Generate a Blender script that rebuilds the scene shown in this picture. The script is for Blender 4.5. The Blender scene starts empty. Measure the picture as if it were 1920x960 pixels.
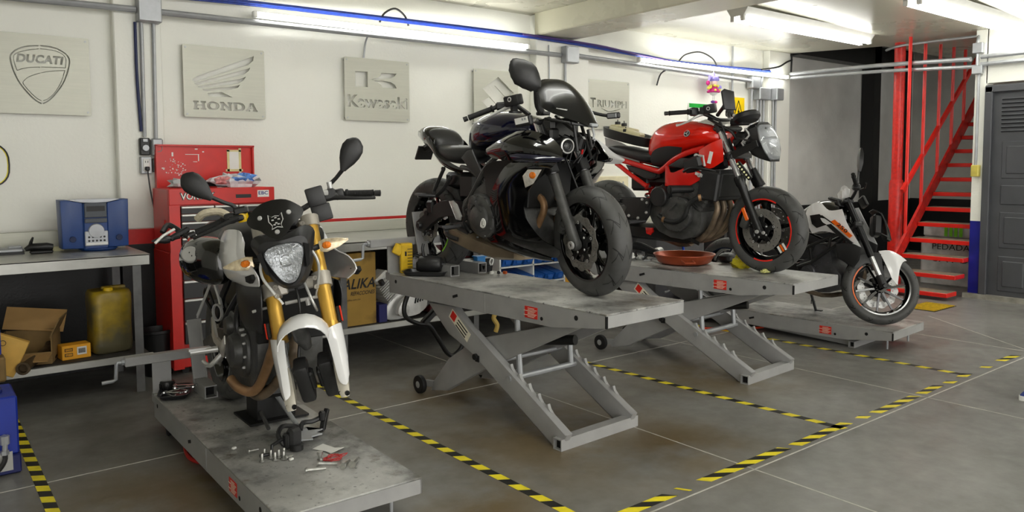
import bpy, bmesh, math, random
from mathutils import Vector, Matrix
from math import sin, cos, pi, radians, hypot, atan2, sqrt
random.seed(7)
sc = bpy.context.scene
COL = sc.collection
V = Vector

# ---------------------------------------------------------------- camera
cam_d = bpy.data.cameras.new('camera'); cam = bpy.data.objects.new('camera', cam_d); COL.objects.link(cam)
cam_d.sensor_width = 36.0; cam_d.lens = 1448.0/1920.0*36.0
cam_d.shift_y = -68.0/1920.0; cam_d.clip_end = 100
_yaw, _pit, _rol = 0.667, 0.0682, 0.0047
_f = V((sin(_yaw)*cos(_pit), cos(_yaw)*cos(_pit), -sin(_pit)))
_r = V((cos(_yaw), -sin(_yaw), 0)); _d = _f.cross(_r)
_r2 = _r*cos(_rol) + _d*sin(_rol); _d2 = _d*cos(_rol) - _r*sin(_rol)
cam.matrix_world = Matrix(((_r2.x, -_d2.x, -_f.x, 0), (_r2.y, -_d2.y, -_f.y, 0), (_r2.z, -_d2.z, -_f.z, 1.45), (0, 0, 0, 1)))
sc.camera = cam

# ---------------------------------------------------------------- colour management, world light
sc.view_settings.view_transform = 'Standard'; sc.view_settings.look = 'None'
sc.view_settings.exposure = -0.08; sc.view_settings.gamma = 1.0
sc.view_settings.use_curve_mapping = False
wd = bpy.data.worlds.new('daylight'); sc.world = wd; wd.use_nodes = True
wd.node_tree.nodes['Background'].inputs[0].default_value = (1.0, 0.98, 0.94, 1)
wd.node_tree.nodes['Background'].inputs[1].default_value = 3.2
TUBE_POWER = 22.0          # emission of the fluorescent tubes
CEIL_POWER = 21.0

# ---------------------------------------------------------------- materials
def s2l(c): return tuple((x/12.92 if x <= .04045 else ((x+.055)/1.055)**2.4) for x in c)
MATS = {}
def mat(name, col, rough=.5, metal=0.0, coat=0.0, var=.12, scale=9.0, bump=0.0, bscale=60.0, emit=0.0, trans=0.0, alpha=1.0, spec=.5, rvar=.15, stretch=None):
    """procedural material: noise-varied colour and roughness, optional bump. col is sRGB 0-1."""
    if name in MATS: return MATS[name]
    m = bpy.data.materials.new(name); m.use_nodes = True; nt = m.node_tree; N = nt.nodes; L = nt.links
    b = N['Principled BSDF']; c = s2l(col)
    tc = N.new('ShaderNodeTexCoord'); n1 = N.new('ShaderNodeTexNoise'); n1.inputs['Scale'].default_value = scale; n1.inputs['Detail'].default_value = 5
    src = tc.outputs['Object']
    if stretch:
        mp = N.new('ShaderNodeMapping'); mp.inputs['Scale'].default_value = stretch; L.new(src, mp.inputs[0]); src = mp.outputs[0]
    L.new(src, n1.inputs['Vector'])
    r = N.new('ShaderNodeValToRGB'); r.color_ramp.elements[0].position = .3; r.color_ramp.elements[1].position = .7
    r.color_ramp.elements[0].color = (*[x*(1-var) for x in c], 1); r.color_ramp.elements[1].color = (*[min(1, x*(1+var)) for x in c], 1)
    L.new(n1.outputs['Fac'], r.inputs[0]); L.new(r.outputs[0], b.inputs['Base Color'])
    mr = N.new('ShaderNodeMapRange'); mr.inputs[3].default_value = max(.02, rough*(1-rvar)); mr.inputs[4].default_value = min(1, rough*(1+rvar))
    L.new(n1.outputs['Fac'], mr.inputs[0]); L.new(mr.outputs[0], b.inputs['Roughness'])
    b.inputs['Metallic'].default_value = metal; b.inputs['Coat Weight'].default_value = coat; b.inputs['Coat Roughness'].default_value = .06
    b.inputs['Specular IOR Level'].default_value = spec
    if emit: b.inputs['Emission Color'].default_value = (*c, 1); b.inputs['Emission Strength'].default_value = emit
    if trans: b.inputs['Transmission Weight'].default_value = trans
    if alpha < 1: b.inputs['Alpha'].default_value = alpha
    if bump:
        n2 = N.new('ShaderNodeTexNoise'); n2.inputs['Scale'].default_value = bscale; n2.inputs['Detail'].default_value = 4; L.new(tc.outputs['Object'], n2.inputs['Vector'])
        bp = N.new('ShaderNodeBump'); bp.inputs['Strength'].default_value = bump; bp.inputs['Distance'].default_value = .01
        L.new(n2.outputs['Fac'], bp.inputs['Height']); L.new(bp.outputs[0], b.inputs['Normal'])
    MATS[name] = m; return m

# ---------------------------------------------------------------- mesh builder
def cat(pts, k=4, closed=False):
    """catmull-rom through the points (tuples of any length)"""
    P = [tuple(p) for p in pts]; n = len(P); out = []
    rng = range(n if closed else n-1)
    for i in rng:
        if closed: a, b, c, d = P[(i-1) % n], P[i], P[(i+1) % n], P[(i+2) % n]
        else: a, b, c, d = P[max(i-1, 0)], P[i], P[i+1], P[min(i+2, n-1)]
        for j in range(k):
            t = j/k
            out.append(tuple(.5*((2*q) + (-p+r)*t + (2*p-5*q+4*r-s)*t*t + (-p+3*q-3*r+s)*t**3) for p, q, r, s in zip(a, b, c, d)))
    if not closed: out.append(P[-1])
    return out
def resample(P, n):
    P = [V(p) for p in P]; d = [0]
    for a, b in zip(P, P[1:]): d.append(d[-1]+(b-a).length)
    out = []; j = 0
    for i in range(n):
        t = d[-1]*i/(n-1)
        while j < len(P)-2 and d[j+1] < t: j += 1
        w = 0 if d[j+1] == d[j] else (t-d[j])/(d[j+1]-d[j]); out.append(P[j].lerp(P[j+1], min(1, max(0, w))))
    return out
def axis_m(o, z, x=None):
    """matrix whose Z is along z, origin o"""
    z = V(z).normalized(); x = V(x) if x is not None else (V((0, 0, 1)) if abs(z.z) < .9 else V((1, 0, 0)))
    x = (x - z*x.dot(z)).normalized(); y = z.cross(x)
    return Matrix(((x.x, y.x, z.x, o[0]), (x.y, y.y, z.y, o[1]), (x.z, y.z, z.z, o[2]), (0, 0, 0, 1)))
XZ = Matrix(((1, 0, 0, 0), (0, 0, -1, 0), (0, 1, 0, 0), (0, 0, 0, 1)))   # local (x,y,h) -> (x,-h,y)
class MB:
    def __init__(s, M=None): s.v = []; s.f = []; s.mi = []; s.m = 0; s.M = M
    def add(s, vs, fs, M=None):
        o = len(s.v); M = (s.M @ M) if (s.M and M) else (M or s.M)
        s.v += [tuple(M @ V(p)) for p in vs] if M else [tuple(p) for p in vs]
        s.f += [tuple(i+o for i in f) for f in fs]; s.mi += [s.m]*len(fs); return s
    def bm(s, b, M=None):
        b.verts.index_update(); s.add([v.co[:] for v in b.verts], [[v.index for v in f.verts] for f in b.faces], M); b.free(); return s
    def box(s, c, d, M=None, bev=0.0, seg=1, rot=None):
        b = bmesh.new(); bmesh.ops.create_cube(b, size=1)
        for v in b.verts: v.co = V((v.co.x*d[0], v.co.y*d[1], v.co.z*d[2]))
        if bev: bmesh.ops.bevel(b, geom=b.edges[:], offset=min(bev, min(d)*.49), segments=seg, affect='EDGES', profile=.5)
        T = Matrix.Translation(c)
        if rot: T = T @ (Matrix.Rotation(rot[2], 4, 'Z') @ Matrix.Rotation(rot[1], 4, 'Y') @ Matrix.Rotation(rot[0], 4, 'X'))
        return s.bm(b, (M @ T) if M else T)
    def bar(s, a, b, w, h, up=None, bev=0.0):
        """rectangular bar from a to b, w wide, h high (h along 'up')"""
        a = V(a); b = V(b); z = (b-a); T = axis_m((a+b)/2, z, up or (0, 0, 1)); return s.box((0, 0, 0), (h, w, z.length), T, bev)
    def tube(s, pts, r, n=10, closed=False, cap=True, k=0):
        if k: pts = cat(pts, k, closed)
        P = [V(p[:3]) for p in pts]; m = len(P)
        R = [r]*m if not isinstance(r, (list, tuple)) else list(r)
        if len(R) != m: R = [R[min(len(R)-1, int(i*(len(R)-1)/(m-1)))]*(1-((i*(len(R)-1)/(m-1)) % 1)) + R[min(len(R)-1, int(i*(len(R)-1)/(m-1))+1)]*((i*(len(R)-1)/(m-1)) % 1) for i in range(m)]
        vs = []; x = None
        for i in range(m):
            if closed: t = (P[(i+1) % m]-P[i-1])
            else: t = P[min(i+1, m-1)]-P[max(i-1, 0)]
            if t.length < 1e-9: t = V((0, 0, 1))
            t.normalize()
            if x is None: x = t.orthogonal().normalized()
            x = (x-t*x.dot(t)); x = x.normalized() if x.length > 1e-6 else t.orthogonal().normalized(); y = t.cross(x)
            vs += [P[i]+(x*cos(2*pi*j/n)+y*sin(2*pi*j/n))*R[i] for j in range(n)]
        fs = []
        for i in range(m if closed else m-1):
            for j in range(n): fs.append((i*n+j, i*n+(j+1) % n, ((i+1) % m)*n+(j+1) % n, ((i+1) % m)*n+j))
        if cap and not closed: fs += [tuple(range(n-1, -1, -1)), tuple(range((m-1)*n, m*n))]
        return s.add(vs, fs)
    def cyl(s, a, b, r, r2=None, n=16): return s.tube([a, b], [r, r if r2 is None else r2], n)
    def lathe(s, prof, o=(0, 0, 0), ax=(0, 0, 1), n=24, closed=False, a0=0, a1=2*pi, x=None):
        """prof [(r,h)...] about axis ax through o; closed joins last to first (ring section)"""
        T = axis_m(o, ax, x); vs = []; full = abs(a1-a0-2*pi) < 1e-6; nn = n if full else n+1
        for i in range(nn):
            a = a0+(a1-a0)*i/n
            vs += [(r*cos(a), r*sin(a), h) for r, h in prof]
        m = len(prof); fs = []
        for i in range(n):
            for j in range(m if closed else m-1):
                p, q = i*m+j, i*m+(j+1) % m; p2, q2 = ((i+1) % nn)*m+j, ((i+1) % nn)*m+(j+1) % m
                fs.append((p, p2, q2, q))
        if closed and not full: fs += [tuple(range(m)), tuple(range((nn-1)*m+m-1, (nn-1)*m-1, -1))]
        return s.add(vs, fs, T)
    def loft(s, rings, cap=True, closed=False):
        n = len(rings[0]); m = len(rings); vs = [p for r in rings for p in r]; fs = []
        for i in range(m if closed else m-1):
            for j in range(n): fs.append((i*n+j, i*n+(j+1) % n, ((i+1) % m)*n+(j+1) % n, ((i+1) % m)*n+j))
        if cap and not closed: fs += [tuple(range(n-1, -1, -1)), tuple(range((m-1)*n, m*n))]
        return s.add(vs, fs)
    def prism(s, poly, h0, h1, M=None, bev=0.0, seg=2):
        """2D polygon extruded along local z h0..h1"""
        a = sum(p[0]*q[1]-q[0]*p[1] for p, q in zip(poly, poly[1:]+poly[:1]))
        if a < 0: poly = poly[::-1]
        b = bmesh.new(); lo = [b.verts.new((p[0], p[1], h0)) for p in poly]; hi = [b.verts.new((p[0], p[1], h1)) for p in poly]
        n = len(poly); b.faces.new(lo[::-1]); b.faces.new(hi)
        for i in range(n): b.faces.new((lo[i], lo[(i+1) % n], hi[(i+1) % n], hi[i]))
        if bev:
            ed = [e for e in b.edges if abs(e.verts[0].co.z-e.verts[1].co.z) < 1e-9]
            try: bmesh.ops.bevel(b, geom=ed, offset=bev, segments=seg, affect='EDGES', profile=.5)
            except Exception: pass
        bmesh.ops.triangulate(b, faces=[f for f in b.faces if len(f.verts) > 4])
        return s.bm(b, M)
    def plate(s, poly, y0, y1, bev=0.0, seg=2): return s.prism(poly, -y1, -y0, XZ, bev, seg)   # side-view polygon (x,z) between y0 and y1
    def sheet(s, rows, th=.003, close_u=False):
        """grid of points (rows of equal length) as a shell th thick"""
        G = [[V(p) for p in r] for r in rows]; m, n = len(G), len(G[0]); N = [[None]*n for _ in range(m)]
        for i in range(m):
            for j in range(n):
                du = G[min(i+1, m-1)][j]-G[max(i-1, 0)][j]; dv = G[i][min(j+1, n-1)]-G[i][max(j-1, 0)]
                c = du.cross(dv); N[i][j] = c.normalized() if c.length > 1e-12 else V((0, 0, 1))
        vs = [G[i][j]+N[i][j]*th/2 for i in range(m) for j in range(n)]+[G[i][j]-N[i][j]*th/2 for i in range(m) for j in range(n)]
        k = m*n; fs = []
        for i in range(m-1):
            for j in range(n-1):
                a, b, c, d = i*n+j, i*n+j+1, (i+1)*n+j+1, (i+1)*n+j
                fs += [(a, d, c, b), (k+a, k+b, k+c, k+d)]
        B = [(0, j) for j in range(n)]+[(i, n-1) for i in range(1, m)]+[(m-1, j) for j in range(n-2, -1, -1)]+[(i, 0) for i in range(m-2, 0, -1)]
        for (i, j), (p, q) in zip(B, B[1:]+B[:1]): a, b = i*n+j, p*n+q; fs.append((a, b, k+b, k+a))
        return s.add(vs, fs)
    def patch(s, curves, n=10, k=3, th=.004):
        """smooth shell through a list of 3D polylines"""
        R = [resample(cat(c, 4) if len(c) > 2 else c, n) for c in curves]
        cols = [cat([R[i][j] for i in range(len(R))], k) for j in range(n)]
        return s.sheet([[cols[j][i] for j in range(n)] for i in range(len(cols[0]))], th)
    def ball(s, c, r, n=12, M=None):
        r = (r, r, r) if not isinstance(r, (tuple, list)) else r; vs = [(0, 0, -1)]; h = n//2; fs = []
        for i in range(1, h):
            a = -pi/2+pi*i/h; vs += [(cos(a)*cos(2*pi*j/n), cos(a)*sin(2*pi*j/n), sin(a)) for j in range(n)]
        vs.append((0, 0, 1)); e = len(vs)-1
        for j in range(n):
            fs.append((0, 1+(j+1) % n, 1+j)); fs.append((e, e-n+j, e-n+(j+1) % n))
            for i in range(h-2): a = 1+i*n; fs.append((a+j, a+(j+1) % n, a+n+(j+1) % n, a+n+j))
        T = Matrix.Translation(c) @ (M or Matrix()) @ Matrix.Diagonal((*r, 1)); return s.add(vs, fs, T)
    def mirror_y(s):
        o = len(s.v); s.v += [(x, -y, z) for x, y, z in s.v[:o]]; k = len(s.f)
        s.f += [tuple(i+o for i in f[::-1]) for f in s.f[:k]]; s.mi += s.mi[:k]; return s
    def build(s, name, mats, parent=None, ang=35, T=None):
        me = bpy.data.meshes.new(name); vs = [tuple(T @ V(p)) for p in s.v] if T else s.v
        me.from_pydata(vs, [], s.f); mats = mats if isinstance(mats, (list, tuple)) else [mats]
        for m in mats: me.materials.append(m)
        if len(mats) > 1: me.polygons.foreach_set('material_index', [min(i, len(mats)-1) for i in s.mi])
        b = bmesh.new(); b.from_mesh(me); bmesh.ops.recalc_face_normals(b, faces=b.faces); b.to_mesh(me); b.free()
        me.polygons.foreach_set('use_smooth', [True]*len(me.polygons)); me.set_sharp_from_angle(angle=radians(ang)); me.update()
        o = bpy.data.objects.new(name, me); COL.objects.link(o)
        if parent: o.parent = parent
        return o
def se_ring(c, rx, rz, e=2.5, n=20, M=None):
    """superellipse ring in local YZ about c: half width rx (y), half height rz (z)"""
    out = []
    for j in range(n):
        a = 2*pi*j/n; ca, sa = cos(a), sin(a)
        out.append(V((c[0], c[1]+rx*math.copysign(abs(ca)**(2/e), ca), c[2]+rz*math.copysign(abs(sa)**(2/e), sa))))
    return out

# ---------------------------------------------------------------- text
def text_polys(s, size=1.0, bold=0.0, res=3):
    """outline loops of a string in 2D (centred)"""
    cu = bpy.data.curves.new('t', 'FONT'); cu.body = s; cu.size = size; cu.align_x = 'CENTER'; cu.align_y = 'CENTER'; cu.offset = bold*size; cu.space_character = 1.0+bold*1.6; cu.resolution_u = res
    ob = bpy.data.objects.new('t', cu); me = bpy.data.meshes.new_from_object(ob)
    vs = [v.co.copy() for v in me.vertices]; fs = [tuple(p.vertices) for p in me.polygons]
    bpy.data.objects.remove(ob); bpy.data.curves.remove(cu); bpy.data.meshes.remove(me); return vs, fs
def add_text(mb, s, M, size, w=None, bold=0.0, shear=0.0, depth=.0008, res=3):
    """flat lettering a hair proud of a surface: local x right, y up, z out. w = wanted overall width"""
    vs, fs = text_polys(s, size, bold, res)
    if not vs: return
    x0 = min(v.x for v in vs); x1 = max(v.x for v in vs); k = (w/(x1-x0)) if w else 1; xm = (x0+x1)/2
    P = [((v.x-xm)*k+v.y*shear, v.y, depth) for v in vs]
    mb.add(P, fs, M)
def loops_of(vs, fs):
    cnt = {}
    for f in fs:
        for a, b in zip(f, f[1:]+f[:1]): cnt[(a, b)] = 1
    nxt = {a: b for (a, b) in cnt if (b, a) not in cnt}; out = []
    while nxt:
        a, b = nxt.popitem(); lp = [a]
        while b != a and b in nxt: lp.append(b); b = nxt.pop(b)
        out.append([(vs[i].x, vs[i].y) for i in lp])
    return out
def cut_plate(loops, th):
    """2D loops (even-odd) -> vs, fs of a plate th thick, centred on z=0"""
    cu = bpy.data.curves.new('p', 'CURVE'); cu.dimensions = '2D'; cu.fill_mode = 'BOTH'; cu.extrude = th/2
    for lp in loops:
        sp = cu.splines.new('POLY'); sp.points.add(len(lp)-1); sp.use_cyclic_u = True
        for p, q in zip(sp.points, lp): p.co = (q[0], q[1], 0, 1)
    ob = bpy.data.objects.new('p', cu); me = bpy.data.meshes.new_from_object(ob)
    vs = [v.co.copy() for v in me.vertices]; fs = [tuple(p.vertices) for p in me.polygons]
    bpy.data.objects.remove(ob); bpy.data.curves.remove(cu); bpy.data.meshes.remove(me); return vs, fs

def orient(lp, ccw=True):
    a = sum(p[0]*q[1]-q[0]*p[1] for p, q in zip(lp, lp[1:]+lp[:1])); return lp if (a > 0) == ccw else lp[::-1]
def cut_sheet(rim, cuts, th):
    """plate with outline rim and cut-outs (outer loops ccw, islands cw), th thick, centred on z=0"""
    from mathutils.geometry import delaunay_2d_cdt
    P, E = [], []
    for lp in [rim]+cuts:
        o = len(P); n = len(lp); P += [V((x, y)) for x, y in lp]; E += [(o+i, o+(i+1) % n) for i in range(n)]
    vs, _, fs, *_ = delaunay_2d_cdt(P, E, [], 0, 1e-6); bb = [(min(p[0] for p in l), max(p[0] for p in l), min(p[1] for p in l), max(p[1] for p in l), l) for l in cuts]
    def wind(x, y, l):
        w = 0
        for (x0, y0), (x1, y1) in zip(l, l[1:]+l[:1]):
            if (y0 <= y) != (y1 <= y):
                if (x1-x0)*(y-y0)/(y1-y0)+x0 > x: w += 1 if y1 > y0 else -1
        return w
    T = []
    for f in fs:
        x = sum(vs[i].x for i in f)/len(f); y = sum(vs[i].y for i in f)/len(f)
        if wind(x, y, rim) and not sum(wind(x, y, l) for a, b_, c, d, l in bb if a <= x <= b_ and c <= y <= d): T.append(tuple(f))
    n = len(vs); cnt = set(e for f in T for e in zip(f, f[1:]+f[:1])); out = [tuple(f) for f in T]+[tuple(i+n for i in f[::-1]) for f in T]
    out += [(b_, a, a+n, b_+n) for a, b_ in cnt if (b_, a) not in cnt]
    return [(v.x, v.y, th/2) for v in vs]+[(v.x, v.y, -th/2) for v in vs], out

# ---------------------------------------------------------------- scene objects
def tag(o, label, cat_, group=None, kind=None):
    if label: o['label'] = label
    if cat_: o['category'] = cat_
    if group: o['group'] = group
    if kind: o['kind'] = kind
    return o
def thing(name, label, cat_, loc=(0, 0, 0), rz=0.0, group=None):
    o = bpy.data.objects.new(name, None); COL.objects.link(o); o.empty_display_size = .05
    o.location = loc; o.rotation_euler = (0, 0, rz); return tag(o, label, cat_, group)
def struct(o): o['kind'] = 'structure'; return o
def dup(root, loc=None, rz=None, label=None):
    r = root.copy(); COL.objects.link(r)
    if loc is not None: r.location = loc
    if rz is not None: r.rotation_euler = (0, 0, rz)
    if label: r['label'] = label
    for ch in list(root.children):
        c = ch.copy(); COL.objects.link(c); c.parent = r
        for g in list(ch.children): d = g.copy(); COL.objects.link(d); d.parent = c
    return r
# ---------------------------------------------------------------- materials of the room
W = 6.2
def floor_mat():
    m = bpy.data.materials.new('sealed concrete'); m.use_nodes = True; nt = m.node_tree; N = nt.nodes; L = nt.links; b = N['Principled BSDF']
    tc = N.new('ShaderNodeTexCoord'); P = tc.outputs['Object']
    def noise(s, d=5, r=.6):
        n = N.new('ShaderNodeTexNoise'); n.inputs['Scale'].default_value = s; n.inputs['Detail'].default_value = d; n.inputs['Roughness'].default_value = r; L.new(P, n.inputs['Vector']); return n.outputs['Fac']
    def ramp(f, a, b_, c0, c1):
        r = N.new('ShaderNodeValToRGB'); e = r.color_ramp.elements; e[0].position = a; e[1].position = b_; e[0].color = (*c0, 1); e[1].color = (*c1, 1); L.new(f, r.inputs[0]); return r.outputs[0]
    def mix(f, a, c, mode='MIX'):
        x = N.new('ShaderNodeMix'); x.data_type = 'RGBA'; x.blend_type = mode
        if isinstance(f, float): x.inputs[0].default_value = f
        else: L.new(f, x.inputs[0])
        L.new(a, x.inputs[6])
        if isinstance(c, tuple): x.inputs[7].default_value = (*c, 1)
        else: L.new(c, x.inputs[7])
        return x.outputs[2]
    def math_(op, a, c):
        x = N.new('ShaderNodeMath'); x.operation = op
        for i, q in enumerate((a, c)):
            if isinstance(q, (int, float)): x.inputs[i].default_value = q
            else: L.new(q, x.inputs[i])
        return x.outputs[0]
    def blob(x, y, r, sx=1.0):
        mp = N.new('ShaderNodeMapping'); mp.vector_type = 'POINT'; mp.inputs['Location'].default_value = (-x*sx, -y, 0); mp.inputs['Scale'].default_value = (sx, 1, 1); L.new(P, mp.inputs[0])
        ln = N.new('ShaderNodeVectorMath'); ln.operation = 'LENGTH'; L.new(mp.outputs[0], ln.inputs[0])
        mr = N.new('ShaderNodeMapRange'); mr.interpolation_type = 'SMOOTHSTEP'; mr.inputs[1].default_value = 0; mr.inputs[2].default_value = r; mr.inputs[3].default_value = 1; mr.inputs[4].default_value = 0
        L.new(ln.outputs['Value'], mr.inputs[0]); return mr.outputs[0]
    c = ramp(noise(1.1), .3, .72, s2l((.43, .425, .405)), s2l((.55, .545, .53)))
    c = mix(.35, c, ramp(noise(9, 8), .3, .7, s2l((.35, .345, .33)), s2l((.58, .575, .56))))
    n3 = noise(2.3, 6)
    br = None                                                     # oil-brown stains where the bays are used
    for q in ((2.7, 3.1, 1.15), (3.1, 2.6, .7), (.85, 3.55, .85), (2.75, 4.1, .8), (4.4, 3.3, .9), (1.9, 2.6, .5)):
        k = blob(*q); br = k if br is None else math_('MAXIMUM', br, k)
    st = math_('MULTIPLY', br, ramp(n3, .31, .54, (0, 0, 0), (1, 1, 1)))
    c = mix(math_('MULTIPLY', st, .92), c, s2l((.40, .33, .19)))
    dk = None                                                     # mottled darker patches around the benches and beneath the raised lifts
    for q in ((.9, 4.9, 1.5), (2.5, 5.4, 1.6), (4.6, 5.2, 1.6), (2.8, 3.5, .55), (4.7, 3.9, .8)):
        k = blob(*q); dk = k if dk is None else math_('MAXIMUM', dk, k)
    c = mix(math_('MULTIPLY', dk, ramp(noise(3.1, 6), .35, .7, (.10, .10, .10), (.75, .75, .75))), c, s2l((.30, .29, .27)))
    L.new(c, b.inputs['Base Color'])
    L.new(ramp(noise(5, 6), .3, .7, (.30, .30, .30), (.52, .52, .52)), b.inputs['Roughness'])
    bp = N.new('ShaderNodeBump'); bp.inputs['Strength'].default_value = .08; L.new(noise(40, 5), bp.inputs['Height']); L.new(bp.outputs[0], b.inputs['Normal'])
    return m
M_WALL = mat('cream wall paint', (.93, .93, .895), .38, var=.035, scale=1.3, bump=.22, bscale=45)
M_CEIL = mat('glossy cream ceiling paint', (.76, .75, .68), .28, var=.05, scale=1.0, bump=.12, bscale=25)
M_STRIPE = mat('red stripe paint', (.80, .10, .08), .45)
M_DADO = mat('black wall paint', (.085, .085, .09), .5, var=.4, scale=6, bump=.2)
M_GREYWALL = mat('sooty grey wall', (.80, .80, .78), .7, var=.22, scale=1.1, bump=.3, bscale=30)
M_BLUE = mat('blue dado paint', (.07, .09, .50), .4, var=.25, scale=5)
M_DOOR = mat('dark grey door paint', (.27, .275, .29), .5, var=.12, scale=4)
M_RED = mat('red gloss paint', (.85, .13, .09), .32, var=.1, scale=6)
M_REDDARK = mat('worn red paint', (.74, .11, .08), .45, var=.3, scale=14)
M_STEEL = mat('brushed stainless', (.715, .715, .665), .42, metal=.3, var=.05, scale=3, stretch=(1, 1, 30))
M_GALV = mat('galvanised steel', (.66, .67, .68), .42, metal=.45, var=.1, scale=12)
M_BLACKP = mat('black plastic', (.06, .06, .063), .45, var=.2)
M_RUB = mat('black rubber', (.055, .055, .056), .62, var=.25, scale=30)
M_WHITE = mat('white plastic', (.92, .92, .90), .4, var=.04)
M_CONC = mat('raw concrete', (.55, .54, .50), .85, var=.3, scale=10, bump=.5, bscale=40)
M_TUBE = mat('lit fluorescent tube', (1, 1, .98), .3, var=0, emit=TUBE_POWER)
M_TUBE2 = mat('lit ceiling tube', (1, 1, .98), .3, var=0, emit=CEIL_POWER)

# ---------------------------------------------------------------- room shell
b = MB(); b.box((4.85, 1.2, -.05), (18.1, 10.4, .1)); struct(b.build('floor', floor_mat()))
b = MB()
b.m = 0; b.box((4.85, W+.1, 2.005), (17.7, .2, 1.99)); b.m = 1; b.box((4.85, W+.1, .955), (17.7, .2, .11)); b.m = 2; b.box((4.85, W+.1, .45), (17.7, .2, .9))
struct(b.build('wall_back', [M_WALL, M_STRIPE, M_DADO]))
b = MB(); b.m = 0; b.box((11.7, W-.01, 2.2), (3.95, .04, 2.64)); b.m = 1; b.box((11.7, W-.012, .44), (3.95, .04, .88)); b.m = 0; b.box((11.7, W+.1, 3.95), (3.95, .2, 1.9))
struct(b.build('wall_stairwell', [M_GREYWALL, M_DADO]))
def pilaster(n, x0, x1, y, dado=True):
    b = MB(); b.m = 0; b.box(((x0+x1)/2, (y+W)/2, 2.005), (x1-x0, W-y, 1.99), bev=.008)
    b.m = 1; b.box(((x0+x1)/2, (y+W)/2, .955), (x1-x0, W-y, .11)); b.m = 2; b.box(((x0+x1)/2, (y+W)/2, .45), (x1-x0, W-y, .9)); struct(b.build(n, [M_WALL, M_STRIPE, M_DADO]))
pilaster('wall_pilaster', 1.22, 1.54, 6.11); pilaster('wall_pilaster', 5.12, 5.86, 6.09); pilaster('wall_pilaster', 9.22, 9.72, 6.1)
def zceil(x, y): return 3.0-.13*max(0, min(1, (x-5.6)/4.12))*max(0, min(1, (6.2-y)/2.8))
b = MB(); b.box((.82, 1.2, 3.06), (9.56, 10.4, .12))
xs = (5.6, 7.6, 9.72); ys = (6.2, 4.8, 3.4, -4.0); vs = [(x, y, zceil(x, y)+h) for h in (0, .12) for y in ys for x in xs]
b.add(vs, [f for i in range(3) for j in range(2) for f in ((i*3+j, i*3+j+1, i*3+j+4, i*3+j+3), (12+i*3+j, 12+i*3+j+3, 12+i*3+j+4, 12+i*3+j+1))]+[(i*3+2, i*3+5, i*3+17, i*3+14) for i in range(3)])
vs = [(x, y, zceil(9.72, y)+h) for h in (0, .12) for y in (4.8, 3.4, -4.0) for x in (9.72, 13.8)]; b.add(vs, [(0, 1, 3, 2), (2, 3, 5, 4), (6, 8, 9, 7), (8, 10, 11, 9), (0, 1, 7, 6)])
struct(b.build('ceiling', M_CEIL))
b = MB(); b.box((11.8, 5.6, 4.7), (4.2, 1.8, .1)); struct(b.build('ceiling_stairwell', M_GREYWALL))
b = MB(); b.box((9.7, 5.5, 3.9), (.06, 1.5, 1.6)); b.box((11.7, 4.82, 3.9), (4, .06, 1.6)); struct(b.build('wall_upper', M_GREYWALL))
b = MB(); b.box((5.36, 1.05, 2.895), (.52, 10.1, .23), bev=.012); struct(b.build('beam', [mat('glossy cream beam paint', (.82, .81, .72), .28, var=.06, scale=2, bump=.15, bscale=20)]))
# wall with the door, its end standing free beside the stair
b = MB()
b.m = 0; b.box((9.23, 3.46, 1.92), (.16, .12, 2.16)); b.box((9.23, 2.95, 2.66), (.16, .92, .68)); b.box((9.23, -.9, 1.5), (.16, 6.8, 3.0))
b.m = 1; b.box((9.23, 3.46, .42), (.161, .121, .84)); b.m = 2; b.box((9.21, 3.0, .025), (.24, 1.1, .05))
struct(b.build('wall_door_side', [M_WALL, M_BLUE, M_CONC]))
b = MB(); b.m = 0; b.box((13.6, 1.2, 2.82), (.15, 10.4, 3.86)); b.m = 1; b.box((13.6, 1.2, .445), (.15, 10.4, .89)); struct(b.build('wall_right', [M_GREYWALL, M_DADO]))
b = MB(); b.box((-3.95, 1.2, 1.5), (.15, 10.4, 3.0)); struct(b.build('wall_left', M_WALL))
# door leaf with louvre and raised panels
d = thing('door_1', None, None); struct(d)
b = MB()
for y in (3.37, 2.41): b.box((9.145, y, 1.14), (.06, .075, 2.28), bev=.006)
b.box((9.145, 2.89, 2.255), (.06, 1.03, .075), bev=.006); struct(b.build('door_frame', M_DOOR, d))
b = MB(); b.box((9.18, 2.89, 1.12), (.04, .9, 2.2), bev=.003)
for y in (3.09, 2.69):
    for z0, z1 in ((1.30, 1.70), (1.03, 1.24), (.56, .95), (.10, .48)):
        if z0 == 1.03: continue
        b.box((9.162, y, (z0+z1)/2), (.02, .30, z1-z0), bev=.012); b.box((9.155, y, (z0+z1)/2), (.025, .21, z1-z0-.1), bev=.012)
    b.box((9.162, y, 1.13), (.02, .30, .21), bev=.012)
struct(b.build('door_panel', M_DOOR, d))
b = MB()
for k in range(9): b.box((9.155, 2.89, 1.80+k*.042), (.035, .72, .01), rot=(0, .6, 0))
struct(b.build('louvre', M_DOOR, d))
# saw-cut joints of the slab
M_JOINT = mat('pale joint filler', (.74, .73, .70), .7, var=.2, scale=20)
for i, (p, q) in enumerate([((-4, 2.12), (9.1, 2.12)), ((-4, 4.08), (9.5, 4.08)), ((1.31, -4), (1.31, 6.1)), ((3.14, -4), (3.14, 6.1)), ((4.97, -4), (4.97, 6.1)), ((6.8, -4), (6.8, 6.1)), ((6.8, 2.12), (7.7, 3.3)), ((-4, .15), (9.1, .15))]):
    b = MB(); b.bar((p[0], p[1], .0005), (q[0], q[1], .0005), .008, .001); struct(b.build('trim_%d' % (i+1), M_JOINT))
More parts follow.
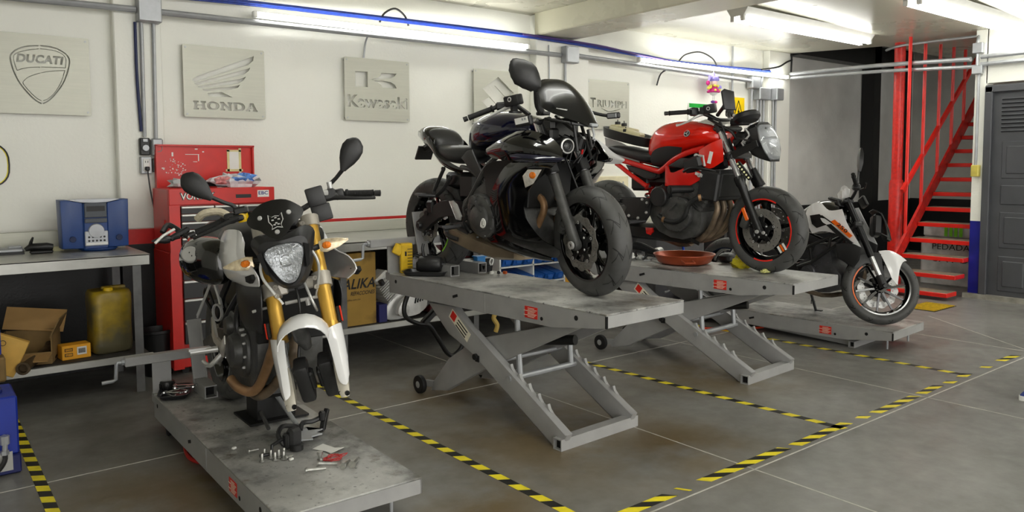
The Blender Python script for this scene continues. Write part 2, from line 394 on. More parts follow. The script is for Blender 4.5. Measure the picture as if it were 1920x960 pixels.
# black steel column and header of the stairwell
b = MB(); b.box((11.9, 6.06, 2.2), (.2, .2, 4.4)); b.box((13.1, 6.1, 2.2), (.16, .14, 4.4)); struct(b.build('column', mat('black steel paint', (.05, .05, .055), .4)))
b = MB(); b.box((11.4, 6.06, 3.12), (3.3, .2, .3)); struct(b.build('lintel', MATS['black steel paint']))

# ---------------------------------------------------------------- red stair
st = thing('staircase', 'red steel staircase with open dusty treads rising behind the door wall', 'staircase', (8.62, 3.78, 0))
M_TREAD = mat('dusty tread top', (.50, .45, .38), .8, var=.25, scale=14)
for k in range(1, 15):
    b = MB(); x = .19*(k-1)+.02; z = .173*(k-.5)
    w = .665 if k < 6 else .82; c = .41-w/2; b.m = 0; b.box((x+.12, c, z-.024), (.24, w, .046), bev=.004); b.m = 1; b.box((x+.12, c, z+.0005), (.225, w-.01, .003)); b.build('tread', [M_RED, M_TREAD], st)
b = MB(); b.bar((-.02, .43, .075), (2.6, .43, 2.46), .03, .13, (0, 0, 1)); b.build('stringer', M_REDDARK, st)
b = MB(); b.bar((.75, -.43, .77), (2.6, -.43, 2.46), .03, .13, (0, 0, 1)); b.build('stringer', M_REDDARK, st)
b = MB(); b.bar((.44, .44, 1.15), (2.4, .44, 2.83), .035, .05, (0, 0, 1)); b.build('handrail', M_RED, st)
for x in (.54, .92, 1.32, 1.69, 2.03):
    b = MB(); b.cyl((x, .44, .09+x*.91), (x, .44, zceil(8.62+x, 4.2)-.002), .02, n=8); b.build('baluster', M_RED, st)
b = MB(); b.cyl((9.55, 4.52, 0), (9.55, 4.52, zceil(9.55, 4.52)), .062, n=24); b.lathe([(.082, 0), (.082, 1.22), (.072, 1.27), (.0, 1.27)], (9.55, 4.52, 0))
tag(b.build('steel_post', mat('chipped red paint', (.83, .14, .10), .35, var=.18, scale=25)), 'thick round red steel post with chipped paint at the foot of the stair', 'post')
# stacked bags/boxes under the stair and the floor grate
bx = thing('stacked_carton', 'white printed carton pile stored under the red stair treads', 'box', (9.75, 3.85, 0))
b = MB(); b.box((.25, 0, .29), (.5, .9, .58), bev=.02); b.build('carton', mat('dirty white board', (.70, .71, .70), .8, var=.25, scale=8), bx)
b = MB(); b.box((.25, 0, .66), (.48, .86, .15), bev=.02); b.build('upper_carton', MATS['dirty white board'], bx)
b = MB(); R_ = Matrix(((0, 0, -1, -.004), (-1, 0, 0, 0), (0, 1, 0, 0), (0, 0, 0, 1)))
add_text(b, 'PEDADA', Matrix.Translation((0, .1, .47)) @ R_, .10, .42); add_text(b, 'SAYO', Matrix.Translation((0, .1, .33)) @ R_, .13, .40); b.build('lettering', M_BLACKP, bx)
b = MB()
for k in range(4): b.box((-.004, .16-.055*k, .66), (.006, .035, .12))
b.build('green_mark', mat('green print', (.45, .80, .15), .5), bx)
gr = thing('floor_grate', 'yellow slotted drain grate in the floor before the red stair', 'grate', (8.2, 3.5, 0))
b = MB(); b.box((0, 0, .002), (.5, .3, .004)); b.build('pit_cover', M_BLACKP, gr)
b = MB()
for k in range(10): b.box((-.22+.049*k, 0, .006), (.024, .28, .006))
b.build('bars', mat('yellow grate paint', (.80, .66, .12), .5, var=.25, scale=30), gr)

# ---------------------------------------------------------------- hazard tapes on the floor
M_TY = mat('yellow tape', (.93, .86, .16), .45, var=.1, scale=25); M_TB = mat('black tape', (.10, .10, .09), .5, var=.3, scale=25)
def tape(p, q, label, w=.05, step=.075, group=None, slant=.6, t0=None):
    p = V((*p, 0)); q = V((*q, 0)); d = (q-p); L = d.length; d.normalize(); n = V((-d.y, d.x, 0)); b = MB(); k = 0; s = 0
    off = w*slant
    while s < L:
        e = min(L, s+step); b.m = k % 2
        vs = []
        for sgn in (-1, 1):
            for t in (s, e):
                tt = min(L, max(0, t+sgn*off/2)); vs.append(p+d*tt+n*w/2*sgn+V((0, 0, .0012)))
        b.add([*(v-V((0, 0, .0008)) for v in vs), *vs], [(0, 1, 3, 2), (4, 5, 7, 6), (0, 1, 5, 4), (2, 3, 7, 6)]); s = e; k += 1
    o = b.build('floor_tape', [M_TY, M_TB]); return tag(o, label, 'tape', group)
tape((.44, 5.4), (.43, 1.6), 'black and yellow hazard tape on floor beside the blue machine')
tape((2.12, 4.95), (2.14, 1.2), 'hazard tape on floor between the low front lift and the black motorcycle lift')
tape((3.88, 4.9), (4.02, 2.14), 'black and yellow hazard tape on floor between the two raised lifts')
tape((5.62, 4.75), (5.71, 2.2), 'hazard tape on floor between the red motorcycle lift and the low stair lift')
G = 'torn hazard tape along the slab joint'
for i, (a, c) in enumerate(((2.15, 2.62), (2.66, 2.72), (2.82, 3.52), (3.56, 4.14), (4.24, 4.34), (4.40, 4.96), (5.0, 5.32), (5.38, 5.5), (5.62, 5.78), (6.0, 6.1), (6.3, 6.62))):
    tape((a, 2.185+.01*random.uniform(-1, 1)), (c, 2.19+.01*random.uniform(-1, 1)), 'torn worn piece of hazard tape lying along the pale slab joint', .055, .085, G, slant=-1.5)

# ---------------------------------------------------------------- steel name plates on the wall
def stroke(pl, w, k=5):
    P = cat(pl, k) if len(pl) > 2 else pl; Lf, Rt = [], []
    for i in range(len(P)):
        a = P[max(0, i-1)]; c = P[min(len(P)-1, i+1)]; dx, dy = c[0]-a[0], c[1]-a[1]; l = hypot(dx, dy) or 1
        Lf.append((P[i][0]-dy/l*w/2, P[i][1]+dx/l*w/2)); Rt.append((P[i][0]+dy/l*w/2, P[i][1]-dx/l*w/2))
    return Lf+Rt[::-1]
def txt_loops(s, cx, cy, h, w, bold=.0, shear=0.0):
    vs, fs = text_polys(s, 1.0, bold, 4); x0 = min(v.x for v in vs); x1 = max(v.x for v in vs); y0 = min(v.y for v in vs); y1 = max(v.y for v in vs)
    return [[(cx+((x-(x0+x1)/2)*w/(x1-x0))+((y-(y0+y1)/2)*h/(y1-y0))*shear, cy+(y-(y0+y1)/2)*h/(y1-y0)) for x, y in lp] for lp in loops_of(vs, fs)]
def slab(loops, bars): return loops+[[(x0, y0), (x1, y0), (x1, y1), (x0, y1)] for x0, y0, x1, y1 in bars]
def plate_sign(x, z, label, cuts, w=.625, h=.545, r=.012):
    rim = []
    for cx, cy, a in ((w/2-r, h/2-r, 0), (-w/2+r, h/2-r, 1), (-w/2+r, -h/2+r, 2), (w/2-r, -h/2+r, 3)):
        rim += [(cx+r*cos(pi/2*(a+t/4)), cy+r*sin(pi/2*(a+t/4))) for t in range(5)]
    t = thing('wall_sign', label, 'sign', (x, W-.05, z)); vs, fs = cut_sheet(rim, cuts, .010)
    b = MB(); b.add(vs, fs, XZ); b.build('plate', M_STEEL, t, ang=20)
    for sx in (-1, 1):
        for sz in (-1, 1):
            b = MB(); b.cyl((sx*(w/2-.022), .049, sz*(h/2-.022)), (sx*(w/2-.022), -.009, sz*(h/2-.022)), .007, n=10); b.build('standoff', M_GALV, t)
    return t
FE = [[(-.2501, .009), (-.2109, .0374), (.2285, .2236), (.222, .1872), (.1791, .148), (-.2291, -.0102)], [(-.2393, -.0177), (.1784, .1212), (.1986, .1316), (.187, .1057), (.1463, .0742), (-.2131, -.0333)], [(-.2133, -.0402), (.1183, .0385), (.1621, .0574), (.145, .0295), (.0993, -.0001), (-.1835, -.054)], [(-.1803, -.0607), (.0631, -.0236), (.1134, -.0081), (.0985, -.0304), (.0553, -.0471), (-.1502, -.0746)], [(-.1387, -.0861), (-.0298, -.0731), (.0517, -.1094), (-.1275, -.1116)]]
def slab_letters(cx, cy, w, h):
    """HONDA in slab letters, drawn as polygons on a 5-cell strip"""
    A = {'H': [[(0, 0), (.42, 0), (.42, .2), (.3, .2), (.3, .4), (.7, .4), (.7, .2), (.58, .2), (.58, 0), (1, 0), (1, .2), (.92, .2), (.92, .8), (1, .8), (1, 1), (.58, 1), (.58, .8), (.7, .8), (.7, .6), (.3, .6), (.3, .8), (.42, .8), (.42, 1), (0, 1), (0, .8), (.08, .8), (.08, .2), (0, .2)]],
         'O': [[(.5+.5*cos(a*pi/12), .5+.5*sin(a*pi/12)) for a in range(24)], [(.5+.24*cos(a*pi/12), .5+.3*sin(a*pi/12)) for a in range(24)]],
         'N': [[(0, 0), (.38, 0), (.38, .2), (.28, .2), (.28, .62), (.72, 0), (.92, 0), (.92, .8), (1, .8), (1, 1), (.62, 1), (.62, .8), (.72, .8), (.72, .4), (.3, 1), (0, 1), (0, .8), (.08, .8), (.08, .2), (0, .2)]],
         'D': [[(0, 0), (.6, 0), (.85, .1), (1, .35), (1, .65), (.85, .9), (.6, 1), (0, 1), (0, .8), (.1, .8), (.1, .2), (0, .2)], [(.34, .22), (.34, .78), (.58, .78), (.72, .62), (.72, .38), (.58, .22)]],
         'A': [[(0, 0), (.36, 0), (.36, .18), (.27, .18), (.31, .3), (.64, .3), (.68, .18), (.58, .18), (.58, 0), (1, 0), (1, .18), (.93, .18), (.66, 1), (.36, 1), (.08, .18), (0, .18)], [(.37, .46), (.49, .8), (.60, .46)]]}
    out = []; cw = w/5
    for i, ch in enumerate('HONDA'):
        out += [[(cx-w/2+cw*(i+.03+x*.94), cy-h/2+y*h) for x, y in orient(lp, k == 0)] for k, lp in enumerate(A[ch])]
    return out
plate_sign(2.006, 2.114, 'square steel wall plate cut with a spread wing above the word HONDA', [orient(f) for f in FE]+slab_letters(.001, -.182, .50, .066))
KS = [[(-.218, .1532), (-.0974, .156), (-.1, .0232), (-.2207, .0199)], [(.0349, .1554), (.1892, .1602), (.1702, .1346), (.1281, .1135), (-.0046, .0968), (-.0898, .0892), (-.0157, .106), (.0254, .1287)], [(-.0587, .0853), (.0519, .0884), (.1321, .0794), (.1712, .0576), (.187, .028), (.0462, .0258), (.0308, .051), (-.0051, .0728)]]
plate_sign(3.337, 2.1315, 'square steel wall plate cut with a block K and the word Kawasaki', [orient(q) for q in KS]+txt_loops('Kawasaki', .001, -.103, .108, .59, .028), .64, .54)
SU = [(-.1563, .0923), (.058, .2231), (.2777, .0669), (.1609, .0207), (.0124, .131), (.2597, -.0653), (.0382, -.1937), (-.1735, -.0353), (-.0627, .0092), (.0841, -.1021)]
plate_sign(4.652, 2.127, 'square steel wall plate cut with a large angular S emblem', [orient([(x*.9-.03, y*.95) for x, y in SU])], .55, .55)
plate_sign(6.22, 2.131, 'square steel wall plate cut with the word TRIUMPH over a swoosh', txt_loops('T', -.245, .02, .105, .085, .03)+txt_loops('RIUMPH', .05, .015, .078, .46, .026)+[orient(cat([(-.12, -.035), (-.05, -.068), (.01, -.076), (.10, -.06), (.19, -.03), (.10, -.05), (.01, -.062), (-.05, -.054)], 3, True))], .655, .54)
OL = [(.0053, .1942), (.0858, .188), (.1447, .1592), (.1718, .1272), (.1757, .0894), (.1595, .0195), (.1297, -.0549), (.08, -.13), (.0384, -.176), (.0061, -.1957)]
OR_ = [(-.0038, .1933), (-.0769, .1807), (-.1286, .1576), (-.1613, .1254), (-.1691, .0881), (-.1534, .0123), (-.1248, -.0595), (-.0768, -.1309), (-.0335, -.1773), (-.0017, -.196)]
IL = [[(.0045, .1732), (.085, .1683), (.1342, .1484), (.1552, .1183), (.154, .09), (.1508, .0555)], [(.1508, .0555), (.08, .054), (.0054, .0499)]]
IR = [[(-.0033, .1725), (-.078, .1555), (-.1328, .1315), (-.1509, .1043), (-.1453, .057), (-.1343, .0173)], [(-.1343, .0173), (-.1021, .0322), (-.0569, .043), (-.0011, .0494)]]
LL = [[(.0052, .0117), (.0596, .0261), (.1467, .0377)], [(.1467, .0377), (.12, -.0441), (.0806, -.1148), (.039, -.1609), (.0089, -.176)]]
LR = [[(-.002, .0097), (-.0658, -.0186), (-.0957, -.0466), (-.1012, -.0706), (-.0636, -.1228), (-.0296, -.1598), (-.0023, -.1765)]]
plate_sign(.7673, 2.0918, 'square steel wall plate cut with a pointed shield and the slanted word DUCATI', [orient(stroke(OL, .009)), orient(stroke(OR_, .009))]+[orient(stroke(q, .005)) for q in IL+IR+LL+LR]+txt_loops('DUCATI', .002, .103, .058, .27, .05, .18), .60, .535)
t = thing('wall_emblem', 'rounded yellow rimmed emblem on the wall below the shield plate', 'sign', (.36, W-.012, 1.48))
b = MB(); ov = [(.205*math.copysign(abs(cos(a*pi/16))**.7, cos(a*pi/16)), .155*math.copysign(abs(sin(a*pi/16))**.7, sin(a*pi/16))) for a in range(32)]
b.m = 0; b.prism(ov, 0, .012, XZ); b.m = 1; b.tube([(x, -.013, z) for x, z in ov], .006, 6, True); b.m = 2; b.tube([(x*.97, -.012, z*.97) for x, z in ov], .004, 6, True)
b.build('emblem_disc', [M_WALL, M_BLACKP, M_TY], t)

# ---------------------------------------------------------------- fluorescent lamps
def wall_lamp(x0, x1, z, label):
    t = thing('fluorescent_lamp', label, 'lamp', (x0, 6.03, z)); L = x1-x0
    b = MB(); b.cyl((.03, 0, 0), (L-.03, 0, 0), .019, n=12); b.build('tube', M_TUBE, t)
    for x in (.0, L): b = MB(); b.box((x, .012, 0), (.035, .05, .05), bev=.006); b.build('end_holder', M_WHITE, t)
    b = MB(); b.box((L/2, .045, .0), (L, .03, .045), bev=.004); b.build('batten', M_WHITE, t)
wall_lamp(2.215, 4.965, 2.648, 'long lit fluorescent tube on wall above the wing and block K plates')
wall_lamp(6.6, 9.56, 2.655, 'long lit fluorescent tube on wall above the hanging doll')
def ceil_lamp(x, y, label, group=None, z=3.0):
    t = thing('ceiling_lamp', label, 'lamp', (x, y, zceil(x, y)-.012), group=group); L = 2.44
    b = MB(); b.loft([[(sx*L/2, .12, 0), (sx*L/2, .07, -.075), (sx*L/2, -.07, -.075), (sx*L/2, -.12, 0)] for sx in (-1, 1)]); b.build('housing', M_WHITE, t)
    for s in (-.055, .055):
        b = MB(); b.cyl((-L/2+.03, s, -.10), (L/2-.03, s, -.10), .019, n=12); b.build('tube', M_TUBE2, t)
        for e in (-1, 1): b = MB(); b.box((e*(L/2-.015), s, -.095), (.03, .04, .05)); b.build('end_holder', M_WHITE, t)
ceil_lamp(7.55, 4.55, 'twin tube ceiling lamp above the red motorcycle, nearer the long wall')
ceil_lamp(7.95, 3.1, 'twin tube ceiling lamp nearest the doorway wall')
for p in ((2.3, 3.1), (2.3, .8), (7.6, .8), (2.3, -1.6), (7.6, -1.6)): ceil_lamp(*p, 'twin tube ceiling lamp hung over the floor before the work bays', 'ceiling lamps before the bays')

# ---------------------------------------------------------------- conduits, boxes, cables
def pipe(name, pts, r, label, m=None, cat_='conduit', k=0, n=10, group=None):
    b = MB(); b.tube(pts, r, n, k=k); return tag(b.build(name, m or M_GALV), label, cat_, group)
pipe('conduit', [(-.5, 6.06, 2.555), (1.36, 6.06, 2.585)], .024, 'grey wall conduit running above the shield plate')
pipe('conduit', [(1.52, 6.06, 2.585), (5.44, 6.08, 2.61)], .024, 'grey wall conduit behind the long lamp above the wing plate')
pipe('conduit', [(5.62, 6.06, 2.62), (8.83, 6.11, 2.565)], .024, 'grey wall conduit behind the lamp above the hanging doll')
def jbox(x0, x1, z0, z1, y, dep, label):
    b = MB(); b.box(((x0+x1)/2, y, (z0+z1)/2), (x1-x0, dep, z1-z0), bev=.006); b.box(((x0+x1)/2, y-dep/2-.002, (z0+z1)/2), (x1-x0-.012, .006, z1-z0-.012), bev=.002)
    for sx in (x0+.02, x1-.02):
        for sz in (z0+.02, z1-.02): b.cyl((sx, y-dep/2, sz), (sx, y-dep/2-.008, sz), .005, n=8)
    return tag(b.build('junction_box', M_GALV), label, 'junction box')
jbox(1.365, 1.525, 2.50, 2.67, 6.055, .09, 'grey junction box on the pilaster above the wing plate side')
jbox(5.45, 5.63, 2.53, 2.70, 6.04, .09, 'grey junction box on the pilaster beside the TRIUMPH plate')
jbox(8.81, 8.99, 2.47, 2.62, 6.12, .09, 'small grey junction box above the yellow warning plate')
jbox(8.97, 9.22, 2.33, 2.49, 6.12, .10, 'grey box with three pipes below it beside the wall corner')
jbox(9.235, 9.40, 2.33, 2.49, 6.04, .10, 'grey box at the very corner of the long wall')
pipe('conduit', [(1.40, 6.085, 2.5), (1.395, 6.085, 1.68)], .013, 'thin grey vertical conduit above the black wall switch')
pipe('conduit', [(1.482, 6.085, 2.5), (1.472, 6.085, 1.67)], .013, 'thin grey vertical conduit above the round socket')
pipe('conduit', [(5.50, 6.07, 2.54), (5.50, 6.07, 1.0)], .013, 'vertical grey conduit beneath the box by the TRIUMPH plate')
pipe('cable', [(5.28, 6.08, 2.70), (5.29, 6.08, 2.2), (5.28, 6.08, 1.2)], .006, 'thin wire hanging on the pilaster by the TRIUMPH plate', cat_='cable')
pipe('conduit', [(8.49, 6.16, 2.99), (8.49, 6.16, .9)], .014, 'tall vertical conduit reaching the ceiling beside the warning plate')
pipe('conduit', [(8.9, 6.15, 2.48), (8.9, 6.15, .9)], .018, 'vertical conduit beneath the small grey box by the warning plate')
for i, x in enumerate((9.03, 9.10, 9.17)): pipe('conduit', [(x, 6.15, 2.34), (x, 6.15, .5)], .018, 'vertical grey conduit of the three below the corner box', group='three conduits at the corner')
for x in (9.29, 9.35): pipe('conduit', [(x, 6.08, 2.34), (x, 6.08, .5)], .015, 'vertical grey conduit of the pair on the corner pilaster', group='pair of conduits on the corner pilaster')
pipe('conduit', [(9.06, 6.12, 2.48), (9.05, 6.1, 2.58), (9.10, 6.1, 2.68), (9.3, 6.08, 2.68)], .016, 'bent grey conduit elbow over the corner box', k=5)
M_CBL = mat('blue cable sheath', (.10, .22, .58), .45, var=.3, scale=30); M_CPU = mat('violet cable sheath', (.28, .2, .45), .45)
b = MB()
for k, (dy, dz) in enumerate(((0, 0), (.012, .014), (-.012, .012), (.0, .027))): b.tube([(1.55, 6.11+dy, 2.71+dz), (2.6, 6.11+dy, 2.735+dz), (5.1, 6.06+dy, 2.745+dz), (6.6, 6.08+dy, 2.70+dz), (7.5, 6.14+dy, 2.68+dz), (9.2, 6.08+dy, 2.70+dz)], .009, 6, k=5)
tag(b.build('cable_bundle', M_CBL), 'blue cable bundle strapped along the top of the long wall', 'cable')
pipe('cable', [(4.9, 6.04, 2.765), (5.9, 6.03, 2.75), (6.6, 6.06, 2.71), (7.2, 6.1, 2.69)], .011, 'violet cable crossing the beam foot on the long wall', M_CPU, 'cable', 5)
pipe('cable', [(1.36, 6.09, 2.5), (1.36, 6.09, 2.1), (1.375, 6.09, 1.72)], .011, 'dark blue cable hanging down to the black wall switch', mat('dark blue sheath', (.07, .12, .3), .45), 'cable', 4)
for x, z, lab in ((3.34, 2.72, 'wing and block K plates'), (7.36, 2.71, 'hanging doll')):
    w = .29 if x < 4 else .72
    pipe('cable', [(x, 6.1, z), (x+w*.15, 6.09, z+.08), (x+w*.5, 6.08, z+.13), (x+w*.85, 6.09, z+.08), (x+w, 6.1, z)], .009, 'grey cable arching over the lamp above the '+lab, M_BLACKP, 'cable', 5)
pipe('cable', [(3.22, 6.08, 2.6), (3.225, 6.15, 2.54), (3.215, 6.17, 2.41)], .008, 'pale wire dropping behind the block K plate', M_GALV, 'cable', 4)
pipe('cable', [(7.2, 6.1, 2.61), (7.07, 6.13, 2.54), (7.02, 6.15, 2.40)], .009, 'grey wire curving down the wall beside the TRIUMPH plate', M_BLACKP, 'cable', 4)
pipe('cable', [(9.71, 6.08, 2.99), (9.70, 6.07, 2.9), (9.69, 6.07, 2.70)], .012, 'black cable dropping from ceiling at the wall corner', M_BLACKP, 'cable')
pipe('cable', [(9.0, 6.07, 2.72), (9.35, 6.05, 2.78), (9.55, 6.05, 2.86), (9.69, 6.06, 2.9)], .012, 'black cable rising to the ceiling corner', M_BLACKP, 'cable', 4)
pipe('conduit', [(9.6, 6.02, 2.70), (9.3, 4.7, 2.65), (9.1, 3.55, 2.585)], .026, 'upper of two grey conduits crossing in front of the stairwell', k=4)
pipe('conduit', [(9.6, 6.02, 2.645), (9.3, 4.7, 2.58), (9.1, 3.5, 2.50)], .022, 'lower of two grey conduits crossing in front of the stairwell', k=4)
pipe('conduit', [(9.1, 3.45, 2.60), (9.11, 1.0, 2.60)], .024, 'upper grey conduit on the wall above the dark door')
pipe('conduit', [(9.1, 3.45, 2.52), (9.11, 1.0, 2.52)], .024, 'lower grey conduit on the wall above the dark door')
pipe('conduit', [(9.74, 4.78, 2.885), (9.4, 4.40, 2.87), (9.25, 3.6, 2.845), (9.14, 3.5, 2.82), (9.115, 3.5, 2.74)], .016, 'thin grey conduit along the ceiling edge over the red post', k=4)
pipe('conduit', [(9.115, 3.49, 2.65), (9.115, 3.49, 2.5)], .016, 'short grey conduit joining two boxes at the wall end')
pipe('conduit', [(9.125, 3.475, 2.43), (9.125, 3.475, 1.44)], .014, 'thin grey conduit down the wall end to the yellow switch')
for z0, z1, s in ((2.64, 2.75, 'upper small box at the top of the wall end'), (2.42, 2.51, 'lower small box with a round hole at the wall end')):
    b = MB(); b.box((9.105, 3.48, (z0+z1)/2), (.07, .10, z1-z0), bev=.006); tag(b.build('junction_box', M_GALV), 'grey '+s, 'junction box')
b = MB(); b.box((9.115, 3.47, 1.385), (.07, .075, .125), bev=.006); b.box((9.075, 3.47, 1.385), (.012, .025, .04)); tag(b.build('wall_switch', mat('yellowed switch plastic', (.82, .76, .36), .45)), 'yellow wall switch at the wall end beside the stair', 'switch')
# sockets and switch on the left pilaster
b = MB(); b.m = 0; b.box((1.392, 6.09, 1.61), (.068, .05, .125), bev=.006); b.m = 1; b.cyl((1.392, 6.065, 1.60), (1.392, 6.04, 1.60), .022, n=14); b.box((1.392, 6.06, 1.655), (.03, .02, .02))
tag(b.build('wall_switch', [M_BLACKP, M_GALV]), 'black rotary wall switch on the pilaster', 'switch')
b = MB(); b.m = 0; b.box((1.474, 6.08, 1.605), (.078, .06, .13), bev=.01); b.m = 1; b.lathe([(.0, .002), (.022, .002), (.026, .012), (.03, .0)], (1.474, 6.05, 1.60), (0, -1, 0)); b.m = 0; b.lathe([(.030, 0), (.030, .01), (.025, .012)], (1.474, 6.05, 1.60), (0, -1, 0))
tag(b.build('round_socket', [M_GALV, M_BLACKP]), 'grey box with a round black socket on the pilaster', 'socket')
b = MB(); b.m = 0; b.box((1.395, 6.085, 1.475), (.075, .05, .125), bev=.005); b.m = 2; b.box((1.395, 6.058, 1.475), (.045, .008, .09), bev=.004); b.m = 1
for z in (1.50, 1.45):
    for dx in (-.008, .008): b.box((1.395+dx, 6.052, z), (.003, .006, .014))
tag(b.build('wall_outlet', [M_GALV, M_BLACKP, M_WHITE]), 'white twin outlet with a black plug on the pilaster', 'outlet')
b = MB(); b.box((1.475, 6.09, 1.475), (.065, .04, .10), bev=.005); tag(b.build('blank_box', mat('sooty metal box', (.42, .42, .41), .5, var=.4, scale=25)), 'sooty blank metal box under the round socket', 'box')
t = thing('power_cord', 'black power cord hanging from the white outlet to the bench', 'cord', (1.395, 6.05, 1.45))
b = MB(); b.box((0, -.01, 0), (.03, .035, .03), bev=.006); b.build('plug', M_BLACKP, t)
b = MB(); b.tube([(0, -.02, -.012), (.01, -.03, -.15), (.04, -.03, -.35), (.055, -.02, -.52), (.05, 0, -.58)], .005, 6, k=5); b.build('wire', M_BLACKP, t)
# warning plates
b = MB(); b.m = 0; b.box((8.66, 6.185, 2.19), (.26, .006, .31)); b.m = 1
tri = [(-.105, -.12), (.105, -.12), (0, .115)]
for p, q in zip(tri, tri[1:]+tri[:1]): b.bar((8.66+p[0], 6.18, 2.19+p[1]), (8.66+q[0], 6.18, 2.19+q[1]), .003, .011, (0, 0, 1) if p[1] != q[1] else None)
b.prism([(.012, .06), (-.022, -.025), (-.002, -.018), (-.012, -.085), (.022, .005), (.002, .0)], 0, .003, Matrix.Translation((8.66, 6.18, 2.17)) @ XZ)
tag(b.build('warning_sign', [mat('yellow sign enamel', (.95, .80, .05), .4), M_BLACKP]), 'yellow electric hazard plate with a black bolt in a triangle', 'sign')
b = MB(); b.m = 0; b.box((7.87, 6.185, 2.10), (.45, .006, .26)); b.m = 1; b.box((7.87, 6.18, 2.20), (.43, .004, .05)); b.prism([(0, .03), (.06, .0), (.0, -.09), (-.06, 0)], 0, .003, Matrix.Translation((7.75, 6.18, 2.15)) @ XZ)
tag(b.build('wall_notice', [M_WHITE, mat('green print enamel', (.10, .62, .22), .4)]), 'white wall notice with a green band behind the red motorcycle handlebar', 'sign')
# hanging doll
dl = thing('hanging_doll', 'small hanging jester doll in purple hat and yellow dotted magenta coat', 'doll', (7.92, 6.02, 2.24))
LIL = mat('lilac felt', (.62, .58, .90), .8); MAG = mat('magenta felt', (.78, .16, .50), .8); YEL = mat('yellow felt', (.88, .85, .35), .8); SKN = mat('pale doll face', (.94, .82, .80), .7); PUR = mat('purple felt', (.38, .20, .55), .8)
b = MB(); b.ball((0, 0, .235), (.05, .045, .045)); b.build('head', SKN, dl)
b = MB(); b.ball((0, 0, .28), (.065, .055, .04)); b.tube([(-.03, 0, .29), (-.075, 0, .30), (-.095, 0, .25)], [.03, .022, .01], 8); b.tube([(.03, 0, .29), (.07, 0, .31), (.10, 0, .27)], [.03, .022, .01], 8); b.tube([(0, 0, .29), (.0, 0, .36)], [.035, .012], 8); b.build('hat', LIL, dl)
b = MB(); b.lathe([(.025, .21), (.04, .18), (.085, .125), (.075, .115), (0, .115)]); b.build('coat', MAG, dl)
b = MB()
for a in range(7): b.ball((.05*cos(a), .05*sin(a)-.005, .195-.004*(a % 2)), .018, 8)
for x, z in ((-.045, .14), (.04, .145)): b.ball((x, -.06, z), .017, 8)
b.build('collar', YEL, dl)
b = MB(); b.ball((0, 0, .11), (.055, .05, .03)); b.build('belly', M_WHITE, dl)
b = MB(); b.tube([(-.05, 0, .18), (-.10, -.01, .165)], .014, 8); b.ball((-.115, -.01, .165), .02, 8); b.build('arm', YEL, dl)
b = MB(); b.tube([(.05, 0, .18), (.10, -.01, .18)], .014, 8); b.ball((.11, -.01, .185), .025, 8); b.build('arm', LIL, dl)
b = MB(); b.cyl((-.115, -.01, .165), (-.125, -.01, .21), .003, n=6); b.ball((-.125, -.01, .225), (.025, .025, .03), 10); b.build('lollipop', MAG, dl)
for s in (-1, 1):
    b = MB(); b.m = 0
    for k in range(6): b.ball((s*.014, 0, .09-.016*k), .0055, 6)
    b.m = 1; b.ball((s*.025, -.01, 0), (.032, .024, .018), 10); b.build('leg', [M_GALV, PUR if s < 0 else MAG], dl)
b = MB(); b.cyl((0, 0, .35), (0, .01, .412), .002, n=6); b.build('string', M_WHITE, dl)
# ---------------------------------------------------------------- motorcycle lifts
M_LIFT = mat('grey lift paint', (.62, .62, .615), .42, metal=.05, var=.10, scale=7, bump=.06, bscale=40)
def deck_mat(name, seed):
    m = mat(name, (.66, .66, .65), .40, metal=.1, var=.08, scale=5, bump=.05); nt = m.node_tree; N = nt.nodes; L = nt.links; b = N['Principled BSDF']
    old = b.inputs['Base Color'].links[0].from_socket; tc = N.new('ShaderNodeTexCoord'); mp = N.new('ShaderNodeMapping'); mp.inputs['Location'].default_value = (seed, seed*.7, 0); L.new(tc.outputs['Object'], mp.inputs[0])
    for sc_, col, lo, hi, f in ((1.7, (.82, .82, .80), .46, .62, .75), (2.6, (.17, .165, .155), .47, .66, .92), (5.5, (.34, .29, .18), .58, .70, .75), (34, (.14, .135, .13), .60, .68, .75)):
        n = N.new('ShaderNodeTexNoise'); n.inputs['Scale'].default_value = sc_; n.inputs['Detail'].default_value = 7; n.inputs['Roughness'].default_value = .65; L.new(mp.outputs[0], n.inputs['Vector'])
        r = N.new('ShaderNodeValToRGB'); r.color_ramp.elements[0].position = lo; r.color_ramp.elements[1].position = hi; r.color_ramp.elements[1].color = (f, f, f, 1); L.new(n.outputs['Fac'], r.inputs[0])
        x = N.new('ShaderNodeMix'); x.data_type = 'RGBA'; L.new(r.outputs[0], x.inputs[0]); L.new(old, x.inputs[6]); x.inputs[7].default_value = (*s2l(col), 1); old = x.outputs[2]
    L.new(old, b.inputs['Base Color']); return m
M_STK = mat('red sticker', (.85, .16, .12), .4, var=.08); M_STKW = mat('cream sticker', (.90, .88, .80), .45, var=.1, scale=30)
M_HOLE = mat('dark hole', (.03, .03, .03), .8)
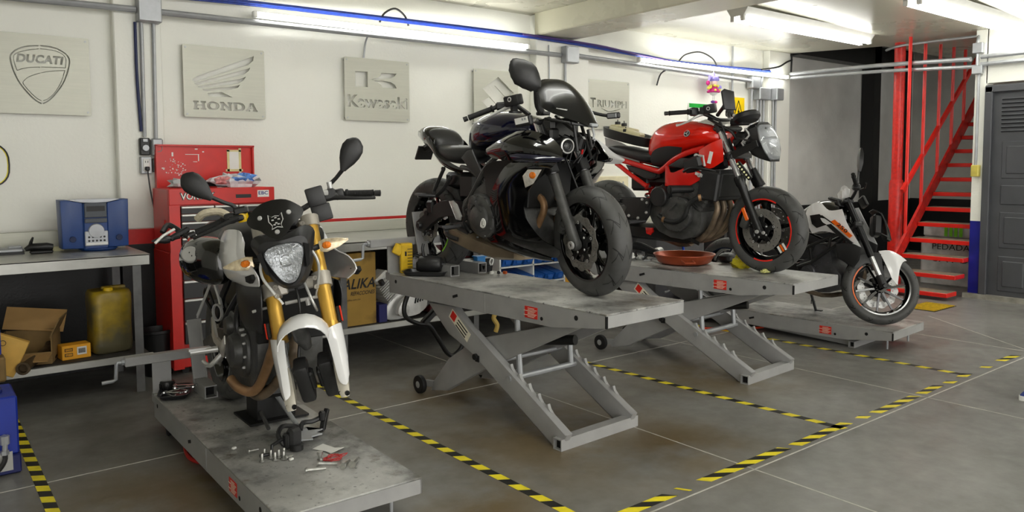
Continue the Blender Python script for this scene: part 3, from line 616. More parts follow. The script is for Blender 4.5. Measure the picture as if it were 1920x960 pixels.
def lift(loc, deg, zt, raised, label, L=1.93, w=.60, seed=1.0, jl=.38, jy=.05):
    t = thing('motorcycle_lift', label, 'lift', loc, radians(deg)); hw = w/2; D = deck_mat('worn deck plate %d' % int(seed*10), seed)
    b = MB(); b.box((-L/2, 0, zt-.004), (L, w, .008), bev=.002); b.build('deck', D, t)
    b = MB(); sk = [(-L, zt-.008), (0, zt-.008), (0, zt-.068), (-.38, zt-.118), (-L, zt-.125)]
    b.plate(sk, -hw, -hw+.006); b.plate(sk, hw-.006, hw); b.box((-.003, 0, zt-.038), (.006, w, .06)); b.box((-L+.003, 0, zt-.066), (.006, w, .117))
    b.box((-L/2-.2, 0, zt-.10), (L-.5, w-.02, .01)); b.box((-.92, -hw-.0008, zt-.065), (.003, .002, .11)); b.build('skirt', M_LIFT, t)
    b = MB()
    for x, z, r in ((-.20, zt-.045, .013), (-.45, zt-.085, .010), (-1.85, zt-.045, .012)): b.cyl((x, -hw-.0012, z), (x, -hw+.003, z), r, n=14)
    b.box((-1.20, -hw-.0005, zt-.06), (.05, .002, .016), rot=(0, -.3, 0)); b.box((-.002, -hw+.004, zt-.04), (.01, .01, .058)); b.build('hole', M_HOLE, t)
    b = MB(); b.m = 0; b.box((-.53, -hw-.0012, zt-.064), (.10, .002, .062), bev=.0008); b.m = 1
    for k in range(7): b.box((-.53+.012*sin(k*2.1), -hw-.0028, zt-.042-.0075*k), (.05+.02*((k*37) % 3), .001, .0028))
    b.build('red_sticker', [M_STK, M_STKW], t)
    if raised:
        k = zt/.75
        A = [(-1.52, .61*k), (-1.23, .62*k), (-1.12, .52*k), (-.285, .085), (-.33, .0), (-.40, .0), (-1.05, .37*k), (-1.30, .44*k)]
        B = [(-1.58, .025), (-1.54, .10), (-1.38, .27*k), (-1.10, .44*k), (-.30, .665*k), (-.22, .65*k), (-.50, .52*k), (-1.02, .275*k), (-1.40, .06)]
        for s in (-1, 1):
            b = MB(); b.plate(A, s*.255-.0225, s*.255+.0225, .01); b.m = 1
            b.box((-1.02, s*.255-.024*1, .345*k), (.04, .006, .04), bev=.01); b.cyl((-1.03, s*.255-.04, .355*k), (-1.03, s*.255+.04, .355*k), .018, n=12)
            b.m = 0
            for q in range(5):                                    # ratchet teeth on the leg's upper edge
                x = -.74+.075*q; z = .52*k+(.085-.52*k)*(x+1.12)/(.835); b.plate([(x-.03, z-.01), (x-.032, z+.03), (x-.018, z+.036), (x-.008, z+.012), (x+.03, z-.025)], s*.255+.004, s*.255+.0225)
            b.build('outer_leg', [M_LIFT, M_HOLE], t)
            b = MB(); b.plate(B, s*.205-.02, s*.205+.02, .01); b.build('inner_leg', M_LIFT, t)
            b = MB(); b.m = 0; b.lathe([(.0, -.018), (.04, -.018), (.057, -.014), (.060, 0), (.057, .014), (.04, .018), (0, .018)], (-1.64, s*.262, .060), (0, 1, 0), 20); b.m = 1; b.lathe([(.0, -.019), (.022, -.018), (.026, -.016)], (-1.64, s*.262, .060), (0, 1, 0), 16); b.lathe([(.0, .019), (.022, .018), (.026, .016)], (-1.64, s*.262, .060), (0, 1, 0), 16); b.cyl((-1.64, s*.19, .060), (-1.64, s*.28, .060), .01); b.bar((-1.64, s*.21, .060), (-1.55, s*.21, .07), .02, .04)
            b.build('caster_wheel', [M_RUB, M_LIFT], t)
            b = MB(); b.cyl((-.76, s*.20, zt-.1), (-.735, s*.20, .29*k), .017, n=10); b.build('safety_strut', M_GALV, t)
        b = MB(); b.cyl((-.735, -.285, .285*k), (-.735, .285, .285*k), .017, n=10); b.cyl((-.85, -.25, .36*k), (-.85, .25, .36*k), .012, n=8); b.build('safety_bar', M_GALV, t)
        b = MB(); fb = [(-.03, -.03), (.03, -.03), (.03, .03), (-.03, .03)]; fi = [(-.024, -.024), (.024, -.024), (.024, .024), (-.024, .024)]
        T = Matrix.Translation((-.335, 0, .03)) @ XZ; vs, fs = cut_plate([fb, fi], w); b.m = 0; b.add(vs, fs, T); b.m = 1; b.box((-.335, 0, .03), (.046, w-.04, .046)); b.build('foot_bar', [M_LIFT, M_HOLE], t)
        b = MB(); b.m = 0; b.prism([(-.19, .03), (.03, .03), (.03, -.035), (-.19, -.035)], 0, .001, Matrix.Translation((-1.12, -.2785, .47*k)) @ Matrix.Rotation(.62, 4, 'Y') @ XZ)
        b.m = 1; b.prism([(-.18, .025), (-.13, .025), (-.13, -.025), (-.18, -.025)], 0, .0018, Matrix.Translation((-1.12, -.2785, .47*k)) @ Matrix.Rotation(.62, 4, 'Y') @ XZ)
        b.m = 2
        for q in range(3): b.prism([(-.11, .018-.02*q), (.0, .018-.02*q), (.0, .010-.02*q), (-.11, .010-.02*q)], 0, .0016, Matrix.Translation((-1.12, -.2785, .47*k)) @ Matrix.Rotation(.62, 4, 'Y') @ XZ)
        b.build('maker_sticker', [M_STKW, M_STK, M_HOLE], t)
        b = MB(); b.cyl((-1.25, -.20, .4*k), (-.5, 0, .5*k), .028, n=12); b.cyl((-1.6, 0, .12), (-1.25, -.0, .3*k), .04, n=12); b.build('hydraulic_ram', M_BLACKP, t)
    else:
        for s in (-1, 1):
            b = MB(); b.bar((-1.5, s*.2, zt-.10), (-.35, s*.2, .035), .04, .06); b.build('outer_leg', M_LIFT, t)
            b = MB(); b.bar((-1.6, s*.15, .05), (-.5, s*.15, zt-.09), .04, .06); b.build('inner_leg', M_LIFT, t)
            b = MB(); b.lathe([(.0, -.016), (.03, -.016), (.045, -.012), (.045, .012), (.03, .016), (0, .016)], (-1.72, s*.27, .045), (0, 1, 0), 18); b.build('caster_wheel', M_RUB, t)
        b = MB(); fb = [(-.025, -.025), (.025, -.025), (.025, .025), (-.025, .025)]; fi = [(-.02, -.02), (.02, -.02), (.02, .02), (-.02, .02)]
        vs, fs = cut_plate([fb, fi], w-.06); b.m = 0; b.add(vs, fs, Matrix.Translation((-.33, 0, .025)) @ XZ); b.m = 1; b.box((-.33, 0, .025), (.038, w-.12, .038)); b.build('foot_bar', [M_LIFT, M_HOLE], t)
        for s in (-.2, .2): b = MB(); b.cyl((-.08, s, zt-.06), (-.08, s, .02), .008, n=8); b.build('stop_pin', M_GALV, t)
    # wheel vise at the rear end
    for s in (-1, 1):
        b = MB(); y = s*.112+jy; fb = [(-.035, -.035), (.035, -.035), (.035, .035), (-.035, .035)]; fi = [(-.029, -.029), (.029, -.029), (.029, .029), (-.029, .029)]
        vs, fs = cut_plate([fb, fi], jl); T = Matrix.Translation((-L+.03+jl/2, y, zt+.036)) @ Matrix.Rotation(pi/2, 4, 'Y'); b.m = 0; b.add(vs, fs, T); b.m = 1; b.box((-L+.01+jl/2, y, zt+.036), (jl-.06, .056, .056)); b.m = 0
        b.bar((-L+.07, y, zt+.02), (-L-.01, y+s*.01, zt+.40), .075, .012, (1, 0, 0), .002); b.bar((-L+.065, y-s*.034, zt+.02), (-L-.015, y-s*.024, zt+.40), .008, .055, (1, 0, 0), .002)
        b.build('vise_jaw', [M_LIFT, M_HOLE], t)
    b = MB(); b.box((-L-.02, -.14, zt+.205), (.05, .60, .05), bev=.004); b.box((-L-.02, -.25, zt+.09), (.008, .10, .2)); b.box((-L-.02, .25, zt+.09), (.008, .10, .2)); b.box((-L-.02, 0, zt-.02), (.05, .6, .05)); va = b.build('vise_arm', M_LIFT, t)
    b = MB(); b.tube([(-L-.02, -.43, zt+.205), (-L-.02, -.475, zt+.205), (-L-.02, -.48, zt+.20), (-L-.02, -.485, zt+.115), (-L-.02, -.50, zt+.108), (-L-.02, -.555, zt+.105)], .010, 8); b.cyl((-L-.02, -.44, zt+.205), (-L-.02, -.455, zt+.205), .018, n=8); b.build('crank_handle', M_GALV, va)
    return t
lift((1.32, 2.67, 0), -91.0, .18, False, 'low grey motorcycle lift with bolts and bracket scattered on its deck', seed=1.3, jl=.24)
lift((2.885, 2.578, 0), -87.5, .75, True, 'raised grey scissor lift carrying the black motorcycle', seed=2.6)
lift((4.655, 2.70, 0), -86.5, .71, True, 'raised grey scissor lift carrying the red motorcycle and copper pan', seed=4.1)
lift((6.17, 2.79, 0), -86.5, .18, False, 'low grey lift under the white and black motorcycle by the stair', seed=5.7)
b = MB(); b.tube([(2.69, 4.56, .60), (2.65, 4.56, .504), (2.665, 4.56, .425), (2.76, 4.56, .37), (2.845, 4.56, .347), (2.92, 4.56, .244), (2.99, 4.56, .135), (3.045, 4.56, .102), (3.10, 4.55, .14), (3.13, 4.55, .19)], .016, 10, k=4)
b.bar((2.80, 4.57, .36), (2.92, 4.57, .455), .05, .045, None, .01); b.tube([(2.92, 4.57, .45), (2.99, 4.6, .5), (3.0, 4.6, .60)], .02, 8, k=3)
tag(b.build('hydraulic_hose', M_BLACKP), 'bent black foot pump lever tube under the rear of the black motorcycle lift', 'hose')
b = MB(); b.tube([(1.10, 4.17, .05), (1.085, 4.12, .02), (1.062, 4.0, .013), (1.065, 3.9, .013), (1.10, 3.81, .02), (1.18, 3.75, .03)], .011, 8, k=4)
tag(b.build('air_hose', mat('red hose rubber', (.66, .10, .07), .45)), 'red air hose coming out under the low front lift', 'hose')
b = MB(); b.tube([(5.3, 5.0, .015), (5.35, 4.6, .015), (5.5, 4.3, .015), (5.75, 4.05, .015), (5.95, 3.95, .02)], .010, 8, k=5)
tag(b.build('air_hose', mat('orange hose rubber', (.80, .25, .12), .45)), 'orange air hose on floor reaching under the low lift by the stair', 'hose')
# ---------------------------------------------------------------- steel bench with boombox
M_BENCHTOP = mat('scuffed steel sheet', (.70, .70, .68), .36, metal=.6, var=.12, scale=6, bump=.05)
M_ANGLE = mat('painted steel angle', (.42, .42, .42), .5, metal=.3, var=.25, scale=10)
M_SHELFB = mat('dirty shelf board', (.20, .19, .18), .7, var=.4, scale=8)
def bench(label, x0, x1, y0, y1, z, splash, zs=.25, legs=None):
    t = thing('workbench', label, 'workbench', (x0, y0, 0)); Lx = x1-x0; Ly = y1-y0
    b = MB(); b.box((Lx/2, Ly/2, z-.006), (Lx, Ly, .012), bev=.003); b.box((Lx/2, .004, z-.035), (Lx, .008, .07), bev=.002); b.box((Lx-.004, Ly/2, z-.035), (.008, Ly, .07), bev=.002); b.box((.004, Ly/2, z-.035), (.008, Ly, .07), bev=.002); b.build('worktop', M_BENCHTOP, t)
    b = MB(); b.box((Lx/2, Ly-.01, z+splash/2), (Lx, .018, splash), bev=.004); b.build('backsplash', M_STEEL, t)
    for x in (legs or (.03, Lx-.06)):
        for y in (.035, Ly-.05):
            b = MB(); b.bar((x, y-.02, 0), (x, y-.02, z-.07), .006, .05, (1, 0, 0)); b.bar((x+.022, y, 0), (x+.022, y, z-.07), .04, .006, (1, 0, 0))
            for k in range(9): b.cyl((x+.002, y-.0235, .12+.075*k), (x+.002, y-.021, .12+.075*k), .006, n=8)
            b.build('leg', M_ANGLE, t)
    b = MB(); b.m = 0; b.box((Lx/2, Ly/2+.01, zs-.008), (Lx-.04, Ly-.06, .016)); b.m = 1; b.box((Lx/2, .004, zs-.022), (Lx, .01, .045), bev=.003); b.build('shelf', [M_SHELFB, M_BENCHTOP], t); return t
bench('long grey steel workbench with the blue boombox on it', -1.2, 1.24, 5.38, 6.1, .90, .13, legs=(.2, 1.2, 2.36))
bench('stainless workbench with backsplash behind the lifts', 2.22, 5.1, 5.20, 6.07, .90, .095, .26, legs=(.3, 1.5, 2.7))
bench('low steel parts bench behind the red motorcycle', 5.95, 8.4, 5.55, 6.17, .80, .08, .26, legs=(.2, 1.2, 2.36))

# ---------------------------------------------------------------- red tool chest
M_CHEST = mat('red chest enamel', (.80, .12, .08), .35, var=.1, scale=8); M_DRW = mat('black drawer front', (.10, .10, .10), .4, var=.25, scale=15); M_RAIL = mat('bright drawer rail', (.80, .80, .78), .35, metal=.6)
tcx = thing('tool_chest', 'red roller tool chest with open lid and black drawers', 'tool chest', (1.42, 5.6, 0)); CW, CD = .74, .42
b = MB(); b.box((CW/2, CD/2+.01, 1.09), (CW, CD-.02, .44), bev=.006); b.box((.035, 0.004, 1.034), (.07, .03, .327)); b.box((CW-.03, .004, 1.034), (.06, .03, .327)); b.box((CW/2, .004, 1.255), (CW, .03, .115), bev=.004); b.build('top_box', M_CHEST, tcx)
b = MB(); b.box((CW/2+.01, CD/2+.03, .46), (CW+.02, CD, .82), bev=.006); b.box((.035, 0.014, .46), (.07, .03, .82)); b.box((CW-.02, .014, .46), (.06, .03, .82)); b.build('cabinet', M_CHEST, tcx)
b = MB(); b.box((CW/2+.02, CD+.03, 1.46), (CW-.02, .02, .33), bev=.005); b.box((CW/2+.02, CD+.015, 1.62), (CW-.02, .05, .012)); 
for x in (.035, CW): b.box((x, CD+.015, 1.46), (.012, .05, .32))
lid = b.build('lid', M_CHEST, tcx)
b = MB(); b.m = 0; b.box((.60, CD+.017, 1.51), (.075, .002, .14)); b.m = 1
for x, z, sx, sz in ((.555, 1.51, .018, .17), (.645, 1.51, .018, .19), (.60, 1.435, .13, .018), (.60, 1.585, .11, .014)): b.box((x, CD+.0155, z), (sx, .002, sz))
b.build('taped_note', [M_WHITE, mat('masking tape', (.88, .84, .62), .7)], lid)
b = MB()
for k in range(46):
    a = random.uniform(0, 2*pi); r = random.uniform(.02, .085); b.box((.16+r*cos(a), CD+.0185, 1.465+.8*r*sin(a)), (random.uniform(.003, .012), .002, random.uniform(.003, .010)), rot=(0, a, 0))
for x, z, w, h in ((.15, 1.555, .012, .03), (.29, 1.555, .10, .004), (.335, 1.53, .006, .05), (.32, 1.595, .02, .008), (.37, 1.575, .012, .008), (.31, 1.50, .03, .004)): b.box((x, CD+.0185, z), (w, .002, h))
b.build('scraped_sticker', M_WHITE, lid)
zz = 1.19; rows = [.055, .055, .055, .055, .055, .055]
for k, h in enumerate(rows):
    cols = ((.075, .30), (.302, .47), (.472, CW-.065)) if k == 0 else ((.075, CW-.065),)
    for x0, x1 in cols:
        b = MB(); b.box(((x0+x1)/2, -.004, zz-h/2), (x1-x0-.004, .02, h-.004), bev=.002); d_ = b.build('drawer', M_DRW, tcx)
        b = MB(); b.box(((x0+x1)/2, -.016, zz-.009), (x1-x0-.004, .016, .016), bev=.004); b.build('drawer_rail', M_RAIL, d_)
    zz -= h
zz = .84
for k, h in enumerate((.085, .085, .13, .16, .16)):
    b = MB(); b.box((CW/2+.005, .004, zz-h/2), (CW-.15, .02, h-.005), bev=.002); d_ = b.build('drawer', M_DRW, tcx)
    b = MB(); b.box((CW/2+.005, -.008, zz-.010), (CW-.15, .016, .018), bev=.004); b.build('drawer_rail', M_RAIL, d_); zz -= h
b = MB(); M_ = Matrix.Translation((.19, -.0115, 1.255)) @ XZ; b.m = 1; add_text(b, 'VORTEX', M_, .068, .24, bold=.05, depth=.0006); b.m = 0; add_text(b, 'VORTEX', M_, .062, .225, bold=.015, depth=.0014); b.build('chest_lettering', [M_WHITE, M_BLACKP], tcx)
b = MB(); b.m = 0; b.box((.655, -.0115, 1.265), (.085, .002, .05)); b.m = 1; add_text(b, 'EBC', Matrix.Translation((.655, -.0127, 1.268)) @ XZ, .034, .07, bold=.02); b.build('brake_sticker', [M_WHITE, M_BLUE], tcx)
b = MB(); b.box((.51, -.0115, 1.25), (.11, .003, .026)); b.build('badge', M_BLACKP, tcx)
b = MB(); b.box((-.002, .14, 1.06), (.006, .06, .05)); b.box((-.004, .14, 1.085), (.008, .09, .012)); b.box((-.004, .14, 1.03), (.008, .09, .012)); b.build('side_handle', M_CHEST, tcx)
for x in (.1, .66):
    for y in (.1, .36): b = MB(); b.lathe([(0, -.015), (.025, -.015), (.025, .015), (0, .015)], (x, y, .025), (0, 1, 0), 14); b.box((x, y, .05), (.04, .04, .02)); b.build('caster', M_RUB, tcx)
# things lying on the chest
def crumple(name, m, c, s, label, cat_, n=14, amp=.35, seed=1, cat2=None):
    rnd = random.Random(seed); b = MB(); b.ball((0, 0, 0), 1.0, n); vs = []
    for x, y, z in b.v:
        k = 1+amp*(rnd.random()-.5)*2; vs.append((c[0]+x*s[0]*k, c[1]+y*s[1]*k, max(c[2]-s[2]*.9, c[2]+z*s[2]*k)))
    b.v = vs; return tag(b.build(name, m, ang=20), label, cat_)
M_POLY = mat('clear plastic film', (.93, .93, .95), .25, var=.1, scale=30, trans=.15)
crumple('plastic_bag', M_POLY, (1.93, 5.78, 1.355), (.16, .10, .055), 'crumpled clear plastic bag on top of the red tool chest', 'bag', 16, .35, 3)
crumple('plastic_wrap', mat('blue printed film', (.35, .55, .85), .35, var=.3, scale=40), (1.98, 5.72, 1.375), (.09, .04, .035), 'blue printed plastic wrap on the clear bag', 'wrap', 12, .4, 5)
crumple('plastic_wrap', mat('pink printed film', (.85, .55, .55), .35, var=.4, scale=40), (1.83, 5.72, 1.36), (.06, .04, .03), 'pink printed plastic wrap beside the clear bag', 'wrap', 12, .4, 7)
crumple('paper_wad', mat('pale grey paper', (.78, .78, .79), .7), (1.56, 5.75, 1.345), (.10, .08, .035), 'pale crumpled paper on the chest behind the mirror', 'paper', 12, .35, 9)
b = MB(); b.sheet([[(1.66, 5.74, 1.325), (1.86, 5.72, 1.318)], [(1.68, 5.80, 1.37), (1.90, 5.80, 1.345)], [(1.70, 5.88, 1.32), (1.92, 5.9, 1.32)]], .004); tag(b.build('black_cloth', M_BLACKP), 'flat black folder lying on the chest beside the bag', 'folder')
# ---------------------------------------------------------------- boombox
M_BB = mat('blue boombox plastic', (.07, .23, .48), .4, var=.08); M_BBS = mat('silver boombox plastic', (.70, .71, .73), .35, metal=.3)
bb = thing('boombox', 'blue boombox with grey centre panel on the steel bench', 'boombox', (1.005, 5.80, .90))
def bbside(s):
    b = MB(); pr = [(s*.073, .018), (s*.200, .022), (s*.206, .345), (s*.16, .345), (s*.073, .325)]
    b.m = 0; b.prism(pr, -.01, .16, Matrix.Translation((0, .0, 0)) @ XZ @ Matrix.Translation((0, 0, -.16)), .012)
    b.m = 1; b.lathe([(0, .0005), (.018, .0015), (.02, .0)], (s*.14, -.0095, .085), (0, -1, 0), 20); return b.build('speaker', [M_BB, mat('dark blue grille', (.06, .13, .30), .6)], bb)
bbside(-1); bbside(1)
b = MB(); b.box((0, .078, .165), (.15, .17, .315), bev=.008); b.lathe([(.10, 0), (.12, .012), (.10, .02), (0, .02)], (.02, .06, 0)); b.build('body', M_BB, bb)
b = MB(); b.m = 0; b.box((0, -.012, .275), (.135, .012, .10), bev=.004); b.m = 1; b.box((0, -.019, .285), (.11, .004, .035)); b.m = 0; b.box((0, -.012, .205), (.135, .014, .03), bev=.003); b.build('tape_deck', [mat('dark grey plastic', (.27, .29, .32), .4), M_BLACKP], bb)
b = MB(); b.m = 0; b.box((0, -.012, .085), (.14, .012, .10), bev=.004); b.lathe([(0, .012), (.045, .010), (.05, 0)], (0, -.012, .135), (0, -1, 0), 20); b.m = 1
for i in range(5):
    for j in range(2): b.cyl((-.046+.023*i, -.018, .095-.025*j), (-.046+.023*i, -.021, .095-.025*j), .007, n=10)
b.m = 2; b.box((0, -.019, .05), (.13, .004, .012)); b.build('control_panel', [M_BBS, M_BLACKP, M_WHITE], bb)
b = MB(); b.plate([(-.15, .345), (-.075, .328), (0, .324), (.075, .328), (.15, .345), (.12, .348), (-.12, .348)], -.008, .15); b.build('top_cover', M_BBS, bb)
# small things on the bench
b = MB(); b.tube([(.60, 5.86, .93), (.63, 5.86, .945), (.72, 5.84, .945), (.755, 5.84, .94)], [.012, .024, .026, .02], 12); b.tube([(.63, 5.86, .955), (.635, 5.85, .98), (.645, 5.84, 1.01)], [.012, .01, .006], 8); b.box((.69, 5.85, .912), (.13, .05, .02), bev=.006)
tag(b.build('cable_tool', M_BLACKP), 'black pistol-like plastic tool lying on the bench beside the boombox', 'tool')
b = MB(); b.m = 0; b.box((.50, 5.95, .925), (.20, .12, .035), bev=.012); b.box((.55, 5.92, .948), (.08, .06, .015), bev=.006); b.m = 1; b.box((.51, 5.93, .906), (.18, .10, .012)); tag(b.build('metal_bracket', [M_GALV, M_BLACKP]), 'shiny metal bracket at the far end of the bench', 'bracket')
b = MB(); b.lathe([(.022, 0), (.042, 0), (.042, .024), (.022, .024)], (.80, 6.0, .90), closed=True); tag(b.build('tape_roll', mat('cream tape roll', (.88, .86, .70), .6)), 'cream roll of tape on the bench beside the boombox', 'tape roll')
# ---------------------------------------------------------------- under the bench
M_JER = mat('oily yellow can plastic', (.62, .52, .12), .38, var=.45, scale=7)
def jmat():
    m = M_JER; nt = m.node_tree; N = nt.nodes; L = nt.links; b = N['Principled BSDF']; old = b.inputs['Base Color'].links[0].from_socket
    tc = N.new('ShaderNodeTexCoord'); n = N.new('ShaderNodeTexNoise'); n.inputs['Scale'].default_value = 3.2; n.inputs['Detail'].default_value = 6; L.new(tc.outputs['Object'], n.inputs['Vector'])
    r = N.new('ShaderNodeValToRGB'); r.color_ramp.elements[0].position = .40; r.color_ramp.elements[1].position = .54; L.new(n.outputs['Fac'], r.inputs[0])
    x = N.new('ShaderNodeMix'); x.data_type = 'RGBA'; L.new(r.outputs[0], x.inputs[0]); L.new(old, x.inputs[6]); x.inputs[7].default_value = (*s2l((.36, .34, .25)), 1); L.new(x.outputs[2], b.inputs['Base Color'])
jmat()
jc = thing('jerry_can', 'oily yellow plastic jerry can on the bench shelf', 'canister', (1.03, 5.62, .25), radians(4))
def rr(wx, wy, z, e=5, n=28): return [V((wx*math.copysign(abs(cos(2*pi*j/n))**(2/e), cos(2*pi*j/n)), wy*math.copysign(abs(sin(2*pi*j/n))**(2/e), sin(2*pi*j/n)), z)) for j in range(n)]
b = MB(); b.loft([rr(.105, .095, 0), rr(.118, .11, .015), rr(.122, .115, .06), rr(.118, .112, .2), rr(.124, .116, .33), rr(.122, .114, .385), rr(.112, .10, .408), rr(.06, .09, .412)]); b.build('body', M_JER, jc, ang=50)
b = MB(); b.box((.03, .0, .418), (.15, .035, .028), bev=.012, seg=2); b.build('handle', M_JER, jc)
b = MB(); b.lathe([(.03, .395), (.03, .428), (.025, .432), (0, .432)], (-.02, -.07, 0)); b.build('cap', mat('yellow can cap', (.80, .66, .08), .4), jc)
M_CARD = mat('brown cardboard', (.66, .52, .32), .8, var=.12, scale=6); M_CARDD = mat('dirty brown cardboard', (.52, .42, .26), .85, var=.25, scale=6)
cb = thing('cardboard_box', 'open brown cardboard box of chain parts on the shelf', 'box', (.57, 5.62, .25), radians(-18))
b = MB(); b.box((0, 0, .008), (.30, .26, .01)); b.box((0, .13, .09), (.30, .006, .17)); b.box((.15, 0, .09), (.006, .26, .17)); b.box((-.15, 0, .09), (.006, .26, .17)); b.box((0, -.13, .04), (.30, .006, .075)); b.build('carton', M_CARDD, cb)
b = MB(); b.box((.01, .16, .235), (.34, .006, .15), rot=(-.5, .12, 0)); b.build('flap', M_CARD, cb)
b = MB(); b.box((.17, -.01, .22), (.006, .24, .13), rot=(0, .45, 0)); b.build('flap', M_CARDD, cb)
b = MB(); b.box((0, -.19, .055), (.30, .12, .006), rot=(.15, 0, 0)); b.build('flap', M_CARD, cb)
for i in range(5):
    b = MB(); x = .50+.045*i; y = 5.60-.012*i; b.lathe([(.012, 0), (.034, 0), (.034, .012), (.012, .012)], (x, y, .275+.012*(i % 2)), (random.uniform(-.4, .4), random.uniform(-.4, .4), 1), 16, closed=True)
    tag(b.build('sprocket_part', mat('oily dark steel', (.13, .125, .12), .35, metal=.7)), 'oily dark steel ring part inside the open cardboard box', 'part', 'ring parts in the open box')
yb = thing('parts_carton', 'small orange carton with white label on the shelf beside the jerry can', 'box', (.815, 5.50, .25), radians(6))
b = MB(); b.m = 0; b.box((0, .05, .045), (.165, .10, .09), bev=.003); b.m = 1; b.box((.03, -.002, .05), (.055, .003, .05)); b.m = 2; b.box((-.045, -.002, .063), (.045, .003, .02)); b.box((-.045, -.002, .032), (.045, .003, .02)); b.m = 0; b.box((-.045, -.003, .063), (.037, .003, .013)); b.box((-.045, -.003, .032), (.037, .003, .013)); b.m = 2
for k in range(14): b.box((.01+.003*k, -.004, .05), (.0012+.0006*(k % 3), .001, .03))
add_text(b, 'POWER', Matrix.Translation((-.045, -.005, .063)) @ XZ, .012, .032); add_text(b, 'QT Y', Matrix.Translation((-.045, -.005, .032)) @ XZ, .012, .03)
b.build('carton', [mat('orange card', (.93, .66, .14), .6), M_WHITE, M_BLACKP], yb)
lb = thing('leaning_carton', 'yellow flat carton tilted at the shelf end by the blue bottle', 'box', (.37, 5.36, .27), radians(-12))
b = MB(); b.m = 0; b.box((0, 0, .12), (.30, .05, .22), rot=(0, .42, 0), bev=.004); b.m = 1; b.box((-.07, -.028, .08), (.13, .003, .10), rot=(0, .42, 0)); b.m = 2; b.lathe([(.014, 0), (.017, .001), (.014, .002)], (.05, -.026, .17), (0, -1, 0), 16, closed=True); b.build('carton', [mat('yellow card', (.88, .70, .34), .65), mat('pale card label', (.75, .74, .70), .7), M_BLACKP], lb)
bt = thing('oil_bottle', 'blue plastic oil bottle at the shelf end', 'bottle', (.31, 5.20, .39))
b = MB(); b.loft([rr(.07, .04, .0, 4, 20), rr(.085, .05, .02, 4, 20), rr(.085, .05, .15, 4, 20), rr(.06, .04, .20, 3, 20), rr(.02, .02, .22, 2, 20), rr(.02, .02, .25, 2, 20)]); b.build('body', mat('blue bottle plastic', (.08, .25, .70), .3), bt)
b = MB(); b.box((0, -.052, .13), (.12, .004, .07)); b.build('label', M_WHITE, bt)
b = MB(); b.box((.31, 5.22, .32), (.2, .14, .14), bev=.01); tag(b.build('wooden_block', M_CARDD), 'brown carton block under the blue oil bottle', 'box')
b = MB(); M_RP = mat('rusty pipe steel', (.40, .34, .26), .45, metal=.6, var=.4, scale=20); b.tube([(.505, 5.28, .285), (.56, 5.42, .285), (.66, 5.6, .30), (.70, 5.65, .32)], [.032, .028, .028, .045], 14, cap=False, k=3); b.tube([(.51, 5.30, .285), (.56, 5.42, .285), (.66, 5.6, .30)], [.026, .024, .024], 14); b.lathe([(.026, -.012), (.038, -.012), (.038, .01), (.026, .01)], (.505, 5.28, .285), (.055, .14, 0), 18, closed=True)
tag(b.build('exhaust_pipe', M_RP), 'rusty exhaust pipe end poking over the shelf edge', 'pipe')
tb = thing('waste_bin', 'black plastic waste bin between the bench and the red chest', 'bin', (1.36, 5.78, 0))
b = MB(); b.lathe([(.0, .004), (.09, .0), (.115, .30), (.125, .305), (.125, .325), (.112, .325), (.108, .30), (.085, .01), (0, .01)], n=28); b.build('bucket', M_BLACKP, tb)
# blue machine at the frame edge
bm_ = thing('hydraulic_unit', 'blue metal machine with a hose fitting at the floor tape', 'machine', (.23, 4.30, 0), radians(0))
M_BMC = mat('blue machine paint', (.08, .18, .58), .4, var=.15, scale=8)
b = MB(); b.box((-.01, .14, .235), (.32, .28, .28), bev=.008); b.build('housing', M_BMC, bm_)
b = MB(); b.box((-.01, .14, .05), (.33, .30, .09), bev=.006); b.box((.0, .13, .385), (.2, .08, .03), bev=.01); b.build('base', mat('dark blue paint', (.06, .10, .34), .4), bm_)
b = MB(); b.box((.02, -.012, .07), (.20, .004, .09)); b.build('rating_plate', M_BENCHTOP, bm_)
b = MB(); b.cyl((.09, -.03, .20), (.09, -.03, .16), .02, n=8); b.cyl((.09, -.03, .16), (.088, -.03, .12), .012, n=10); b.cyl((.088, -.03, .13), (.088, -.03, .11), .018, n=6); b.cyl((.09, 0, .19), (.09, -.03, .19), .01, n=8); b.build('hose_fitting', M_GALV, bm_)
b = MB(); b.tube([(.088, -.03, .12), (.085, -.035, .08), (.05, -.05, .04), (-.02, -.06, .02), (-.15, -.06, .015)], .011, 8, k=4); b.build('hose', M_BLACKP, bm_)

# ---------------------------------------------------------------- things under the stainless bench
kb = thing('parts_bag_box', 'tall kraft carton printed ITALIKA REFACCIONES under the stainless bench', 'box', (2.50, 5.25, .26), radians(1))
def kraft():
    m = mat('dirty kraft board', (.69, .55, .26), .75, var=.15, scale=4); nt = m.node_tree; N = nt.nodes; L = nt.links; b = N['Principled BSDF']; old = b.inputs['Base Color'].links[0].from_socket
    tc = N.new('ShaderNodeTexCoord'); n = N.new('ShaderNodeTexNoise'); n.inputs['Scale'].default_value = 5; n.inputs['Detail'].default_value = 5; L.new(tc.outputs['Object'], n.inputs['Vector'])
    r = N.new('ShaderNodeValToRGB'); r.color_ramp.elements[0].position = .56; r.color_ramp.elements[1].position = .74; r.color_ramp.elements[1].color = (.8, .8, .8, 1); L.new(n.outputs['Fac'], r.inputs[0])
    x = N.new('ShaderNodeMix'); x.data_type = 'RGBA'; L.new(r.outputs[0], x.inputs[0]); L.new(old, x.inputs[6]); x.inputs[7].default_value = (*s2l((.30, .24, .14)), 1); L.new(x.outputs[2], b.inputs['Base Color']); return m
b = MB(); b.box((.0, .12, .275), (.62, .24, .55), bev=.006, seg=2); b.build('carton', kraft(), kb)
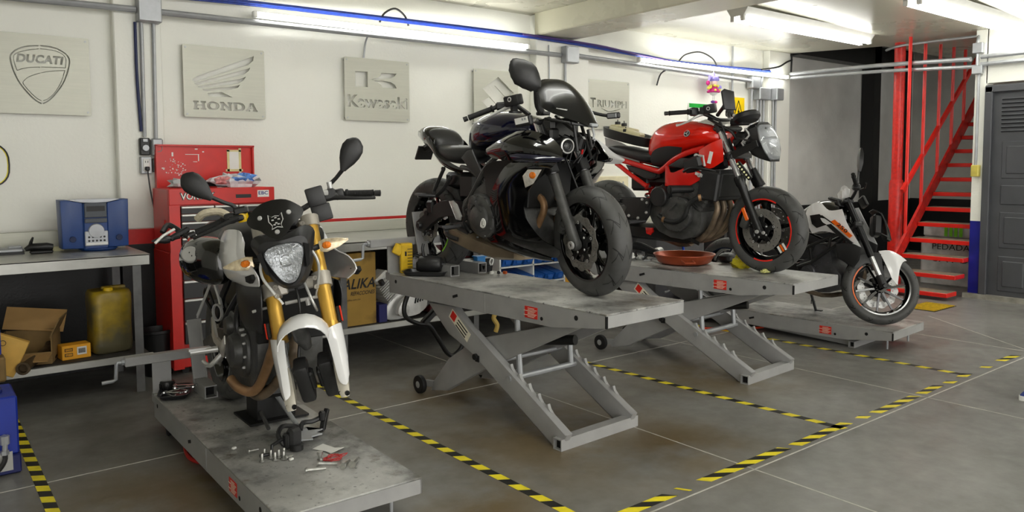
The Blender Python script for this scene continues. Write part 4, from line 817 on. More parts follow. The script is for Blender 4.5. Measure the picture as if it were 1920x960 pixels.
b = MB(); add_text(b, 'ITALIKA', Matrix.Translation((.13, -.002, .315)) @ XZ, .105, .35, .02, .28); b.build('lettering', M_BLACKP, kb); b = MB(); add_text(b, 'REFACCIONES', Matrix.Translation((.195, -.002, .245)) @ XZ, .040, .20, .012, .2); b.build('lettering', M_BLACKP, kb); b = MB(); add_text(b, 'www.italika.com.mx', Matrix.Translation((.09, -.002, .20)) @ XZ, .02, .17); b.build('lettering', M_BLACKP, kb); b = MB(); add_text(b, 'ITALIKA', Matrix.Translation((-.04, -.002, .045)) @ Matrix.Rotation(-.9, 4, 'Y') @ XZ, .03, .10, .02)
b.build('lettering', M_BLACKP, kb)
b = MB(); b.box((2.86, 5.30, .33), (.07, .12, .14), bev=.003); tag(b.build('blue_carton', mat('dark blue card', (.12, .13, .38), .6)), 'small dark blue carton beside the kraft carton', 'box')
# loose alloy engine
M_ALU = mat('cast aluminium', (.84, .84, .83), .38, metal=.35, var=.1, scale=18, bump=.1); M_ALUD = mat('dark cast aluminium', (.25, .25, .25), .45, metal=.6, var=.2)
en = thing('spare_engine', 'loose silver finned engine on the shelf under the stainless bench', 'engine', (3.06, 5.24, .26), radians(8))
b = MB(); cs = [(-.12, .0), (.14, .02), (.20, .08), (.19, .17), (.10, .22), (-.04, .21), (-.14, .14), (-.16, .06)]; b.prism(cat(cs, 3, True), -.16, 0, XZ @ Matrix.Translation((0, 0, -.04)), .01); b.build('crankcase', M_ALU, en)
b = MB(); b.m = 0; b.prism(cat([(-.09, .04), (.06, .03), (.17, .07), (.18, .15), (.08, .195), (-.03, .18), (-.10, .11)], 3, True), 0, .045, XZ, .012); b.lathe([(0, .008), (.03, .006), (.034, 0)], (-.03, -.045, .09), (0, -1, 0), 18); b.m = 1
for k in range(4): b.box((.06+.025*k, -.047, .145+.004*k), (.012, .004, .045), rot=(0, .25, 0))
b.build('side_cover', [M_ALU, M_HOLE], en)
b = MB(); Tc = Matrix.Translation((-.08, .09, .18)) @ Matrix.Rotation(-.62, 4, 'Y')
for k in range(9): b.box((0, 0, .02+.019*k), (.17-.004*abs(k-4), .15, .006), Tc, .002)
b.box((0, 0, .09), (.10, .10, .19), Tc); b.box((0, 0, .205), (.14, .13, .05), Tc, .012); b.build('cylinder_fins', M_ALU, en)
b = MB(); b.cyl((-.22, .0, .30), (-.24, .0, .33), .022, n=14); b.tube([(.17, .02, .06), (.24, .0, .12), (.26, .05, .2)], .02, 10, k=3); b.build('intake', M_ALUD, en)
# bins, drawers and boxes beyond the raised lifts
pb = thing('parts_rack', 'white shelf rack with blue bins beyond the raised lifts', 'rack', (4.0, 5.25, .26))
b = MB()
for z in (0, .16, .32, .47): b.box((.35, .1, z+.006), (.75, .26, .012))
for x in (-.02, .35, .72): b.box((x, .1, .24), (.015, .26, .48))
b.build('shelves', M_WHITE, pb)
M_BIN = mat('blue bin plastic', (.12, .36, .68), .4, var=.1)
for i in range(6):
    for k in range(3):
        x = .05+.12*i; z = .015+.16*k
        b = MB(); b.loft([[(x-.045, -.02, z), (x+.045, -.02, z), (x+.045, .2, z), (x-.045, .2, z)], [(x-.05, -.05, z+.06), (x+.05, -.05, z+.06), (x+.05, .2, z+.10), (x-.05, .2, z+.10)]]); b.box((x, -.045, z+.035), (.05, .012, .03))
        o = b.build('storage_bin', M_BIN); o.location = (4.0, 5.25, .26); tag(o, 'small blue storage bin on the white rack under the bench', 'bin', 'blue bins in the white rack')
dc = thing('drawer_unit', 'dark red trimmed drawer cabinet on the floor behind the black motorcycle', 'cabinet', (3.62, 5.14, 0))
b = MB(); b.box((.0, .35, .565), (.62, .42, .59), bev=.006); b.build('body', mat('dark red cabinet paint', (.32, .05, .07), .4), dc)
for k in range(4):
    b = MB(); b.m = 0; b.box((.06, .13, .78-.155*k), (.46, .03, .14), bev=.004); b.m = 1; b.box((.06, .112, .84-.155*k), (.46, .012, .014)); b.m = 2; b.box((-.185, .112, .78-.155*k), (.02, .03, .14)); b.build('drawer', [M_DRW, M_RAIL, M_ANGLE], dc)
yc = thing('yellow_carton', 'yellow carton on the low shelf beyond the red motorcycle lift', 'box', (4.86, 5.22, .26))
b = MB(); b.box((.0, .1, .11), (.26, .2, .22), bev=.004); b.build('carton', mat('yellow orange card', (.80, .58, .12), .65, var=.2), yc)
ty = thing('spare_tyre', 'spare black tyre leaning in the dark below the red motorcycle lift', 'tyre', (5.12, 5.0, .02))
b = MB(); b.lathe([(.20, -.05), (.24, -.065), (.28, -.06), (.305, -.03), (.31, 0), (.305, .03), (.28, .06), (.24, .065), (.20, .05), (.195, 0)], (0, .08, .31), (0, 1, -.2), 36, closed=True); b.build('tread', M_RUB, ty)
b = MB(); b.tube([(3.86, 5.17, .31), (3.88, 5.15, .24), (3.86, 5.16, .18), (3.89, 5.15, .12), (3.88, 5.16, .06)], .02, 8, k=4); b.box((3.87, 5.19, .285), (.09, .08, .05), bev=.01); tag(b.build('yellow_strap', mat('yellowed tape strip', (.78, .66, .35), .6)), 'curled strip of yellowed tape hanging over the shelf edge', 'strap')
b = MB(); b.box((3.95, 5.95, 1.0), (.07, .06, .12), bev=.01); tag(b.build('white_bottle', M_WHITE), 'small white bottle on the stainless bench by the backsplash', 'bottle')
pl = thing('pliers_rack', 'wall rack of red handled pliers behind the red motorcycle', 'rack', (5.98, 6.12, 1.05))
b = MB(); b.box((.28, .065, .12), (.62, .03, .34), bev=.004); b.build('panel', mat('cream rack board', (.86, .83, .70), .6), pl)
M_RH = mat('red tool grip', (.78, .10, .16), .4)
for i in range(8):
    x = 6.02+.065*i; b = MB(); b.m = 0
    for s in (-1, 1): b.tube([(x+s*.004, 6.163, 1.23), (x+s*.018, 6.163, 1.16), (x+s*.012, 6.163, 1.05)], .008, 8, k=3)
    b.m = 1; b.tube([(x, 6.163, 1.22), (x, 6.163, 1.28)], [.014, .006], 8); tag(b.build('pliers', [M_RH, M_GALV]), 'red handled pliers hanging on the cream rack', 'pliers', 'pliers on the cream rack')
# passer-by's shoe at the frame edge: a walking person
# ---------------------------------------------------------------- motorcycles: shared builders
def tyre_mat():
    m = bpy.data.materials.new('grooved tyre rubber'); m.use_nodes = True; nt = m.node_tree; N = nt.nodes; L = nt.links; b = N['Principled BSDF']
    tc = N.new('ShaderNodeTexCoord'); sp = N.new('ShaderNodeSeparateXYZ'); L.new(tc.outputs['Object'], sp.inputs[0])
    def M(op, a, c=None):
        x = N.new('ShaderNodeMath'); x.operation = op
        for i, q in enumerate((a, c)):
            if q is None: continue
            if isinstance(q, (int, float)): x.inputs[i].default_value = q
            else: L.new(q, x.inputs[i])
        return x.outputs[0]
    an = M('MULTIPLY', M('ARCTAN2', sp.outputs[2], sp.outputs[0]), 11/(2*pi)); ay = M('ABSOLUTE', sp.outputs[1])
    zig = M('PINGPONG', M('MULTIPLY', ay, 1.0), .022)
    f = M('FRACT', M('ADD', an, M('ADD', M('MULTIPLY', ay, 5.0), M('MULTIPLY', zig, 16.0))))
    g = M('LESS_THAN', f, .06)
    f2 = M('FRACT', M('ADD', M('ADD', an, .5), M('MULTIPLY', ay, -7.0))); g2 = M('MULTIPLY', M('LESS_THAN', f2, .045), M('GREATER_THAN', ay, .018))
    rr_ = M('POWER', M('ADD', M('POWER', sp.outputs[0], 2.0), M('POWER', sp.outputs[2], 2.0)), .5)
    g = M('MULTIPLY', M('MAXIMUM', g, g2), M('GREATER_THAN', rr_, .262))
    n = N.new('ShaderNodeTexNoise'); n.inputs['Scale'].default_value = 14; n.inputs['Detail'].default_value = 6; L.new(tc.outputs['Object'], n.inputs['Vector'])
    r = N.new('ShaderNodeValToRGB'); r.color_ramp.elements[0].color = (*s2l((.19, .19, .19)), 1); r.color_ramp.elements[1].color = (*s2l((.33, .33, .325)), 1); L.new(n.outputs['Fac'], r.inputs[0])
    x = N.new('ShaderNodeMix'); x.data_type = 'RGBA'; L.new(g, x.inputs[0]); L.new(r.outputs[0], x.inputs[6]); x.inputs[7].default_value = (.004, .004, .004, 1); L.new(x.outputs[2], b.inputs['Base Color'])
    b.inputs['Roughness'].default_value = .52; bp = N.new('ShaderNodeBump'); bp.inputs['Strength'].default_value = .8; bp.inputs['Distance'].default_value = .004; bp.invert = True; L.new(g, bp.inputs['Height']); L.new(bp.outputs[0], b.inputs['Normal']); return m
M_TYRE = tyre_mat()
M_GB = mat('gloss black paint', (.025, .026, .03), .10, coat=.8, var=.1, rvar=.3); M_NAVY = mat('midnight blue gloss', (.05, .06, .17), .12, coat=.8, var=.2)
M_MB = mat('matte black plastic', (.13, .13, .133), .42, var=.2, scale=12, bump=.05, bscale=200); M_MBR = mat('rough black casting', (.29, .29, .285), .42, metal=.25, var=.4, scale=16, bump=.15)
M_BKM = mat('black metal', (.13, .13, .13), .32, metal=.3, var=.2); M_SIL = mat('satin silver', (.78, .78, .77), .32, metal=.4, var=.08); M_CHR = mat('chrome', (.84, .84, .85), .14, metal=.8, var=.03)
M_DISC = mat('worn brake steel', (.50, .49, .47), .36, metal=.35, var=.25, scale=14); M_SEAT = mat('black seat vinyl', (.17, .17, .172), .38, var=.12, bump=.1, bscale=150)
M_GRIP = mat('rubber grip', (.05, .05, .05), .65, bump=.4, bscale=220); M_GOLD = mat('gold anodised', (.80, .63, .27), .30, metal=.6, var=.08); M_BRONZE = mat('heat tinted pipe', (.62, .48, .34), .38, metal=.4, var=.4, scale=9)
M_DPIPE = mat('sooty exhaust pipe', (.46, .40, .33), .42, metal=.4, var=.5, scale=10); M_WP = mat('white gloss panel', (.90, .90, .90), .2, coat=.5, var=.03); M_LENS = mat('clear lamp lens', (.95, .96, .97), .05, var=.02, trans=.92); M_REFL = mat('lamp reflector', (.88, .89, .90), .22, metal=.6, var=.12, scale=30, bump=.5, bscale=70); M_SIGL = mat('signal lens', (.82, .80, .76), .12, var=.2, scale=60, metal=.2); M_ORL = mat('amber lens', (.90, .48, .12), .2, var=.25, scale=50)
M_GLASS = mat('dark smoked screen', (.05, .052, .055), .24, var=.25, scale=7, coat=.25); M_RADI = mat('radiator core', (.10, .10, .10), .55, metal=.3, var=.25, scale=60, stretch=(1, 1, 8)); M_ORG = mat('orange reflector', (.95, .42, .08), .3, var=.05); M_REDP = mat('red bike gloss', (.86, .12, .06), .14, coat=.8, var=.05); M_REDF = mat('red frame paint', (.80, .11, .08), .25, coat=.4, var=.08)
M_REFR = mat('red reflector', (.85, .2, .12), .3)
class Bike:
    def __init__(s, name, label, o, deg, steer=0, rake=24.5, trail=.10, pitch=0, cat_='motorcycle'):
        s.r = thing(name, label, cat_, o, radians(deg)); s.r.rotation_euler = (0, -radians(pitch), radians(deg)); s.rk = radians(rake)
        Q = Matrix.Translation((trail, 0, 0)); s.S = Q @ Matrix.Rotation(radians(steer), 4, V((-sin(s.rk), 0, cos(s.rk)))) @ Q.inverted()
    def put(s, name, mb, m, st=False, ang=35, parent=None, label=None):
        o = mb.build(name, m, parent or s.r, ang, s.S if st else None)
        if label: o['label'] = label
        return o
    def fl(s, z, y, dx=0.0): return (dx-math.tan(s.rk)*(z-.30), y, z)       # point on the fork line
    def wheel(s, cx, cz, R, hw, rimr, nsp, m_rim, discs=(), st=False, name='front_wheel', stripe=None, style='single', disc_m=None, spw=.02, rimw=None):
        T = (s.S if st else Matrix()) @ Matrix.Translation((cx, 0, cz)); rw = rimw or hw*.82
        b = MB(); h = [(rimr-.004, -rw), (rimr+.012, -rw-.004), (R-.058, -hw), (R-.036, -hw*1.0), (R-.018, -hw*.84), (R-.007, -hw*.55), (R-.001, -hw*.22), (R, 0)]
        pr = h+[(r, -y) for r, y in h[-2::-1]]; b.lathe(pr, (0, 0, 0), (0, 1, 0), 72, closed=True, x=(1, 0, 0)); ty = b.build('tyre', M_TYRE, s.r, 50); ty.matrix_local = T
        b = MB(); pr = [(rimr+.008, -rw-.002), (rimr+.008, -rw+.006), (rimr-.004, -rw+.010), (rimr-.018, -rw*.45), (rimr-.020, 0), (rimr-.018, rw*.45), (rimr-.004, rw-.010), (rimr+.008, rw-.006), (rimr+.008, rw+.002), (rimr-.008, rw+.001), (rimr-.026, rw*.4), (rimr-.028, 0), (rimr-.026, -rw*.4), (rimr-.008, -rw-.001)]
        b.lathe(pr, (0, 0, 0), (0, 1, 0), 64, closed=True, x=(1, 0, 0)); b.lathe([(.014, -.055), (.036, -.055), (.040, -.03), (.032, -.02), (.032, .02), (.040, .03), (.036, .055), (.014, .055)], (0, 0, 0), (0, 1, 0), 24, closed=True)
        r1 = rimr-.02
        for k in range(nsp):
            a = 2*pi*k/nsp+.2
            def sp(a0, a1, w0, w1):
                rings = []
                for t in (0, .35, .7, 1):
                    rr = .03+(r1-.03)*t; aa = a0+(a1-a0)*t; w = w0+(w1-w0)*t; th = .030-.016*t; c, sn = cos(aa), sin(aa)
                    rings.append([(rr*c-sn*u*w, v*th*.5, rr*sn+c*u*w) for u, v in ((-.5, -1), (.5, -1), (.7, 0), (.5, 1), (-.5, 1), (-.7, 0))])
                b.loft(rings)
            if style == 'y':
                sp(a, a-.17, spw, spw*.8); sp(a, a+.17, spw, spw*.8)
            else: sp(a, a+.04, spw*1.5, spw*.9)
        ri = b.build('rim', m_rim, s.r, 40); ri.matrix_local = T
        if stripe:
            m_st, segs = stripe; b = MB()
            for a0, a1 in segs: b.lathe([(rimr-.004, -rw-.0035), (rimr+.005, -rw-.0045), (rimr+.0055, -rw-.003), (rimr-.004, -rw-.002)], (0, 0, 0), (0, 1, 0), 20, closed=True, a0=a0, a1=a1, x=(1, 0, 0))
            q = b.build('rim_stripe', m_st, ri, 40)
        for y, ro, ri_, pet, hol in discs:
            b = MB(); n = 96; out = [((ro+(.006*cos(pet*2*pi*i/n) if pet else 0))*cos(2*pi*i/n), (ro+(.006*cos(pet*2*pi*i/n) if pet else 0))*sin(2*pi*i/n)) for i in range(n)] if True else None
            out = [((ro+(.006*cos(pet*2*pi*i/n) if pet else 0)), 2*pi*i/n) for i in range(n)]; out = [(r*cos(a), r*sin(a)) for r, a in out]
            lp = [out, [(ri_*cos(2*pi*i/40), ri_*sin(2*pi*i/40)) for i in range(40)]]
            for i in range(hol):
                a = 2*pi*i/hol; rr = ri_+(ro-ri_)*(.28+.24*(i % 3)); lp.append([(rr*cos(a)+.0045*cos(q*pi/4), rr*sin(a)+.0045*sin(q*pi/4)) for q in range(8)])
            vs, fs = cut_plate(lp, .005); b.add(vs, fs, Matrix.Translation((0, y, 0)) @ XZ); dk = b.build('brake_disc', disc_m or M_DISC, s.r, 30); dk.matrix_local = T
            b = MB(); ys = 1 if y > 0 else -1; b.lathe([(.03, 0), (ri_*.62, 0), (ri_*.62, .008), (.03, .008)], (0, y-.004+.003*ys, 0), (0, 1, 0), 32, closed=True)
            for i in range(5 if hol else 6):
                a = 2*pi*i/(5 if hol else 6)+.3; c, sn = cos(a), sin(a); b.bar((ri_*.5*c, y, ri_*.5*sn), ((ri_+.008)*c, y, (ri_+.008)*sn), .03, .007, (0, 1, 0)); b.cyl(((ri_+.006)*c, y-.007, (ri_+.006)*sn), ((ri_+.006)*c, y+.007, (ri_+.006)*sn), .010, n=10)
            q = b.build('disc_carrier', M_BKM, dk, 40)
            b = MB()
            for i in range(5):
                a = 2*pi*i/5+.6; b.lathe([(0, .010*ys), (.005, .010*ys), (.008, .006*ys), (.008, 0)], (ri_*.52*cos(a), y, ri_*.52*sin(a)), (0, 1, 0), 10)
                a -= .3; b.lathe([(.004, .0085*ys), (.009, .0085*ys), (.009, 0)], ((ri_+.006)*cos(a), y, (ri_+.006)*sin(a)), (0, 1, 0), 10)
            b.build('disc_bolt', M_SIL, dk, 40)
        return ty
    def grip(s, a, c, r=.017, st=True, bar=None, endm=None):
        b = MB(); A = V(a); B_ = V(c); b.tube([A.lerp(B_, t) for t in (0, .02, .04, .1, .9, .94, 1)], [.012, .018, r, r*.92, r*.92, r*1.25, r*1.2], 14); s.put('grip', b, M_GRIP, st)
        if bar:
            d = (A-B_).normalized(); b = MB(); b.tube([A+d*.004, A+d*.03], [.014, .015], 12); b.build('bar_end', endm or M_BKM, s.r, 35, s.S if st else None)
    def lofted(s, name, secs, m, e=2.6, n=22, ang=60, st=False, cap=True, sub=3):
        """sections (x, half width, z top, z bottom[, y offset]) blended along x"""
        S_ = cat([(q+(0,))[:5] for q in secs], sub); b = MB(); b.loft([se_ring((x, yo, (zt+zb)/2), max(.004, w), max(.004, (zt-zb)/2), e, n) for x, w, zt, zb, yo in S_], cap); return s.put(name, b, m, st, ang)
def bolts(b, c, r, n, y, br=.007, a0=0, a1=2*pi, ys=-1):
    for i in range(n):
        a = a0+(a1-a0)*i/n; b.lathe([(0, .008), (br*.8, .008), (br, .005), (br, -.004)], (c[0]+r*cos(a), y, c[1]+r*sin(a)), (0, ys, 0), 8)
def hose(B, name, pts, r, m=None, st=False, k=5, n=8):
    b = MB(); b.tube(pts, r, n, k=k); return B.put(name, b, m or M_BLACKP, st)
# ---------------------------------------------------------------- black sport motorcycle on the raised lift
K = Bike('motorcycle', 'glossy black faired sport motorcycle without headlights on the nearest raised lift', (2.909, 2.998, .75), -87, -11)
K.wheel(0, .30, .30, .062, .212, 5, M_GB, ((-.072, .150, .105, 12, 60), (.072, .150, .105, 12, 60)), True, style='y', spw=.022)
K.wheel(-1.41, .315, .315, .078, .212, 5, M_GB, ((-.085, .11, .075, 10, 30),), False, style='y', stripe=(mat('lime rim stripe', (.55, .85, .2), .4), ((1.9, 2.6), (.4, .9))))
for s in (-1, 1):
    y = s*.105
    b = MB(); b.tube([K.fl(.97, y), K.fl(.60, y)], .0205, 16); K.put('fork_tube', b, M_CHR, True)
    b = MB(); b.tube([K.fl(.665, y), K.fl(.66, y), K.fl(.60, y), K.fl(.36, y), K.fl(.30, y, -.0)], [.026, .031, .029, .030, .033], 16); b.lathe([(.012, -.02), (.03, -.02), (.034, 0), (.03, .02), (.012, .02)], K.fl(.295, y), (0, 1, 0), 18); b.lathe([(0, .03), (.016, .03), (.02, .02)], K.fl(.295, y), (0, s, 0), 14)
    b.bar(K.fl(.40, y*.9, -.03), K.fl(.48, y*.9, -.06), .03, .05); K.put('fork_slider', b, M_MBR, True)
    b = MB(); b.lathe([(.010, .0), (.022, .0), (.022, .012), (.010, .012)], K.fl(.295, s*.128), (0, s, 0), 14, closed=True); K.put('axle_nut', b, M_SIL, True)
    b = MB(); b.bar(K.fl(.67, y), K.fl(.735, y), .058, .062, (1, 0, 0), .006); K.put('fork_boot', b, M_MB, True)
    b = MB(); c = K.fl(.40, s*.085, -.075); b.box(c, (.055, .05, .12), bev=.012, seg=2, rot=(0, .3, 0)); b.cyl((c[0], c[1]-.03, c[2]+.03), (c[0], c[1]+.03, c[2]+.03), .02); b.cyl((c[0], c[1]-.03, c[2]-.03), (c[0], c[1]+.03, c[2]-.03), .02); K.put('brake_caliper', b, M_MBR, True)
    hose(K, 'brake_hose', [K.fl(.45, s*.085, -.08), K.fl(.6, s*.07, -.07), K.fl(.75, s*.04, -.04)], .006, st=True)
b = MB(); b.box(K.fl(.80, 0), (.07, .26, .04), bev=.01); b.box(K.fl(.955, 0), (.08, .25, .03), bev=.01); b.tube([K.fl(.79, 0, -.05), K.fl(.97, 0, -.05)], .03, 14); K.put('triple_clamp', b, M_MB, True)
# bodywork
K.lofted('fuel_tank', [(-1.0, .05, .865, .79), (-.96, .085, .93, .79), (-.88, .135, 1.0, .79), (-.75, .165, 1.03, .80), (-.58, .165, 1.02, .82), (-.45, .14, .985, .85), (-.38, .09, .95, .87)], M_NAVY, 2.3, 28)
b = MB(); b.lathe([(.0, .012), (.04, .012), (.045, .0)], (-.62, 0, 1.02), (.05, 0, 1), 24); K.put('fuel_cap', b, M_BKM)
for s in (-1, 1):
    Y = lambda pts: [(x, -s*y if True else y, z) for x, y, z in pts]
    b = MB(); b.patch([Y(c) for c in ([(-.60, -.185, .835), (-.49, -.20, .872), (-.388, -.205, .894), (-.257, -.195, .895), (-.13, -.17, .85), (-.06, -.16, .785)], [(-.61, -.225, .81), (-.48, -.25, .845), (-.37, -.265, .855), (-.24, -.255, .85), (-.12, -.21, .81), (-.05, -.175, .765)], [(-.605, -.235, .785), (-.46, -.27, .80), (-.34, -.285, .80), (-.20, -.265, .79), (-.09, -.21, .775), (-.04, -.18, .748)], [(-.565, -.23, .755), (-.45, -.255, .742), (-.323, -.27, .735), (-.19, -.25, .732), (-.09, -.205, .735), (-.045, -.18, .738)])], 16, 3, .004); K.put('upper_fairing', b, M_GB, ang=30)
    b = MB(); b.patch([Y(c) for c in ([(-.36, -.272, .775), (-.2, -.275, .765), (-.02, -.185, .745)], [(-.34, -.285, .755), (-.18, -.285, .745), (-.03, -.195, .735)], [(-.32, -.272, .732), (-.18, -.262, .725), (-.05, -.20, .727)])], 10, 3, .004); K.put('fairing_wing', b, M_NAVY)
    rows = [[(-.33, -.245, .737), (-.27, -.25, .736), (-.20, -.24, .735), (-.082, -.19, .724)], [(-.43, -.248, .70), (-.34, -.255, .695), (-.24, -.25, .69), (-.11, -.20, .69)], [(-.535, -.235, .60), (-.45, -.248, .61), (-.36, -.245, .61), (-.235, -.22, .60)], [(-.59, -.22, .53), (-.5, -.238, .53), (-.40, -.235, .53), (-.29, -.22, .53)], [(-.60, -.205, .45), (-.5, -.225, .45), (-.41, -.225, .45), (-.314, -.21, .445)], [(-.585, -.20, .38), (-.48, -.215, .38), (-.38, -.21, .375), (-.27, -.195, .37)], [(-.567, -.19, .31), (-.44, -.20, .31), (-.32, -.19, .305), (-.205, -.17, .30)], [(-.60, -.165, .26), (-.44, -.175, .255), (-.27, -.16, .25), (-.115, -.13, .25)], [(-.48, -.13, .205), (-.37, -.135, .2), (-.25, -.125, .20), (-.15, -.11, .205)]]
    b = MB(); b.patch([Y(c) for c in rows], 12, 3, .004); K.put('lower_fairing', b, M_GB, ang=30)
    b = MB(); b.patch([Y(c) for c in ([(-.66, -.215, .69), (-.56, -.232, .73), (-.42, -.235, .737), (-.31, -.232, .737)], [(-.665, -.20, .63), (-.58, -.205, .65), (-.46, -.205, .66), (-.37, -.215, .68)], [(-.655, -.195, .54), (-.61, -.20, .52), (-.57, -.205, .54), (-.52, -.215, .58)])], 10, 3, .004); K.put('air_duct', b, M_MB)
    b = MB(); b.patch([Y(c) for c in ([(-.70, -.17, .285), (-.60, -.19, .315), (-.45, -.185, .27), (-.28, -.15, .22), (-.19, -.12, .2)], [(-.70, -.165, .25), (-.58, -.175, .24), (-.42, -.165, .215), (-.28, -.135, .195), (-.20, -.11, .19)], [(-.68, -.12, .22), (-.56, -.12, .205), (-.42, -.115, .19), (-.28, -.10, .18), (-.20, -.09, .18)])], 12, 3, .004); K.put('belly_pan', b, M_GB)
    b = MB(); po = [(-.282, .651), (-.238, .688), (-.134, .686), (-.20, .609), (-.26, .588)]; b.m = 0; b.plate(po, s*.246-.006, s*.246+.006, .006); b.m = 1; b.ball((-.20, s*.25, .655), (.03, .008, .02), 10); K.put('turn_signal', b, [M_SIGL, M_ORL])
    b = MB(); b.patch([Y(c) for c in ([(-1.565, -.045, .95), (-1.394, -.11, .93), (-1.264, -.135, .86), (-1.208, -.14, .79), (-1.06, -.135, .72), (-.976, -.12, .69)], [(-1.56, -.05, .915), (-1.38, -.125, .88), (-1.27, -.145, .82), (-1.2, -.15, .755), (-1.08, -.14, .70), (-.98, -.12, .675)], [(-1.54, -.035, .89), (-1.369, -.105, .85), (-1.285, -.12, .79), (-1.22, -.125, .735), (-1.12, -.125, .69), (-.988, -.115, .655)])], 16, 3, .004); K.put('tail_panel', b, M_GB)
    b = MB(); b.plate([(-.95, .755), (-.89, .80), (-.83, .81), (-.76, .69), (-.68, .585), (-.715, .565), (-.81, .66), (-.88, .72)], s*.155-.008, s*.155+.008, .01); K.put('side_cover', b, M_MB)
    b = MB(); b.tube([(-.99, s*.12, .70), (-.86, s*.14, .68), (-.70, s*.15, .60)], .016, 8, k=3); b.tube([(-.92, s*.15, .45), (-.80, s*.16, .58), (-.66, s*.17, .72), (-.45, s*.15, .84)], .017, 8, k=3); b.tube([(-.9, s*.14, .43), (-.75, s*.15, .52), (-.55, s*.16, .60)], .014, 8); K.put('frame_tube', b, M_MBR)
    b = MB(); b.tube([(-1.172, s*.125, .69), (-1.235, s*.13, .60), (-1.277, s*.13, .545), (-1.25, s*.13, .51)], .012, 8); b.tube([(-1.095, s*.125, .64), (-1.17, s*.13, .56), (-1.25, s*.13, .515)], .013, 8); b.lathe([(0, .016), (.014, .016), (.014, 0)], (-1.172, s*.12, .69), (0, s, 0), 10); b.lathe([(0, .016), (.014, .016), (.014, 0)], (-1.098, s*.12, .635), (0, s, 0), 10); K.put('footrest_hanger', b, M_MB)
    b = MB(); b.cyl((-1.25, s*.13, .515), (-1.30, s*.24, .52), .012); b.box((-1.30, s*.22, .527), (.09, .05, .014), rot=(0, 0, s*.3)); K.put('pillion_peg', b, M_MB)
    sw = [(-.90, .47), (-.86, .40), (-.95, .37), (-1.05, .40), (-1.20, .385), (-1.36, .285), (-1.45, .285), (-1.46, .34), (-1.39, .365), (-1.26, .455), (-1.12, .495), (-1.02, .49)]
    b = MB(); b.plate(cat(sw, 2, True), s*.13-.02, s*.13+.02, .008); b.lathe([(0, .03), (.018, .03), (.024, .02), (.024, 0)], (-1.41, s*.14, .315), (0, s, 0), 14); K.put('swingarm', b, M_MB)
    b = MB(); b.plate([(-1.035, .49), (-.995, .495), (-.955, .47), (-.91, .40), (-.92, .375), (-.965, .38)], s*.185-.004, s*.185+.004, .008); b.cyl((-.985, s*.18, .45), (-.985, s*.192, .45), .008); K.put('heel_guard', b, M_SIL)
    b = MB(); b.cyl((-.90, s*.17, .345), (-.94, s*.30, .33), .014); b.box((-.935, s*.27, .342), (.05, .10, .012), rot=(0, 0, s*.25)); b.tube([(-.86, s*.17, .45), (-.9, s*.175, .36), (-.82, s*.175, .30)], .014, 8); K.put('footpeg', b, M_MB)
K.lofted('seat', [(-1.27, .125, .855, .77), (-1.18, .138, .845, .735), (-1.08, .138, .838, .72), (-.98, .115, .832, .725), (-.90, .085, .828, .745), (-.84, .06, .835, .77)], M_SEAT, 3.2, 26)
K.lofted('pillion_pad', [(-1.245, .085, .865, .81), (-1.27, .112, .905, .81), (-1.33, .122, .952, .82), (-1.40, .115, .965, .83), (-1.44, .10, .965, .84)], M_SEAT, 3.0, 26)
K.lofted('tail_cowl', [(-1.28, .125, .91, .80), (-1.36, .13, .962, .82), (-1.42, .12, .978, .84), (-1.50, .085, .974, .87), (-1.57, .045, .955, .90)], M_GB, 2.6, 26)
b = MB(); b.box((-1.56, 0, .80), (.012, .13, .10), rot=(0, .5, 0)); b.tube([(-1.45, 0, .86), (-1.54, 0, .83)], .03, 8); K.put('plate_hanger', b, M_MB)
# screen, cockpit
def scr(yk): return [[(-.30, -.10*yk, 1.172), (-.30, 0, 1.19)], [(-.285, -.155*yk, 1.10), (-.21, 0, 1.17)]]
b = MB(); cv = []
for xr, yr, zr, xm, zm in ((-.305, .085, 1.18, -.300, 1.19), (-.285, .155, 1.115, -.235, 1.178), (-.245, .172, 1.045, -.165, 1.135), (-.17, .155, .995, -.10, 1.075), (-.075, .105, .955, -.045, 1.0), (.005, .045, .918, .008, .918)):
    cv.append([(xr, -yr, zr), (xr*.45+xm*.55, -yr*.72, zr*.42+zm*.58), (xm, 0, zm), (xr*.45+xm*.55, yr*.72, zr*.42+zm*.58), (xr, yr, zr)])
b.patch(cv, 17, 4, .004); scn = K.put('windscreen', b, M_GLASS, ang=60)
b = MB()
for x, y, z in ((-.215, -.158, 1.015), (-.125, -.125, .97), (-.215, .158, 1.015), (-.125, .125, .97)): b.lathe([(0, .006), (.007, .006), (.009, 0)], (x, y, z), (.3, -1 if y < 0 else 1, .5), 10)
b.build('screen_bolt', M_SIL, scn)
b = MB(); M_ = axis_m((-.115, -.112, 1.003), (.5, -.62, .6), (.83, .50, -.22)); add_text(b, 'Kawasaki', M_, .014, .06, .01, depth=.009); b.build('screen_lettering', M_WHITE, scn)
b = MB(); po = [(-.045, .10), (.04, .075), (.075, .02), (.085, -.055), (.03, -.075), (-.055, -.035), (-.085, .035), (-.075, .085)]; Tm = axis_m((-.165, -.335, 1.165), (.80, -.60, .05), (.55, .8, 0)); b.prism(po, -.012, .012, Tm, .012); b.loft([[Tm @ V((x*k, y*k, h)) for x, y in cat(po, 2, True)] for k, h in ((.98, .010), (.88, .024), (.60, .036), (.2, .042))]); b.m = 1; b.prism([(x*.9, y*.9) for x, y in po], -.0135, -.011, Tm); mi = K.put('mirror', b, [M_MB, M_CHR])
b = MB(); b.tube([(-.125, -.295, 1.095), (-.15, -.265, 1.06), (-.17, -.24, 1.02), (-.18, -.20, .99)], [.012, .016, .015, .02], 10, k=2); b.box((-.18, -.19, .985), (.07, .05, .02), bev=.006); b.build('mirror_stalk', M_MB, mi)
